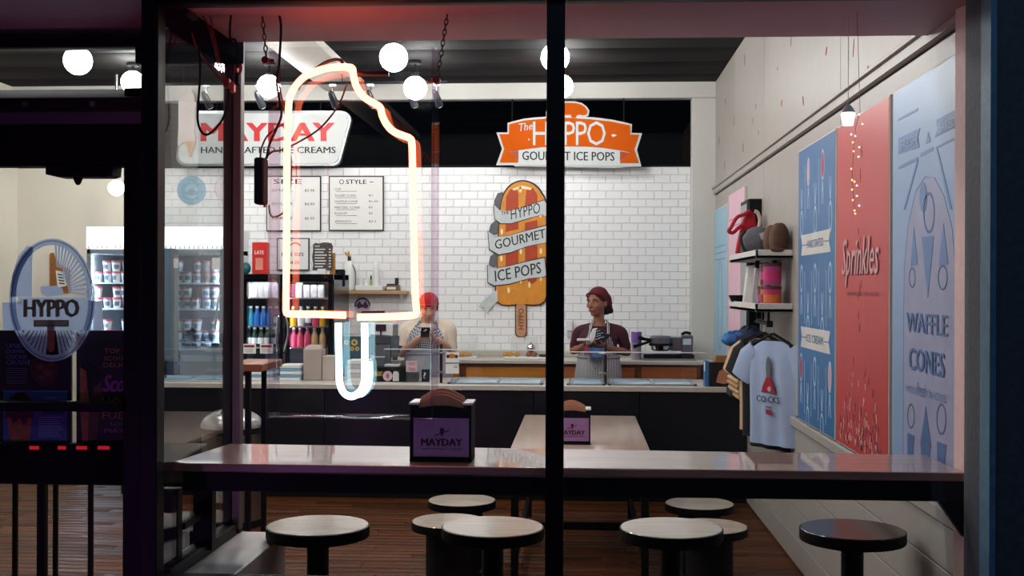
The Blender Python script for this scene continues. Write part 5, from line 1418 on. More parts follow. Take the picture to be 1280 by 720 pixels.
# spoons poster
r, sh, ya, yb = poster(998, 1044, .925, 2.525, BLU, 'blue poster of sundae spoons with two cream ribbons on the right wall')
Wd = ya-yb
def S(s, z): return (ya-Wd*s, z)
PKS = mat('poster_pink_scoop', (206, 160, 172), .5); RDS = mat('poster_red_scoop', (172, 52, 76), .5)
def spoon(s, zc, up, fill=None):
    g = G(); e = 1 if up else -1
    L = .36
    def ringp(cz, rx, rz, k):
        n = 14; o = [(ya-Wd*s+rx*math.cos(i*2*math.pi/n), cz+rz*math.sin(i*2*math.pi/n)) for i in range(n)]
        for i in range(n):
            a, b = o[i], o[(i+1) % n]; q = lambda p: (ya-Wd*s+(p[0]-(ya-Wd*s))*k, cz+(p[1]-cz)*k)
            g.prism([(XP-.003, *a), (XP-.003, *b), (XP-.003, *q(b)), (XP-.003, *q(a))], (.001, 0, 0))
    ringp(zc+e*.07, .042, .085, .78)
    y = ya-Wd*s
    g.prism([(XP-.003, y-.010, zc-e*.02), (XP-.003, y+.010, zc-e*.02), (XP-.003, y+.016, zc-e*.07), (XP-.003, y-.016, zc-e*.07)], (.001, 0, 0))
    g.prism([(XP-.003, y-.02, zc-e*.07), (XP-.003, y-.008, zc-e*.07), (XP-.003, y-.02, zc-e*.14), (XP-.003, y-.028, zc-e*.14)], (.001, 0, 0))
    g.prism([(XP-.003, y+.02, zc-e*.07), (XP-.003, y+.008, zc-e*.07), (XP-.003, y+.02, zc-e*.14), (XP-.003, y+.028, zc-e*.14)], (.001, 0, 0))
    sp = obj('spoon_print', g, LIN, sh)
    if fill:
        g = G(); g.prism([(XP-.0035, y+.034*math.cos(i*.5236), zc+e*.07+.07*math.sin(i*.5236)) for i in range(12)], (.001, 0, 0)); obj('scoop_print', g, fill, sp)
for zc, ups in ((2.27, (0, 1, 0, 1, 0)), (1.66, (1, 0, 1, 0, 1)), (1.14, (1, 0, 1, 0, 1))):
    for k in range(5):
        s = .11+.195*k
        fill = {(2.27, 1): PKS, (2.27, 3): RDS, (1.14, 0): RDS, (1.14, 4): PKS}.get((zc, k))
        spoon(s, zc+(.03 if ups[k] else -.12), ups[k], fill)
        if zc != 2.27 or k % 2 == 0:
            g = G(); y = ya-Wd*(s+.1); g.prism([(XP-.003, y-.004, zc-.16), (XP-.003, y+.004, zc-.16), (XP-.003, y+.004, zc+.14), (XP-.003, y-.004, zc+.14)], (.001, 0, 0)); obj('stick_print', g, LIN, sh) if k < 4 else None
CRM = mat('poster_cream', (206, 202, 196), .5)
for zc, s_ in ((1.955, 'HANDCRAFTED'), (1.42, 'ICE CREAM')):
    pts = [S(.1, zc-.06), S(.9, zc-.06), S(.86, zc), S(.9, zc+.06), S(.1, zc+.06), S(.13, zc)]
    b_ = obj('ribbon_print', flat(pts, .0035), CRM, sh)
    O = V((XP-.0038, *S(.27, zc-.022))); text(s_, O, (0, -Wd*.46, 0), (0, 0, .045), (-1, 0, 0), BLU, b_)
    g = flat([S(.14, zc-.003), S(.25, zc-.003), S(.25, zc+.003), S(.14, zc+.003)], .0042); g.prism([(XP-.0042, *S(.75, zc-.003)), (XP-.0042, *S(.86, zc-.003)), (XP-.0042, *S(.86, zc+.003)), (XP-.0042, *S(.75, zc+.003))], (.001, 0, 0)); obj('dash', g, BLU, b_)
# sprinkles poster
r, sh, ya, yb = poster(1046, 1111.5, .925, 2.525, RDP, 'tall red poster with sprinkles lettering on the right wall')
MAR = mat('poster_maroon', (116, 44, 52), .5); PKL = mat('poster_pink_letter', (214, 158, 158), .5)
rtext('Sprinkles', 1053.5, 359.5, 1099.5, 302, MAR, sh, d=.003, shear=.3, bold=.02)
rtext('Sprinkles', 1052.5, 358, 1098.5, 300, PKL, sh, d=.005, shear=.3, bold=.01)
rtext('ALWAYS ON THE HOUSE', 1059, 369.5, 1098.5, 364.5, MAR, sh, bold=.01)
cols = [mat('print_rose', (206, 120, 130), .5), mat('print_cream', (224, 190, 170), .5), mat('print_plum', (130, 60, 84), .5)]
gs = [G(), G(), G()]
for k in range(150):
    t = random.random()**.7
    z = .95 + .50*(1-t)**1.4*random.random()**.5*1.05
    sprd = .42 if z < 1.06 else .42*max(.05, (1.5-z)/.5)
    y = (ya+yb)/2 + random.uniform(-1, 1)*sprd
    y = min(max(y, yb+.03), ya-.03)
    a = math.pi/2+random.uniform(-.5, .5); L = random.uniform(.018, .045)
    dy, dz = math.cos(a)*L, math.sin(a)*L; ey, ez = -math.sin(a)*.005, math.cos(a)*.005
    gs[k % 3].prism([(XP-.0035, y-ey, z-ez), (XP-.0035, y+dy-ey, z+dz-ez), (XP-.0035, y+dy+ey, z+dz+ez), (XP-.0035, y+ey, z+ez)], (.001, 0, 0))
for k in range(3): obj('sprinkle_print', gs[k], cols[k], sh, kind='stuff')
g = G()
for k in range(18):
    z = 1.45+random.random()*.9; y = (ya+yb)/2+random.uniform(-.03, .03)
    g.prism([(XP-.0035, y, z), (XP-.0035, y+.004, z), (XP-.0035, y+.006, z+.035), (XP-.0035, y+.002, z+.035)], (.001, 0, 0))
obj('falling_sprinkles', g, cols[2], sh)
# waffle cones poster
r, sh, ya, yb = poster(1115.5, 3.985, .925, 2.525, LBL, 'large light blue poster about waffle cones nearest the window')
DBL = mat('poster_slate_blue', (76, 106, 156), .5); ARC = mat('poster_lilac_grey', (152, 156, 184), .5); MBL = mat('poster_mid_blue', (98, 130, 176), .5)
yl = RP(1130, 360).y
def q(u, v):
    p = RP(u, v, .003); return (p.y, p.z)
arch = [(yl, .94)] + [q(*p) for p in ((1130,400),(1131,330),(1136,280),(1145,241),(1157,222),(1168,222),(1180,245),(1190,285),(1194,330))] + [(q(1194, 330)[0], .94)]
arch[0] = (arch[1][0], .94)
g = G(); g.prism([(XP-.0025, y-.0, z) for y, z in [(a[0]+(.012 if i < 6 else 0), a[1]+(.006 if i in (4,5) else 0)) for i, a in enumerate(arch)]], (.001, 0, 0)); obj('arch_shadow', g, DBL, sh)
g = G(); g.prism([(XP-.0035, y, z) for y, z in arch], (.001, 0, 0)); ar = obj('arch_print', g, ARC, sh)
rtext('WAFFLE', 1133.5, 414, 1184.5, 390.5, DBL, ar, d=.005, bold=.06)
rtext('CONES', 1136.5, 461.5, 1180.5, 434, DBL, ar, d=.005, bold=.06)
rtext('MADE', 1133, 489, 1144, 481, MBL, ar, d=.005); rtext('fresh', 1145.5, 494, 1158, 477, DBL, ar, d=.005, shear=.3); rtext('IN HOUSE', 1160, 497, 1183, 487, MBL, ar, d=.005)
def cone(u0, u1, vt, vb, m=MBL):
    g = G(); c_ = (u0+u1)/2
    g.prism([RP(u0, vt, .005), RP(u1, vt-1, .005), RP(c_, vb, .005)], (.001, 0, 0)); obj('cone_print', g, m, ar)
cone(1152, 1167, 296, 372); 
g = G(); g.prism([RP(1138, 333, .005), RP(1147, 331, .005), RP(1142, 284, .005)], (.001,0,0)); g.prism([RP(1173, 333, .005), RP(1185, 330, .005), RP(1179, 279, .005)], (.001,0,0)); obj('cone_print', g, MBL, ar)
def oval(cu, cv, ru, rv, m=None, k=.86, fill=False, name='scoop_print'):
    g = G(); n = 18
    o = [(cu+ru*math.cos(i*2*math.pi/n), cv+rv*math.sin(i*2*math.pi/n)) for i in range(n)]
    if fill: g.prism([RP(a[0], a[1], .005) for a in o], (.001, 0, 0))
    else:
        for i in range(n):
            a, b = o[i], o[(i+1) % n]; f = lambda p: (cu+(p[0]-cu)*k, cv+(p[1]-cv)*k)
            g.prism([RP(*a, .005), RP(*b, .005), RP(*f(b), .005), RP(*f(a), .005)], (.001, 0, 0))
    obj(name, g, m or DBL, ar)
oval(1154, 247, 4.5, 19, MBL, fill=True); oval(1161, 266, 7, 26, DBL); oval(1140, 347, 4, 13); oval(1178, 347, 6, 16)
oval(1138.5, 520, 4.5, 16); oval(1176.5, 524, 6, 20)
g = G()
for u0, u1, vt, vb in ((1134, 1143, 541, 590), (1151, 1163, 556, 600), (1171, 1183, 552, 600)):
    g.prism([RP(u0, vt, .005), RP(u1, vt+4, .005), V((RP((u0+u1)/2+2, vb, .005).x, RP((u0+u1)/2+2, 400).y, .94)), V((RP(u0, vb, .005).x, RP((u0+u1)/2-2, 400).y, .94))], (.001, 0, 0))
g.prism([RP(1157, 508, .005), RP(1150, 556, .005), RP(1164, 560, .005)], (.001, 0, 0)); obj('cone_print', g, DBL, ar)
g = G(); g.prism([RP(*p, .0035) for p in ((1123, 173), (1150, 160), (1147, 172), (1149, 184), (1123, 193))], (.001, 0, 0)); t1 = obj('tag_print', g, MBL, sh)
g = G(); g.prism([RP(*p, .0035) for p in ((1170, 150), (1196, 136), (1196, 158), (1168, 172), (1172, 161))], (.001, 0, 0)); t2 = obj('tag_print', g, MBL, sh)
rtext('FRESH', 1125.5, 188.5, 1146, 177, LBL, t1, d=.006); rtext('BAKED', 1173.5, 166, 1194, 154, LBL, t2, d=.006)
g = G()
for pts in (((1123,148),(1147,135),(1147,138),(1123,151)), ((1123,208),(1147,196),(1147,200),(1123,212)), ((1150,192),(1166,184),(1166,188),(1150,196)), ((1170,183),(1196,170),(1196,173),(1170,186)), ((1170,186),(1172,186),(1190,262),(1187,262)), ((1146,200),(1148,200),(1131,262),(1129,262)), ((1157,180),(1160,165),(1163,177))):
    g.prism([RP(*p, .0035) for p in pts], (.001, 0, 0))
obj('line_print', g, MBL, sh)
# ================================================================== RIGHT WALL: SHELVES AND GOODS
def ledge(label, y0, y1, zb, d=.24, t=.055):
    r = thing('wall_ledge', label, 'shelf', (XR-d/2, (y0+y1)/2, zb), 'white ledges on the right wall')
    g = G(); g.cbox((XR-d, y0, zb), (XR-.009, y1, zb+.022), .003); obj('board', g, WHITE, r)
    g = G(); g.cbox((XR-d, y0, zb), (XR-d+.018, y1, zb+t), .003); obj('front_lip', g, WHITE, r)
    g = G(); g.cbox((XR-d, y0, zb), (XR-.009, y0+.018, zb+t), .003); obj('end_lip', g, WHITE, r)
    return r
z1 = PY(943, 317, 7.19).z - .03
z2 = PY(943, 384, 7.19).z - .03
z3 = PY(909, 431, 8.4).z - .03
z4 = PY(911, 490, 8.4).z - .03
ledge('top white wall ledge holding a grey backpack and brown caps', 7.19, 8.40, z1)
ledge('second white wall ledge holding pink tins', 7.19, 8.40, z2)
ledge('third white wall ledge holding blue clothes', 7.75, 8.42, z3)
ledge('lowest white wall ledge holding folded beige shirts', 7.75, 8.42, z4)
# mirror strips
MIR = mat('dull_mirror', (130, 136, 142), .15, .9)
r = thing('mirror_strip', 'tall narrow black framed mirror strip behind the ledges', 'mirror', (XR-.03, 8.7, 1.0))
ym = 8.42; xm = XR-.10
g = G(); g.cbox((xm, ym, 1.15), (XR-.009, ym+.02, 2.36), .003); g.cbox((xm-.004, ym+.02, 1.15), (XR-.009, ym+.05, 2.36), .003); obj('frame', g, BLACK, r)
g = G(); g.box((xm-.01, ym+.055, 1.2), (xm, ym+.36, 2.33)); obj('glass', g, MIR, r)
g = G(); g.cbox((xm-.006, ym+.36, 1.15), (XR-.009, ym+.40, 2.36), .003); g.cbox((xm-.006, ym+.05, 2.33), (XR-.009, ym+.36, 2.36)); g.box((xm, ym+.05, 1.15), (XR-.009, ym+.36, 2.33)); obj('frame', g, BLACK, r)
r = thing('picture_frame', 'black framed picture leaning on the second ledge', 'picture', (XR-.06, 7.65, z2+.022))
g = G(); P4 = [(XR-.13, 7.62, z2+.022), (XR-.13, 7.86, z2+.022), (XR-.05, 7.86, z2+.36), (XR-.05, 7.62, z2+.36)]; g.prism(P4, (.02, 0, 0)); obj('frame', g, BLACK, r)
g = G(); P4 = [(XR-.129, 7.645, z2+.05), (XR-.129, 7.835, z2+.05), (XR-.057, 7.835, z2+.335), (XR-.057, 7.645, z2+.335)]; g.prism(P4, (-.004, 0, 0)); obj('picture', g, MIR, r)
# red tote, backpack, caps
TOTE = mat('red_canvas', (172, 20, 34), .8, vary=.12)
r = thing('tote_bag', 'bright red tote bag with long handles slung behind the grey backpack', 'bag', (XR-.16, 8.3, z1+.03))
yq = 8.28
def pq(u, v, Y=8.28): return PY(u, v, Y)
g = G(); g.prism([pq(*p) for p in ((927,282),(932,268),(938,263),(944,268),(946,283),(950,300),(940,314),(920,317),(922,305))], (0, .07, 0)); obj('bag', g, TOTE, r, bevel=.01)
g = G(); g.tube(spline([pq(*p, 8.25) for p in ((938,263),(930,268),(921,272),(914,284),(911,289),(916,291),(923,285),(928,281))], 4), .013, 8); obj('handle', g, TOTE, r)
g = G(); g.tube(spline([pq(*p, 8.22) for p in ((943,264),(947,266),(950,275),(948,286),(945,292))], 4), .014, 8); obj('strap', g, mat('pale_strap', (196, 176, 166), .7), r)
BPK = mat('grey_felt', (92, 88, 96), .85, vary=.15, scale=20); BPK2 = mat('grey_felt_dark', (48, 46, 50), .85)
r = thing('backpack', 'charcoal grey backpack lying on the top ledge', 'backpack', (XR-.14, 7.9, z1+.03))
g = G(); c = PY(947, 297, 7.85); g.ball((c.x, 7.85, z1+.13), (.11, .16, .105), 20, 14); g.ball((c.x-.06, 7.9, z1+.10), (.05, .09, .08), 14, 10); obj('body', g, BPK, r)
g = G(); g.ball((c.x+.045, 7.72, z1+.12), (.06, .06, .07), 14, 10); obj('pocket', g, BPK2, r)
g = G(); P_ = [PY(*p, 7.655) for p in ((949,292),(955,290),(958,296),(952,300))]; g.prism(P_, (0, .004, 0)); obj('patch', g, mat('pale_patch', (206, 200, 204), .6), r)
g = G(); g.tube(spline([PY(*p, 7.75) for p in ((932,288),(926,297),(929,310),(934,316),(939,318))], 4), .011, 8); obj('strap', g, BPK2, r)
BRC = mat('brown_felt', (78, 52, 40), .9, vary=.15, scale=20)
for k in range(4):
    y = 7.60-.118*k
    r = thing('brown_cap', ['brown cap at the back of the row on the top ledge', 'second brown cap in the row on the top ledge', 'third brown cap in the row on the top ledge', 'front brown cap of the row on the top ledge'][k], 'cap', (XR-.10, y, z1+.03), 'brown caps on the top ledge')
    g = G(); g.ball((XR-.075, y, z1+.128-.006*(k % 2)), (.055, .052, .105), 16, 12); obj('crown', g, BRC if k % 2 else mat('brown_felt_pale', (104, 74, 56), .9, vary=.15, scale=20), r)
    g = G(); g.ball((XR-.105, y-.02, z1+.05), (.075, .045, .02), 14, 8); obj('brim', g, BRC, r)
# tins and small goods on the second ledge
PK = [mat('tin_pink', (200, 50, 110), .35), mat('tin_orange', (206, 112, 40), .35), mat('tin_rust', (130, 50, 40), .4), mat('tin_pink2', (186, 70, 130), .35)]
zz = z2+.024
tl = ['lower pink tin at the front of the second ledge', 'lower orange tin behind the pink one on the second ledge', 'rust brown tin at the back of the lower row', 'upper pink tin stacked on the second ledge', 'upper rose tin stacked behind the pink one']
for k, (y, z, m) in enumerate(((7.28, zz, 0), (7.40, zz, 1), (7.52, zz, 2), (7.29, zz+.145, 3), (7.42, zz+.145, 2))):
    r = thing('gift_tin', tl[k], 'tin', (XR-.12, y, z), 'pink and orange tins')
    g = G(); g.lathe((XR-.12, y, z), [(.054, 0), (.056, .004), (.056, .12), (.05, .124)], 18); obj('tin', g, PK[m], r)
    g = G(); g.lathe((XR-.12, y, z+.118), [(.058, 0), (.058, .018), (.05, .022)], 18); obj('lid', g, mat('tin_lid_brown', (84, 50, 44), .4), r)
    g = G(); g.lathe((XR-.12, y, z+.035), [(.0568, 0), (.0568, .05)], 18); obj('band', g, PK[(m+1) % 4], r)
g = G(); g.prism([(XR-.2, 8.08, zz), (XR-.04, 8.02, zz), (XR-.06, 8.03, zz+.3), (XR-.17, 8.07, zz+.28)], (0, -.05, 0)); obj('white_pouch', g, mat('white_cloth', (218, 214, 210), .8), label='plain white pouch standing on the second ledge', cat='pouch', bevel=.012)
r = thing('black_bowl', 'shallow black bowl with a pestle at the far end of the second ledge', 'bowl', (XR-.15, 8.26, zz))
g = G(); g.lathe((XR-.15, 8.26, zz), [(.05, 0), (.1, .03), (.12, .075), (.11, .075), (.085, .035), (.04, .012)], 22); obj('bowl', g, MATTE, r)
g = G(); g.tube([(XR-.13, 8.24, zz+.03), (XR-.06, 8.16, zz+.19)], [.018, .024], 10); obj('pestle', g, MATTE, r)
g = G(); g.lathe((XR-.15, 8.26, zz+.03), [(.03, 0), (.07, .018), (.05, .03)], 16); obj('contents', g, mat('olive_seeds', (120, 120, 84), .8), r)
r = thing('steel_scoop', 'tall black and steel scoop standing by the black frame', 'scoop', (XR-.16, 7.75, zz))
g = G(); g.tube(spline([(XR-.17, 7.72, zz), (XR-.16, 7.72, zz+.15), (XR-.15, 7.72, zz+.26)], 4), .016, 8); obj('shaft', g, STEEL, r)
g = G(); g.tube(spline([(XR-.15, 7.72, zz+.26), (XR-.145, 7.72, zz+.31), (XR-.12, 7.72, zz+.34), (XR-.11, 7.72, zz+.31)], 4), .014, 8); obj('grip', g, MATTE, r)
# blue clothes heaped on the third ledge
BLC = [mat('blue_cloth', (26, 74, 134), .8, vary=.25, scale=16), mat('navy_cloth', (24, 32, 62), .8, vary=.2), mat('sky_blue_cloth', (60, 120, 176), .8, vary=.25, scale=20)]
zz = z3+.024
for k, (u, v, rx, ry, rz, m, l) in enumerate(((916, 424, .085, .10, .05, 2, 'bright blue bandana at the left of the third ledge'), (926, 422, .10, .13, .055, 0, 'blue cloth bundle in the middle of the third ledge'), (938, 424, .10, .12, .075, 1, 'navy cloth bundle at the right of the third ledge'), (934, 416, .08, .10, .035, 0, 'blue cloth laid over the navy bundle'))):
    Y = 8.3-.12*k if k < 3 else 8.06
    c = PY(u, v, Y); g = G()
    g.ball((min(c.x, XR-.1-rx*.1), Y, zz+rz*(1 if k < 3 else 2.6)), (rx, ry, rz), 18, 12)
    for j in range(5):
        a = random.random()*6.28; p = V((min(c.x, XR-.11), Y, zz+rz*(1 if k < 3 else 2.6)))
        g.tube(spline([p+V((math.cos(a)*rx*.9, math.sin(a)*ry*.9, -rz*.2)), p+V((math.cos(a)*rx*.4, math.sin(a)*ry*.4, rz*.92)), p+V((-math.cos(a+.5)*rx*.7, -math.sin(a+.5)*ry*.7, rz*.55))], 4), .016, 6)
    obj('folded_cloth', g, BLC[m], label=l, cat='cloth', group='blue clothes on the third ledge')
# folded beige shirts
BEI = mat('beige_cotton', (202, 170, 132), .85, vary=.08, scale=12); BEI2 = mat('tan_cotton', (176, 138, 98), .85, vary=.1, scale=12)
zz = z4+.024
for k in range(5):
    r = thing('folded_shirt', ['lowest', 'second', 'middle', 'fourth', 'topmost'][k]+' folded beige shirt in the pile on the lowest ledge', 'shirt', (XR-.13, 8.1, zz+k*.036), 'folded beige shirts')
    j = random.uniform(-.015, .015); z = zz+k*.036
    def rr(x0, x1, y0, y1, z):
        return [(x0, y0, z), (x1, y0, z), (x1, y1, z), (x0, y1, z)]
    g = G(); g.cbox((XR-.245+j, 7.78, z), (XR-.02, 8.36+j, z+.017), .008); g.cbox((XR-.24+j, 7.80, z+.017), (XR-.02, 8.35+j, z+.034), .008); obj('shirt', g, BEI if k % 2 else BEI2, r, bevel=.006)
    g = G(); g.tube([(XR-.246+j, 7.80, z+.017), (XR-.246+j, 8.34, z+.017)], .014, 8); obj('fold', g, BEI if k % 2 else BEI2, r)
g = G(); a = PY(911, 488, 8.36); g.prism([(XR-.262, 8.36, zz), (XR-.262, 8.1, zz), (XR-.262, 8.1, zz+.035), (XR-.262, 8.36, zz+.05)], (-.006, 0, 0)); obj('black_clip', g, INK, label='dark clip strip at the front of the lowest ledge', cat='clip')
# hanging rail with tees
r = thing('clothes_rail', 'short black clothes rail under the second ledge', 'rail', (XR-.14, 7.4, z2-.06))
zr = z2-.075
g = G(); g.cyl((XR-.15, 7.2, zr), (XR-.15, 7.75, zr), .011, n=10); obj('bar', g, BLACK, r)
for y in (7.24, 7.46, 7.7):
    g = G(); g.cyl((XR-.15, y, zr), (XR-.15, y, z2-.001), .008); obj('drop', g, BLACK, r)
g = G(); g.cbox((XR-.17, 7.19, zr-.02), (XR-.13, 7.21, zr+.02), .003); obj('end_stop', g, BLACK, r)
def tee(label, ox, oy, dirv, m, hem, wdt=.50, art=False, colr=None, top=None):
    """T-shirt on a hanger; origin under the hook, dirv = horizontal direction from the far to the near sleeve"""
    d = V(dirv).normalized(); n = V((d.y, -d.x, 0)); n = n if n.y < 0 else -n
    ztop = zr-.11 if top is None else top
    c = V((ox, oy, 0))
    r = thing('hanging_tee', label, 't-shirt', (ox, oy, hem), 'tees on the clothes rail')
    def at_(a, z, off=0): p = c + d*a + n*off; return V((p.x, p.y, z))
    L = ztop-hem; h_ = wdt/2
    half = [(.07, ztop), (.085, ztop+.012), (h_*.74, ztop-.045), (h_*.92, ztop-.085), (h_*1.22, ztop-.25), (h_*.92, ztop-.285), (h_*.80, ztop-.20), (h_*.78, ztop-.45), (h_*.80, hem)]
    # front sheet with soft folds: columns across, rows down
    rows_ = [(ztop-.0, .09), (ztop-.03, .6*h_), (ztop-.07, .80*h_), (ztop-.14, .79*h_), (ztop-.25, .77*h_), (ztop-.45, .77*h_), (ztop-.6, .79*h_), (hem, .80*h_)]
    g = G(); cols_ = 14; vs = []
    rings = []
    for z, hw in rows_:
        fr_, bk_ = [], []
        for i in range(cols_+1):
            t = -1+2*i/cols_; fold = .012*math.sin(t*9+z*3)*min(1, (ztop-z)/.3)
            th = .022*math.sqrt(max(0, 1-t*t))
            fr_.append(at_(t*hw, z, th+fold)); bk_.append(at_(t*hw, z, -th+fold))
        rings.append(fr_+bk_[::-1])
    g.loft(rings)
    obj('shirt_body', g, m, r)
    for s in (-1, 1):
        g = G(); pts = [at_(s*h_*.62, ztop-.05), at_(s*h_*.86, ztop-.11), at_(s*h_*1.12, ztop-.25)]
        R2 = []
        for i, (p, w_) in enumerate(zip(pts, (.055, .085, .09))):
            e = (pts[min(i+1, 2)]-pts[max(i-1, 0)]).normalized(); up = e.cross(n).normalized()
            R2.append([p + up*w_*math.cos(k*.5236)*.95 + n*.02*math.sin(k*.5236) for k in range(12)])
        g.loft(R2); obj('sleeve', g, m, r)
    if art:
        f = r
        def fp(a, z): return at_(a, z, .037)
        g = G(); g.prism([fp(.0+.02*math.cos(i*.5236), ztop-.17+.075*math.sin(i*.5236)) for i in range(12)], n*.003); obj('grey_print', g, mat('tee_grey_print', (96, 98, 96), .7), r)
        g = G(); g.prism([fp(*p) for p in ((-.06, ztop-.325), (-.045, ztop-.28), (-.015, ztop-.225), (.02, ztop-.225), (.045, ztop-.28), (.065, ztop-.325), (.0, ztop-.315))], n*.004); obj('red_print', g, mat('tee_red_print', (160, 24, 44), .7), r)
        g = G(); g.prism([fp(.012+.015*math.cos(i*.785), ztop-.30+.018*math.sin(i*.785)) for i in range(8)], n*.006); obj('pink_print', g, PKS, r)
        p = fp(-.10, ztop-.385); text('CO CKS', p, d*.20, (0, 0, .04), n, INK, r, bold=.04, ext=.004)
        g = G(); g.prism([fp(-.02, ztop-.455), fp(.03, ztop-.455), fp(.03, ztop-.43), fp(-.02, ztop-.43)], n*.003); obj('red_mark', g, mat('tee_red_print', (160, 24, 44), .7), r)
        g = G(); g.prism([fp(-.02, ztop-.41), fp(.03, ztop-.41), fp(.03, ztop-.415), fp(-.02, ztop-.415)], n*.003); obj('line_print', g, INK, r)
    # hanger
    g = G(); hp = [at_(-.19, ztop-.03), at_(0, ztop+.045), at_(.19, ztop-.03)]; g.tube(hp, .008, 8); g.tube([hp[0], hp[2]], .006, 8)
    hg = obj('hanger', g, MATTE, r)
    g = G(); k = at_(0, ztop+.045); rx = .016
    g.tube(spline([k, V((k.x, k.y, zr-.02)), V((XR-.15+.02, k.y, zr+.005)), V((XR-.15, k.y, zr+.02)), V((XR-.15-.015, k.y, zr+.012))], 4), .0035, 6); obj('hook', g, STEEL, hg)
    return r
WTEE = mat('white_tee_cotton', (160, 176, 206), .85, vary=.05); BTEE = mat('black_tee_cotton', (24, 24, 28), .9)
tee('pale blue-white tee with a red printed figure, front of the clothes rail', XR-.12, 7.26, (.26, -.37, 0), WTEE, PY(970, 558, 7.2).z, .52, True)
tee('black tee hanging just behind the white one', XR-.095, 7.40, (.24, -.37, 0), BTEE, PY(985, 561, 7.2).z-.03, .56)
tee('second black tee hanging in the middle of the rail', XR-.13, 7.52, (.26, -.36, 0), BTEE, PY(950, 548, 7.5).z, .52)
tee('beige tee at the far end of the clothes rail', XR-.14, 7.62, (.26, -.36, 0), BEI, PY(948, 540, 7.6).z, .50)
# small lights and lantern built in place of street reflections in the glass
r = thing('reflected_lights', 'string of tiny amber and white lights standing in for reflections in the window', 'reflected lights', PY(1068, 268, 4.0))
ww = glow('amber_reflection', (1.0, .55, .12), 3.0); wh = glow('white_reflection', (1.0, .97, .92), 2.2)
pts = [(1062,-2),(1075,140),(1069,160),(1067,190),(1065,215),(1066,235),(1067,250),(1069,268)]
g = G(); tp = PY(1071, 90, 4.0); g.tube([V((tp.x, 4.0, ZSOF))]+[PY(u, v, 4.0) for u, v in pts[1:]], .0011, 5); obj('wire', g, mat('clear_wire', (150, 130, 120), .4), r)
for u, v, a in ((1074,143,0),(1078,155,0),(1066,178,1),(1067,189,1),(1074,184,0),(1073,196,0),(1064,211,1),(1065,225,1),(1068,227,1),(1071,232,0),(1065,237,1),(1071,245,0),(1066,250,1),(1074,257,0),(1068,263,1),(1069,267,1),(1064,168,0),(1069,170,0)):
    g = G(); g.ball(PY(u, v, 4.0), .0032, 8, 6); obj('bulb', g, ww if a else wh, r)
r = thing('reflected_lantern', 'small glowing white lantern standing in for a reflection in the window', 'lantern', PY(1060, 158, 4.05))
g = G(); P8 = [(-8, 142), (8, 142), (7, 157), (-6, 156)]; c = PY(1060, 157, 4.05); g.lathe((c.x, 4.05, c.z), [(.018, 0), (.026, .04), (.024, .045)], 16); obj('shade', g, glow('lantern_reflection', (.98, 1.0, .95), 1.3), r)
g = G(); g.lathe((c.x, 4.05, c.z+.045), [(.026, 0), (.014, .02), (.004, .03)], 14); g.cyl((c.x, 4.05, c.z+.07), (c.x, 4.05, ZSOF), .0012, n=6); obj('cap', g, mat('frosted_cap', (236, 236, 230), .5), r)
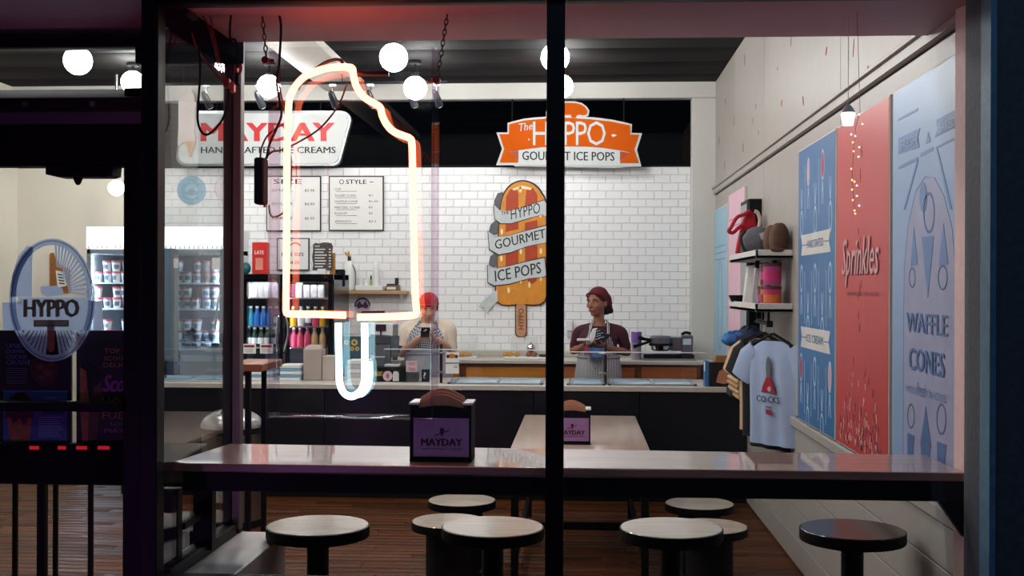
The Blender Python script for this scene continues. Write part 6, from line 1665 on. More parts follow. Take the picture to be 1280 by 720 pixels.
# ================================================================== PEOPLE
def figure(name, g, m, parent, vox=.007, it=6, fac=.5):
    o = obj(name, g, m, parent, smooth=True, angle=180)
    r = o.modifiers.new('remesh', 'REMESH'); r.mode = 'VOXEL'; r.voxel_size = vox; r.use_smooth_shade = True
    s = o.modifiers.new('smooth', 'SMOOTH'); s.factor = fac; s.iterations = it
    return o
class Head:
    def __init__(s, c, yaw, pitch=0.0, roll=0.0, k=1.0):
        s.c = V(c); s.k = k
        s.R = Matrix.Rotation(yaw, 3, 'Z') @ Matrix.Rotation(pitch, 3, 'X') @ Matrix.Rotation(roll, 3, 'Y')
    def p(s, x, y, z): return s.c + s.R @ V((x*s.k, y*s.k, z*s.k))
    def ball(s, g, c, r, nu=16, nv=12, tilt=None):
        R = s.R if tilt is None else s.R @ tilt
        g.ball(s.p(*c), tuple(a*s.k for a in r), nu, nv, R)
    def build(s, g):         # skull, face and ears; the face looks along -y of the head
        s.ball(g, (0, .012, .035), (.074, .092, .088))
        s.ball(g, (0, -.018, -.012), (.066, .072, .080))
        s.ball(g, (0, -.030, -.062), (.046, .050, .044))
        s.ball(g, (0, -.070, -.092), (.020, .018, .016))
        s.ball(g, (0, -.060, -.040), (.040, .034, .040))
        for x in (-1, 1):
            s.ball(g, (x*.038, -.062, -.022), (.024, .022, .022))
            s.ball(g, (x*.030, -.078, .022), (.026, .012, .009))
            s.ball(g, (x*.074, .012, -.008), (.010, .018, .030))
        g.limb([s.p(0, -.086, .014), s.p(0, -.100, -.012), s.p(0, -.108, -.026)], [.008*s.k, .011*s.k, .013*s.k], 10)
        for x in (-1, 1): s.ball(g, (x*.012, -.096, -.028), (.009, .009, .008), 10, 8)
        s.ball(g, (0, -.092, -.054), (.022, .010, .006)); s.ball(g, (0, -.090, -.066), (.019, .010, .007))
    def features(s, parent, skin_dark, lip, brow, eyes_open=True):
        for x in (-1, 1):
            g = G(); s.ball(g, (x*.030, -.0805, .004), (.0108, .008, .0046 if eyes_open else .002)); e = obj('eye', g, mat('eye_white', (222, 216, 208), .3), parent)
            g = G(); s.ball(g, (x*.030-.001, -.0865, .004), (.0052, .003, .0056 if eyes_open else .001), 10, 8); obj('iris', g, mat('iris_dark', (26, 16, 12), .2), e)
            g = G(); g.tube(spline([s.p(x*.017, -.0885, .012), s.p(x*.031, -.0895, .0135), s.p(x*.044, -.080, .008)], 3), .0022*s.k, 6); obj('eyelid', g, skin_dark, parent)
            g = G(); g.tube(spline([s.p(x*.014, -.0915, .025), s.p(x*.031, -.0935, .030), s.p(x*.049, -.080, .024)], 3), .0034*s.k, 6); obj('eyebrow', g, brow, parent)
        g = G(); g.tube(spline([s.p(-.022, -.094, -.059), s.p(-.008, -.1035, -.055), s.p(0, -.1025, -.057), s.p(.008, -.1035, -.055), s.p(.022, -.094, -.059)], 3), .0033*s.k, 6); obj('upper_lip', g, lip, parent)
        g = G(); g.tube(spline([s.p(-.019, -.094, -.062), s.p(0, -.1035, -.067), s.p(.019, -.094, -.062)], 4), .0038*s.k, 6); obj('lower_lip', g, lip, parent)
def hand(g, wrist, fwd, palm_n, curl=.6, k=1.0, side=1, spread=.012):
    """palm, four unequal bent fingers and a thumb leaving the side of the palm"""
    f = V(fwd).normalized(); n = V(palm_n); n = (n - f*n.dot(f)).normalized(); s = f.cross(n)*side
    w_ = V(wrist)
    rot = Matrix((s, f, n)).transposed()
    g.ball(w_ + f*.045*k, (.040*k, .052*k, .016*k), 14, 10, rot)
    for i, L in enumerate((.072, .080, .074, .058)):
        b = w_ + f*.085*k + s*(-.029+.0195*i)*k
        a = curl*(1+.08*i); pts = [b - f*.02*k, b]; d = f
        for q, fr in enumerate((.42, .33, .25)):
            ang = a*(.8 if q == 0 else 1.0)*(q+1)*.62
            d = f*math.cos(ang) + n*math.sin(ang)
            pts.append(pts[-1] + d*L*fr*k)
        g.limb(pts, [.0095*k, .0095*k, .009*k, .0082*k, .0072*k], 8, 3)
    b = w_ + f*.03*k - s*.034*k
    d1 = (f*.6 - s*.75 + n*.3).normalized(); d2 = (f*.85 - s*.2 + n*.5).normalized()
    g.limb([b + s*.012*k, b + d1*.032*k, b + d1*.032*k + d2*.03*k, b + d1*.032*k + d2*.055*k], [.013*k, .012*k, .0105*k, .008*k], 8, 3)
def oval(c, rx, ry, n=20, yaw=0, sq=1.0):
    out = []
    for i in range(n):
        a = 2*math.pi*i/n
        cx, sx = math.cos(a), math.sin(a)
        x = rx*math.copysign(abs(cx)**sq, cx); y = ry*math.copysign(abs(sx)**sq, sx)
        out.append(V(c)+V((x*math.cos(yaw)-y*math.sin(yaw), x*math.sin(yaw)+y*math.cos(yaw), 0)))
    return out
def torso_point(c, rings, z, a, off, yaw):     # point on the trunk's surface pushed out by off
    for (z0, rx0, ry0, dy0), (z1, rx1, ry1, dy1) in zip(rings[:-1], rings[1:]):
        if min(z0, z1) <= z <= max(z0, z1):
            t = (z-z0)/(z1-z0); rx, ry, dy = rx0+(rx1-rx0)*t, ry0+(ry1-ry0)*t, dy0+(dy1-dy0)*t
            break
    else:
        rx, ry, dy = rings[-1][1:]
    x, y = (rx+off)*math.sin(a), -(ry+off)*math.cos(a)+dy
    return V((c.x+x*math.cos(yaw)-y*math.sin(yaw), c.y+x*math.sin(yaw)+y*math.cos(yaw), z))
def trunk(g, c, rings, yaw, off=0.0):
    g.loft([oval((c.x-dy*math.sin(yaw), c.y+dy*math.cos(yaw), z), rx+off, ry+off, 22, yaw, .85) for z, rx, ry, dy in rings])
def apron_panel(name, c, rings, z0, z1, a_of, yaw, m, parent, off=.018, nz=14, na=16, t=.005):
    g = G(); fr_, bk_ = [], []
    for k in range(nz+1):
        z = z0+(z1-z0)*k/nz; a = a_of(k/nz)
        for i in range(na+1):
            an = -a+2*a*i/na
            wob = .004*math.sin(i*1.9+k*.4)*(1-k/nz)
            fr_.append(torso_point(c, rings, z, an, off+wob, yaw)); bk_.append(torso_point(c, rings, z, an, off+wob-t, yaw))
    W = na+1; N = len(fr_)
    fs = []
    for k in range(nz):
        for i in range(na):
            a, b, d, e = k*W+i, k*W+i+1, (k+1)*W+i+1, (k+1)*W+i
            fs.append((a, b, d, e)); fs.append((N+e, N+d, N+b, N+a))
    for i in range(na): fs.append((i+1, i, N+i, N+i+1)); fs.append((nz*W+i, nz*W+i+1, N+nz*W+i+1, N+nz*W+i))
    for k in range(nz): fs.append((k*W, (k+1)*W, N+(k+1)*W, N+k*W)); fs.append(((k+1)*W+na, k*W+na, N+k*W+na, N+(k+1)*W+na))
    g.add(fr_+bk_, fs)
    return obj(name, g, m, parent)

# ---- the woman behind the dipping wells
YWm = 10.22
def wp(u, v, dy=0.0): return PY(u, v, YWm+dy)
wc = PY(748, 440, YWm)
woman = thing('person', 'person in maroon tee, red headscarf and striped apron wiping a black part behind the counter', 'person', (wc.x, YWm, 0))
SKW = mat('skin_brown', (150, 98, 74), .5, vary=.05, scale=20); SKWD = mat('skin_brown_deep', (104, 64, 50), .5)
cW = V((wc.x+.0, YWm, 0))
zsh = wp(748, 409).z
ringsW = [(.80, .165, .125, .01), (.92, .185, .135, .01), (1.02, .172, .122, 0), (1.10, .150, .108, 0), (1.20, .158, .115, -.01), (zsh-.09, .164, .122, -.015), (zsh-.045, .148, .095, 0), (zsh-.005, .105, .075, .01), (zsh+.03, .06, .058, .012)]
hc = wp(746.5, 378.3, -.02)
hw = Head(hc, math.radians(-33), math.radians(2), 0, 1.1)
g = G()
hw.build(g)
nb = V((wc.x+.005, YWm+.015, zsh+.01))
g.limb([nb, nb+V((-.002, -.005, .06)), hc+V((.012, .03, -.05))], [.058, .05, .052], 14)
trunk(g, cW, ringsW, 0)
shL, shR = wp(724.5, 415.5, .02), wp(775.5, 415.5, .02)
elL, elR = wp(717, 438, .06), wp(784, 440, .06)
wrL, wrR = wp(729, 432.5, -.15), wp(757, 434, -.17)
g.limb([wp(737, 410.5, .02), shL, (shL+elL)/2+V((-.008, .0, 0)), elL], [.046, .05, .044, .038], 14)
g.limb([wp(762, 410.5, .02), shR, (shR+elR)/2+V((.008, 0, 0)), elR], [.046, .05, .044, .038], 14)
g.limb([elL, (elL+wrL)/2+V((0, 0, -.008)), wrL], [.040, .036, .025], 12)
g.limb([elR, (elR+wrR)/2+V((0, 0, -.008)), wrR], [.040, .036, .025], 12)
hand(g, wrL, (.75, -.55, .1), (.3, .1, 1), .55, .95, -1)
hand(g, wrR, (-.8, -.4, .12), (-.2, .1, 1), .65, .95, 1)
for s in (-1, 1):
    hip = V((wc.x+s*.095, YWm+.01, .84)); g.limb([hip, V((wc.x+s*.10, YWm, .47)), V((wc.x+s*.10, YWm+.03, .09))], [.095, .062, .042], 14)
    g.limb([V((wc.x+s*.10, YWm+.05, .05)), V((wc.x+s*.11, YWm-.14, .035))], [.045, .034], 12)
bodyW = figure('body', g, SKW, woman, .0075, 5)
hw.features(bodyW, SKWD, mat('lip_brown', (132, 72, 66), .4), mat('brow_dark', (26, 18, 16), .8))
# tee
MARO = mat('maroon_cotton', (66, 24, 38), .85, vary=.1, scale=14)
g = G()
trunk(g, cW, [r for r in ringsW if r[0] > .85][:-1] + [(zsh+.012, .09, .070, .01)], 0, .011)
g.limb([wp(739, 410, .02), shL, shL+(elL-shL)*.45, shL+(elL-shL)*.72], [.05, .058, .054, .053], 14)
g.limb([wp(760, 410, .02), shR, shR+(elR-shR)*.45, shR+(elR-shR)*.72], [.05, .058, .054, .053], 14)
figure('maroon_tee', g, MARO, woman, .0085, 4)
g = G()
for s in (-1, 1):
    g.limb([V((wc.x+s*.08, YWm+.01, .92)), V((wc.x+s*.10, YWm, .47)), V((wc.x+s*.10, YWm+.03, .10))], [.115, .082, .065], 14)
figure('trousers', g, mat('black_denim', (26, 26, 32), .85), woman, .011, 3)
for s in (-1, 1):
    g = G(); g.limb([V((wc.x+s*.10, YWm+.06, .052)), V((wc.x+s*.105, YWm-.05, .05)), V((wc.x+s*.11, YWm-.15, .04))], [.05, .048, .042], 12); obj('shoe', g, INK, woman)
STR = stripes('ticking_stripe', (78, 80, 92), (206, 204, 204), 22, 'X')
apron_panel('apron_skirt', cW, ringsW, .62, 1.13, lambda t: 1.9-.35*t, 0, STR, woman, .03)
apron_panel('apron_bib', cW, ringsW, 1.09, 1.30, lambda t: 1.12-.62*t, 0, STR, woman, .026)
for s, u0, u1 in ((-1, 738.5, 741), (1, 760, 758.5)):
    g = G(); pts = spline([torso_point(cW, ringsW, 1.295, s*.47, .03, 0), wp(u0, 407, -.085), wp(u1, 401.5, -.03), wp(u1+s*-1, 400, .03), wp(749+s*5, 402, .08)], 4)
    up = V((1, 0, 0)); rr_ = []
    for p in pts: rr_.append([p+V((-.011, 0, 0)), p+V((.011, 0, 0)), p+V((.011, .003, .004)), p+V((-.011, .003, .004))])
    g.loft(rr_); obj('apron_strap', g, STR, woman)
g = G(); g.tube(spline([torso_point(cW, ringsW, 1.085, a, .036, 0) for a in [-2.6+5.2*i/14 for i in range(15)]], 3), .008, 6); obj('apron_tie', g, mat('grey_tape', (150, 148, 150), .8), woman)
g = G(); kp = torso_point(cW, ringsW, 1.075, -.1, .045, 0); g.ball(kp, (.02, .012, .018)); g.tube(spline([kp, kp+V((-.05, -.012, .02)), kp+V((-.055, -.012, -.02)), kp], 4), .007, 6); g.tube(spline([kp, kp+V((.05, -.012, .0)), kp+V((.03, -.012, -.04)), kp+V((-.02, -.012, -.03))], 4), .007, 6); g.tube([kp, kp+V((-.02, -.014, -.09))], .007, 6); g.tube([kp, kp+V((.03, -.014, -.07))], .007, 6); obj('apron_bow', g, mat('grey_tape', (150, 148, 150), .8), woman)
# headscarf and hair
HS = mat('red_bandana', (92, 18, 28), .85, vary=.35, scale=26)
g = G()
hw.ball(g, (0, .022, .046), (.084, .098, .086)); hw.ball(g, (0, .085, .016), (.076, .076, .076)); hw.ball(g, (.0, .14, -.008), (.052, .046, .050))
sc_ = figure('headscarf', g, HS, woman, .007, 4)
# keep the brow clear: the scarf edge runs from temple to temple
g = G(); g.tube(spline([hw.p(-.083, .02, .02), hw.p(-.074, -.040, .058), hw.p(-.035, -.074, .077), hw.p(0, -.081, .082), hw.p(.035, -.074, .077), hw.p(.074, -.040, .058), hw.p(.083, .02, .02)], 4), .008, 8); obj('scarf_band', g, HS, sc_)
g = G(); random.seed(5)
for k in range(14): hw.ball(g, (random.uniform(-.05, .05), .09+random.uniform(-.03, .045), -.055+random.uniform(-.03, .02)), (.026, .026, .026), 10, 8)
for x in (-1, 1): hw.ball(g, (x*.076, -.012, .028), (.010, .016, .022), 10, 8)
figure('hair', g, mat('black_curls', (20, 15, 15), .8, vary=.3, scale=60, bump=.6), woman, .007, 2)
g = G(); hw.ball(g, (.079, -.002, -.04), (.005, .005, .005), 8, 6); obj('earring', g, CHROME, woman)
# what she holds
ck = thing('cleaning_cloth', 'white cloth folded over a black part in the hands of the person in maroon', 'cloth', wp(738, 428, -.24))
g = G(); a0 = wp(742, 428, -.24); pts = [wp(*p, -.235) for p in ((737,428),(738,418),(741,411),(746,410),(749,413),(746,420),(743,428))]; g.prism(pts, (0, .03, 0)); obj('cloth', g, mat('white_cloth', (218, 214, 210), .8), ck, bevel=.006)
g = G(); g.cbox(wp(721, 426.5, -.26), wp(738, 423, -.20), .006); obj('flap', g, mat('white_cloth', (218, 214, 210), .8), ck)
bp_ = thing('black_machine_part', 'black moulded part with pale lettering held by the person in maroon', 'machine part', wp(748, 428, -.24))
g = G(); g.prism([wp(*p, -.245) for p in ((740,430),(744,421),(745,412),(749,410.5),(755,413),(756,417),(762,417.5),(764,419),(755,428),(748,431))], (0, .045, .0)); pb_ = obj('moulding', g, mat('navy_black_plastic', (20, 20, 30), .35), bp_, bevel=.004)
PRT = mat('pale_marks', (170, 174, 190), .5)
g = G()
for (u, v, w2, h2) in ((747.5, 415, 3, 1), (750, 418, 4, 1), (748, 421, 3, 1), (751.5, 423, 3.5, 1), (746.5, 425, 3, 1)):
    g.prism([wp(u-w2, v, -.246), wp(u+w2, v-1.6, -.246), wp(u+w2, v-1.6-h2, -.246), wp(u-w2, v-h2, -.246)], (0, -.001, 0))
obj('pale_marks', g, PRT, pb_)
tb_ = thing('blue_tub', 'small translucent blue tub held at the waist of the person in maroon', 'tub', wp(746, 447, -.2))
g = G(); q0 = wp(746, 446.5, -.21); g.lathe(q0, [(.062, 0), (.074, .085), (.07, .085), (.058, .006)], 20); obj('tub', g, mat('hazy_blue_plastic', (82, 110, 160), .3), tb_)
g = G(); g.prism([wp(*p, -.295) for p in ((731,444),(730,433),(735,432),(736,444))], (0, .012, 0)); obj('pink_strip', g, mat('rose_strip', (150, 50, 74), .5), tb_)

# ---- the man at the till
YMn = 10.05
def mp(u, v, dy=0.0): return PY(u, v, YMn+dy)
mc = PY(534, 440, YMn)
man = thing('person', 'person in red cap and cream tee looking down at a phone behind the till', 'person', (mc.x, YMn, 0))
SKM = mat('skin_light', (206, 158, 136), .5, vary=.05, scale=20); SKMD = mat('skin_light_deep', (166, 112, 94), .5)
cM = V((mc.x, YMn, 0)); zs2 = mp(534, 408).z
ringsM = [(.80, .17, .13, .01), (.94, .178, .135, .01), (1.05, .172, .130, 0), (1.15, .178, .13, 0), (1.26, .188, .128, 0), (zs2-.03, .185, .105, .01), (zs2+.015, .13, .082, .015), (zs2+.045, .07, .064, .015)]
hcM = mp(536, 384.5, -.05)
hm = Head(hcM, math.radians(6), math.radians(20), 0, 1.02)
g = G(); hm.build(g)
nb = V((mc.x, YMn+.015, zs2+.01)); g.limb([nb, nb+V((0, -.02, .05)), hcM+V((0, .045, -.045))], [.064, .058, .058], 14)
trunk(g, cM, ringsM, 0)
sL, sR = mp(509, 412, .02), mp(560, 411, .02)
eL, eR = mp(502, 441, -.02), mp(563, 438, .02)
vL, vR = mp(524, 422.5, -.24), mp(546, 424.5, -.22)
g.limb([mp(520, 407, .02), sL, (sL+eL)/2, eL], [.055, .060, .050, .043], 14); g.limb([mp(549, 407, .02), sR, (sR+eR)/2, eR], [.055, .060, .050, .043], 14)
g.limb([eL, (eL+vL)/2+V((0, 0, -.006)), vL], [.043, .039, .027], 12); g.limb([eR, (eR+vR)/2, vR], [.043, .039, .027], 12)
hand(g, vL, (.9, -.25, .12), (.1, .5, 1), .7, 1.0, -1); hand(g, vR, (-.9, -.25, .15), (-.1, .5, 1), .75, 1.0, 1)
for s in (-1, 1):
    g.limb([V((mc.x+s*.095, YMn+.01, .84)), V((mc.x+s*.10, YMn, .47)), V((mc.x+s*.10, YMn+.03, .09))], [.098, .065, .045], 14)
    g.limb([V((mc.x+s*.10, YMn+.05, .05)), V((mc.x+s*.11, YMn-.15, .035))], [.046, .036], 12)
bodyM = figure('body', g, SKM, man, .0075, 5)
hm.features(bodyM, SKMD, mat('lip_pink', (186, 116, 106), .4), mat('brow_brown', (74, 48, 36), .8), False)
CRT = mat('cream_cotton', (226, 210, 190), .85, vary=.05, scale=10)
g = G()
trunk(g, cM, [r for r in ringsM if r[0] > .9][:-1] + [(zs2+.028, .098, .076, .015)], 0, .012)
g.limb([mp(521, 407.5, .02), sL, sL+(eL-sL)*.5, sL+(eL-sL)*.78], [.06, .072, .068, .066], 14); g.limb([mp(548, 407.5, .02), sR, sR+(eR-sR)*.5, sR+(eR-sR)*.85], [.06, .072, .068, .068], 14)
figure('cream_tee', g, CRT, man, .0085, 4)
g = G(); e_ = sL+(eL-sL)*.82; g.limb([e_-(eL-sL).normalized()*.012, e_], [.0665, .0665], 16); obj('sleeve_trim', g, INK, man)
g = G()
for s in (-1, 1): g.limb([V((mc.x+s*.08, YMn+.01, .92)), V((mc.x+s*.10, YMn, .47)), V((mc.x+s*.10, YMn+.03, .10))], [.118, .085, .068], 14)
figure('trousers', g, mat('black_denim', (26, 26, 32), .85), man, .011, 3)
for s in (-1, 1):
    g = G(); g.limb([V((mc.x+s*.10, YMn+.06, .052)), V((mc.x+s*.105, YMn-.05, .05)), V((mc.x+s*.11, YMn-.16, .04))], [.052, .05, .044], 12); obj('shoe', g, INK, man)
CHK = mat('unused', (1, 1, 1)); 
m_ = bpy.data.materials.new('checked_cloth'); m_.use_nodes = True; nt_ = m_.node_tree; b_ = nt_.nodes['Principled BSDF']
tc_ = nt_.nodes.new('ShaderNodeTexCoord'); mpn = nt_.nodes.new('ShaderNodeMapping'); mpn.inputs['Rotation'].default_value = (0, math.radians(40), 0)
ck_ = nt_.nodes.new('ShaderNodeTexChecker'); ck_.inputs['Scale'].default_value = 75; ck_.inputs['Color1'].default_value = lin((60, 64, 84)); ck_.inputs['Color2'].default_value = lin((204, 206, 212))
nt_.links.new(tc_.outputs['Object'], mpn.inputs['Vector']); nt_.links.new(mpn.outputs['Vector'], ck_.inputs['Vector']); nt_.links.new(ck_.outputs['Color'], b_.inputs['Base Color']); b_.inputs['Roughness'].default_value = .85
LGA = mat('pale_grey_apron', (168, 172, 184), .85, vary=.1, scale=10)
apron_panel('apron_skirt', cM, ringsM, .62, 1.16, lambda t: 1.8-.3*t, 0, LGA, man, .032)
apron_panel('apron_bib', cM, ringsM, 1.12, 1.355, lambda t: 1.15-.55*t, 0, m_, man, .028)
for s in (-1, 1):
    g = G(); pts = spline([torso_point(cM, ringsM, 1.35, s*.55, .03, 0), mp(534+s*10.5, 404, -.08), mp(534+s*9.5, 400.5, -.0), mp(534+s*6, 402, .08)], 4)
    g.loft([[p+V((-.010, 0, 0)), p+V((.010, 0, 0)), p+V((.010, .003, .004)), p+V((-.010, .003, .004))] for p in pts]); obj('apron_strap', g, m_, man)
g = G(); g.tube(spline([torso_point(cM, ringsM, 1.12, a, .038, 0) for a in [-2.5+5.0*i/14 for i in range(15)]], 3), .008, 6); obj('apron_tie', g, LGA, man)
# cap worn backwards, hair below
CAPR = mat('red_cap_cloth', (178, 22, 36), .8, vary=.12, scale=20)
g = G(); hm.ball(g, (0, .016, .048), (.086, .100, .082)); figure('cap', g, CAPR, man, .007, 3)
g = G(); g.tube(spline([hm.p(-.082, .0, .036), hm.p(-.07, -.055, .046), hm.p(-.03, -.082, .052), hm.p(.03, -.082, .052), hm.p(.07, -.055, .046), hm.p(.082, .0, .036)], 4), .010, 8); g.ball(hm.p(0, .13, .02), (.06, .05, .01), 14, 8, hm.R); obj('cap_band', g, CAPR, man)
g = G(); hm.ball(g, (0, .055, .0), (.076, .060, .066)); 
for x in (-1, 1): hm.ball(g, (x*.073, .002, .008), (.010, .024, .030), 10, 8)
figure('hair', g, mat('brown_hair', (66, 44, 34), .8, vary=.3, scale=50), man, .007, 2)
ph_ = thing('smartphone', 'black smartphone held by the person in the red cap', 'phone', mp(532, 419, -.31))
c = mp(531.5, 415.5, -.31); g = G(); R_ = Matrix.Rotation(math.radians(-35), 3, 'X')
g.add([c+R_ @ V(p) for p in ((-.038,-.004,-.05),(.038,-.004,-.05),(.038,.004,-.05),(-.038,.004,-.05),(-.038,-.004,.05),(.038,-.004,.05),(.038,.004,.05),(-.038,.004,.05))], [(0,3,2,1),(4,5,6,7),(0,1,5,4),(1,2,6,5),(2,3,7,6),(3,0,4,7)]); obj('case', g, GLOSSBLACK, ph_, bevel=.003)
# ================================================================== DOOR: DECAL, POSTERS; ENTRY THINGS
YV = YD-.003
VIN = film('pale_blue_window_vinyl', (212, 228, 244), .86)
VIND = film('slate_window_vinyl', (88, 104, 134), .9)
dec = thing('door_decal', 'pale blue oval vinyl emblem of an ice pop on the door glass', 'decal', PY(65, 452, YV))
g = G(); ring_plate(g, 65, 375, 53.5, 77, 45.5, 69, YV-.001, .001, 48); obj('rim', g, VIN, dec)
g = G(); ring_plate(g, 65, 375, 51, 74.4, 50.2, 73.6, YV-.002, .001, 48); obj('rim_line', g, VIND, dec)
g = G(); g.plate([(3,378),(22,378),(24,372),(110,372),(112,376),(128,376),(128,413),(4,413)], YV-.0015, .001); bnd = obj('band', g, VIN, dec)
for k in range(15):
    g = G()      # rays above right of the ice pop
    a0 = 4+k*5.6
    a, b = math.radians(a0), math.radians(a0+3.6)
    r0 = .36 if k < 11 else .5
    g.plate([(65+46*r0*math.cos(a)+4, 368-69*r0*math.sin(a)), (65+46*math.cos(a), 375-69*math.sin(a)), (65+46*math.cos(b), 375-69*math.sin(b)), (65+46*r0*math.cos(b)+4, 368-69*r0*math.sin(b))], YV-.001, .001)
    obj('ray', g, VIN, dec)
for k in range(21):      # rays below the band
    a0 = 204+k*6.4
    if 262 < a0+1.5 < 278: continue
    a, b = math.radians(a0), math.radians(a0+4.6)
    def pt(r, t): return (65+46*r*math.cos(t), 375-69*r*math.sin(t))
    k0 = max(.56, 38/max(1e-3, 69*abs(math.sin(a))))
    k1 = max(.56, 38/max(1e-3, 69*abs(math.sin(b))))
    if k0 > .98 or k1 > .98: continue
    g = G(); g.plate([pt(k0, a), pt(1, a), pt(1, b), pt(k1, b)], YV-.001, .001)
    obj('ray', g, VIN, dec)
g = G(); g.plate([(13,371),(15,345),(22,322),(34,307),(41,309),(40,330),(40,371)], YV-.001, .001); obj('left_field', g, VIN, dec)
g = G(); g.plate([(50,360),(52,358),(70,357),(78,361),(79,366),(74,369),(60,371),(52,368)], YV-.0015, .001); obj('cloud', g, VIN, dec)
TAN = film('tan_window_vinyl', (170, 156, 128), .92)
ptext('HYPPO', 30, 374.5, 97.5, 396.5, YV-.003, TAN, bnd, bold=.04, space=.95); ptext('THE', 18, 376.5, 28, 380.5, YV-.003, TAN, bnd)
ptext('HYPPO', 31.5, 374, 99, 396, YV-.0025, film('grey_window_vinyl', (132, 138, 146), .9), bnd, bold=.04, space=.95)
g = G(); g.rect(42, 400, 86, 408.5, YV-.003, .001); sb = obj('sub_band', g, TAN, bnd)
ptext('GOURMET ICE POPS', 45, 402, 83, 406, YV-.0035, VIN, sb)
g = G(); g.plate(rrect(59, 400, 68, 440, 4.4), YV-.0012, .001); obj('stick', g, mat('decal_stick', (150, 84, 58), .6), dec)
# posters taped inside the door
YPO = YD+.02
PBK = mat('poster_black', (22, 21, 27), .5, vary=.1); PVI = mat('poster_violet_ink', (108, 106, 170), .5); POR = mat('poster_orange_ink', (212, 136, 52), .5); PMG = mat('poster_magenta_ink', (190, 70, 178), .5)
PBL = mat('poster_denim_blue', (66, 88, 158), .5); CHOC = mat('chocolate', (74, 38, 30), .4, vary=.3, scale=40); WAF = mat('poster_waffle', (178, 104, 62), .5, vary=.2, scale=30)
dp = thing('door_poster', 'black and blue cookie cone poster on the left of the door glass', 'poster', PY(45, 554, YPO))
g = G(); g.rect(-2, 413, 89, 554, YPO, .012); bdp = obj('board', g, PBK, dp)
for k, (s, x1) in enumerate((('UPSIDE', 33), ('DOWN', 30.5), ('COOKIE', 34), ('CRUSH', 32.5))):
    ptext(s, 8, 429.5+k*7, x1, 434.8+k*7, YPO-.001, PVI, bdp, bold=.02)
g = G(); g.plate(ell(37, 453.3, 3.2, 3.2, 14), YPO-.002, .002); obj('badge', g, PVI, bdp)
g = G()
for k in range(8): g.rect(8, 460+k*2.7, 32+(k*7 % 4), 460.8+k*2.7, YPO-.002, .002)
obj('small_print', g, mat('dim_ink', (96, 96, 116), .6), bdp)
g = G(); g.plate([(36,452),(46,446),(60,446),(70,454),(73,464),(69,476),(60,484),(48,480),(40,472)], YPO-.003, .003); obj('cookie_picture', g, CHOC, bdp)
for (u, v, r_) in ((50, 458, 5), (60, 466, 6), (52, 472, 4), (64, 456, 4)):
    g = G(); g.plate(ell(u, v, r_, r_*.8, 9), YPO-.004, .002); obj('crumb_picture', g, mat('brown_crumb', (112, 62, 44), .5, vary=.2, scale=40), bdp)
g = G(); g.rect(4, 488, 84, 552, YPO-.003, .003); blp = obj('blue_panel', g, PBL, bdp)
g = G(); g.plate([(8,520),(40,520),(37,552),(13,552)], YPO-.004, .002); obj('cone_picture', g, WAF, blp)
g = G(); g.plate([(6,524),(8,508),(12,498),(22,490),(30,490),(39,498),(42,512),(41,524),(36,522),(30,532),(24,522),(17,530),(12,521)], YPO-.005, .002); obj('scoop_picture', g, CHOC, blp)
ptext('CRUSH', 54, 514, 79, 518, YPO-.004, PBK, blp, bold=.02); ptext('COOKIE', 56, 496, 71, 498.5, YPO-.004, mat('pale_ink', (160, 168, 200), .5), blp)
g = G()
for k in range(10): g.rect(48, 521+k*2.7, 78-(k*5 % 6), 521.9+k*2.7, YPO-.005, .002)
obj('small_print', g, mat('pale_ink', (160, 168, 200), .5), blp)
dp2 = thing('door_poster', 'black hot fudge poster with orange and magenta lettering on the right of the door glass', 'poster', PY(140, 554, YPO))
g = G(); g.rect(95.5, 413, 184, 554, YPO, .012); bdp = obj('board', g, PBK, dp2)
for s, x0, x1, y0, y1, m in (('TOP YOUR', 130.5, 181, 435.5, 441.5, POR), ('SCOOP WITH', 130.5, 184, 445.5, 450.5, POR), ('DELICIOUS', 129.5, 182, 453.5, 459, POR), ('HOT', 128, 160, 497, 511, POR), ('FUDGE', 128, 181, 514.5, 523.5, POR), ('NOW AT', 138.5, 168, 528.5, 532, mat('pale_ink', (160, 168, 200), .5)), ('MAYDAY', 131, 182, 535.5, 541, mat('pink_ink', (190, 110, 160), .5))):
    ptext(s, x0, y0, x1, y1, YPO-.001, m, bdp, bold=.02)
ptext('Scoops', 129, 469, 184, 496, YPO-.001, PMG, bdp, shear=.3, bold=.03)
g = G(); g.plate([(100,458),(108,464),(110,490),(112,502),(110,552),(103,552),(100,510)], YPO-.002, .002); obj('cone_picture', g, WAF, bdp)
g = G(); g.plate([(112,500),(118,484),(127,476),(128,498),(121,548),(111,552)], YPO-.002, .002); obj('cone_picture', g, mat('poster_waffle_dark', (110, 52, 40), .5), bdp)
g = G(); g.plate([(100,459),(108,452),(118,458),(126,470),(118,484),(112,498),(109,486),(108,464)], YPO-.003, .002); obj('fudge_picture', g, mat('fudge_black', (30, 20, 22), .25), bdp)
# cork board on the left wall behind the door
YW2 = YB-.03
r = thing('cork_board', 'brown cork strip with a pinned paper on the cream back wall', 'notice board', PY(74, 366, YW2))
g = G(); g.plate([(62,366),(62,317),(66,316),(70,323),(75,330),(87,337),(88,366)], YW2, .016); obj('board', g, mat('cork_brown', (150, 98, 52), .8, vary=.2, scale=40), r)
g = G(); g.plate([(69.5,338),(80,340),(83,357),(72,360)], YW2-.003, .003); nt = obj('clipping', g, PAPER, r)
g = G(); [g.plate([(72+k*.6,342+k*3.6),(79+k*.6,343.4+k*3.6),(79+k*.6,345+k*3.6),(72+k*.6,343.6+k*3.6)], YW2-.004, .001) for k in range(4)]; obj('small_print', g, INK, nt)
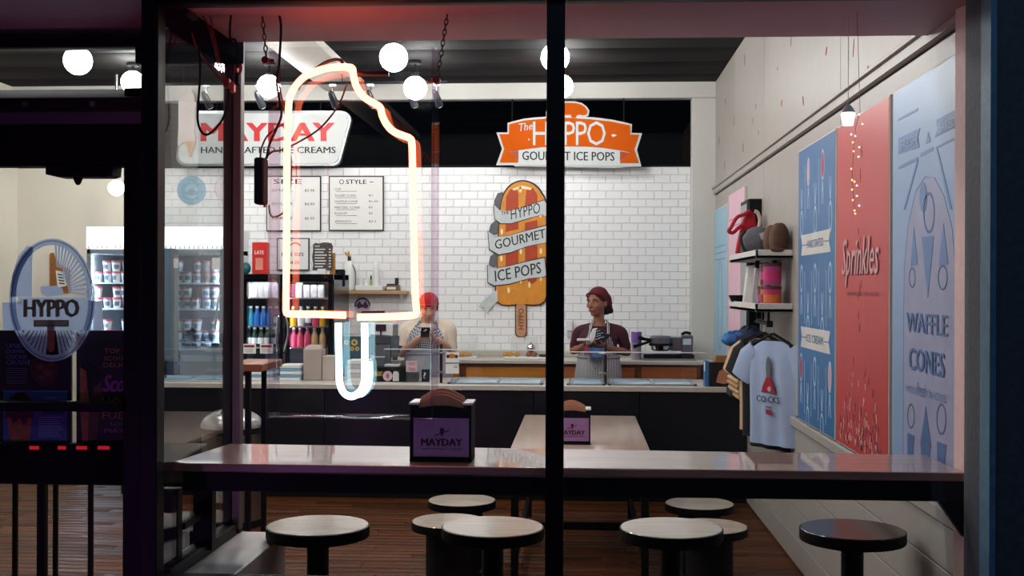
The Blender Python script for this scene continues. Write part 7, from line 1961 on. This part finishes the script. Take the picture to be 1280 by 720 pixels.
# black railing inside the door
r = thing('railing', 'black metal railing with slim balusters just inside the door', 'railing', (PY(70, 600, 5.2).x, 5.2, 0))
for u, w_ in ((-20, 3), (19, 3), (53, 5.3), (69.5, 2.8), (113.5, 3), (150, 1.0)):
    if u == 150: continue
    x = PY(u, 640, 5.2).x; h_ = wpx(w_, 5.2)
    g = G(); g.cbox((x-h_, 5.2-h_, 0), (x+h_, 5.2+h_, .88), .003); obj('baluster', g, BLACK, r)
g = G(); g.cbox((PY(-60, 600, 5.2).x, 5.175, .86), (PY(160, 600, 5.2).x, 5.225, .91), .004); obj('top_rail', g, BLACK, r)
# waste bin with domed lid and tall side table
bn_ = PZ(290, 655, 0); yb_ = 8.0; cx = PY(290, 600, yb_).x; R0 = wpx(41, yb_)*.99
zb3 = PY(290, 533, yb_).z; zt3 = PY(290, 510, yb_).z
r = thing('waste_bin', 'round steel waste bin with domed lid behind the corner post', 'bin', (cx, yb_, 0))
g = G(); g.lathe((cx, yb_, 0), [(R0*.96, .0), (R0*.96, .05)], 30); obj('base_ring', g, MATTE, r)
g = G(); g.lathe((cx, yb_, 0), [(R0*.93, .05), (R0*.93, zb3-.03)], 30); obj('body', g, mat('warm_steel', (150, 138, 128), .35, .9), r)
g = G(); g.lathe((cx, yb_, 0), [(R0*.97, zb3-.04), (R0*.97, zb3-.005), (R0*.93, zb3)], 30); obj('collar', g, MATTE, r)
g = G(); h3 = zt3-zb3; g.lathe((cx, yb_, zb3), [(R0*.97*math.cos(a), h3*1.0*math.sin(a)) for a in [i*math.pi/2/9 for i in range(10)]], 36); obj('domed_lid', g, STEEL, r)
g = G(); g.ball((cx, yb_-R0*.55, zb3+h3*.72), (.07, .02, .03), 14, 8); obj('flap', g, CHROME, r)
r = thing('side_table', 'tall narrow wooden side table right of the corner post', 'table', (PY(306, 460, 6.4).x, 6.4, 0))
a, b = PY(280, 465, 6.3), PY(327, 452, 6.3)
g = G(); zt4 = PY(327, 455, 6.3).z; g.cbox((a.x, 6.3, zt4-.045), (b.x, 6.75, zt4), .005); obj('table_top', g, wood('rust_wood', (150, 88, 54), .8, .35), r)
for x in (PY(310, 460, 6.35).x, a.x+.03):
    for y in (6.35, 6.68):
        g = G(); g.cbox((x-.014, y-.014, 0), (x+.014, y+.014, zt4-.045), .003); obj('leg', g, BLACK, r)
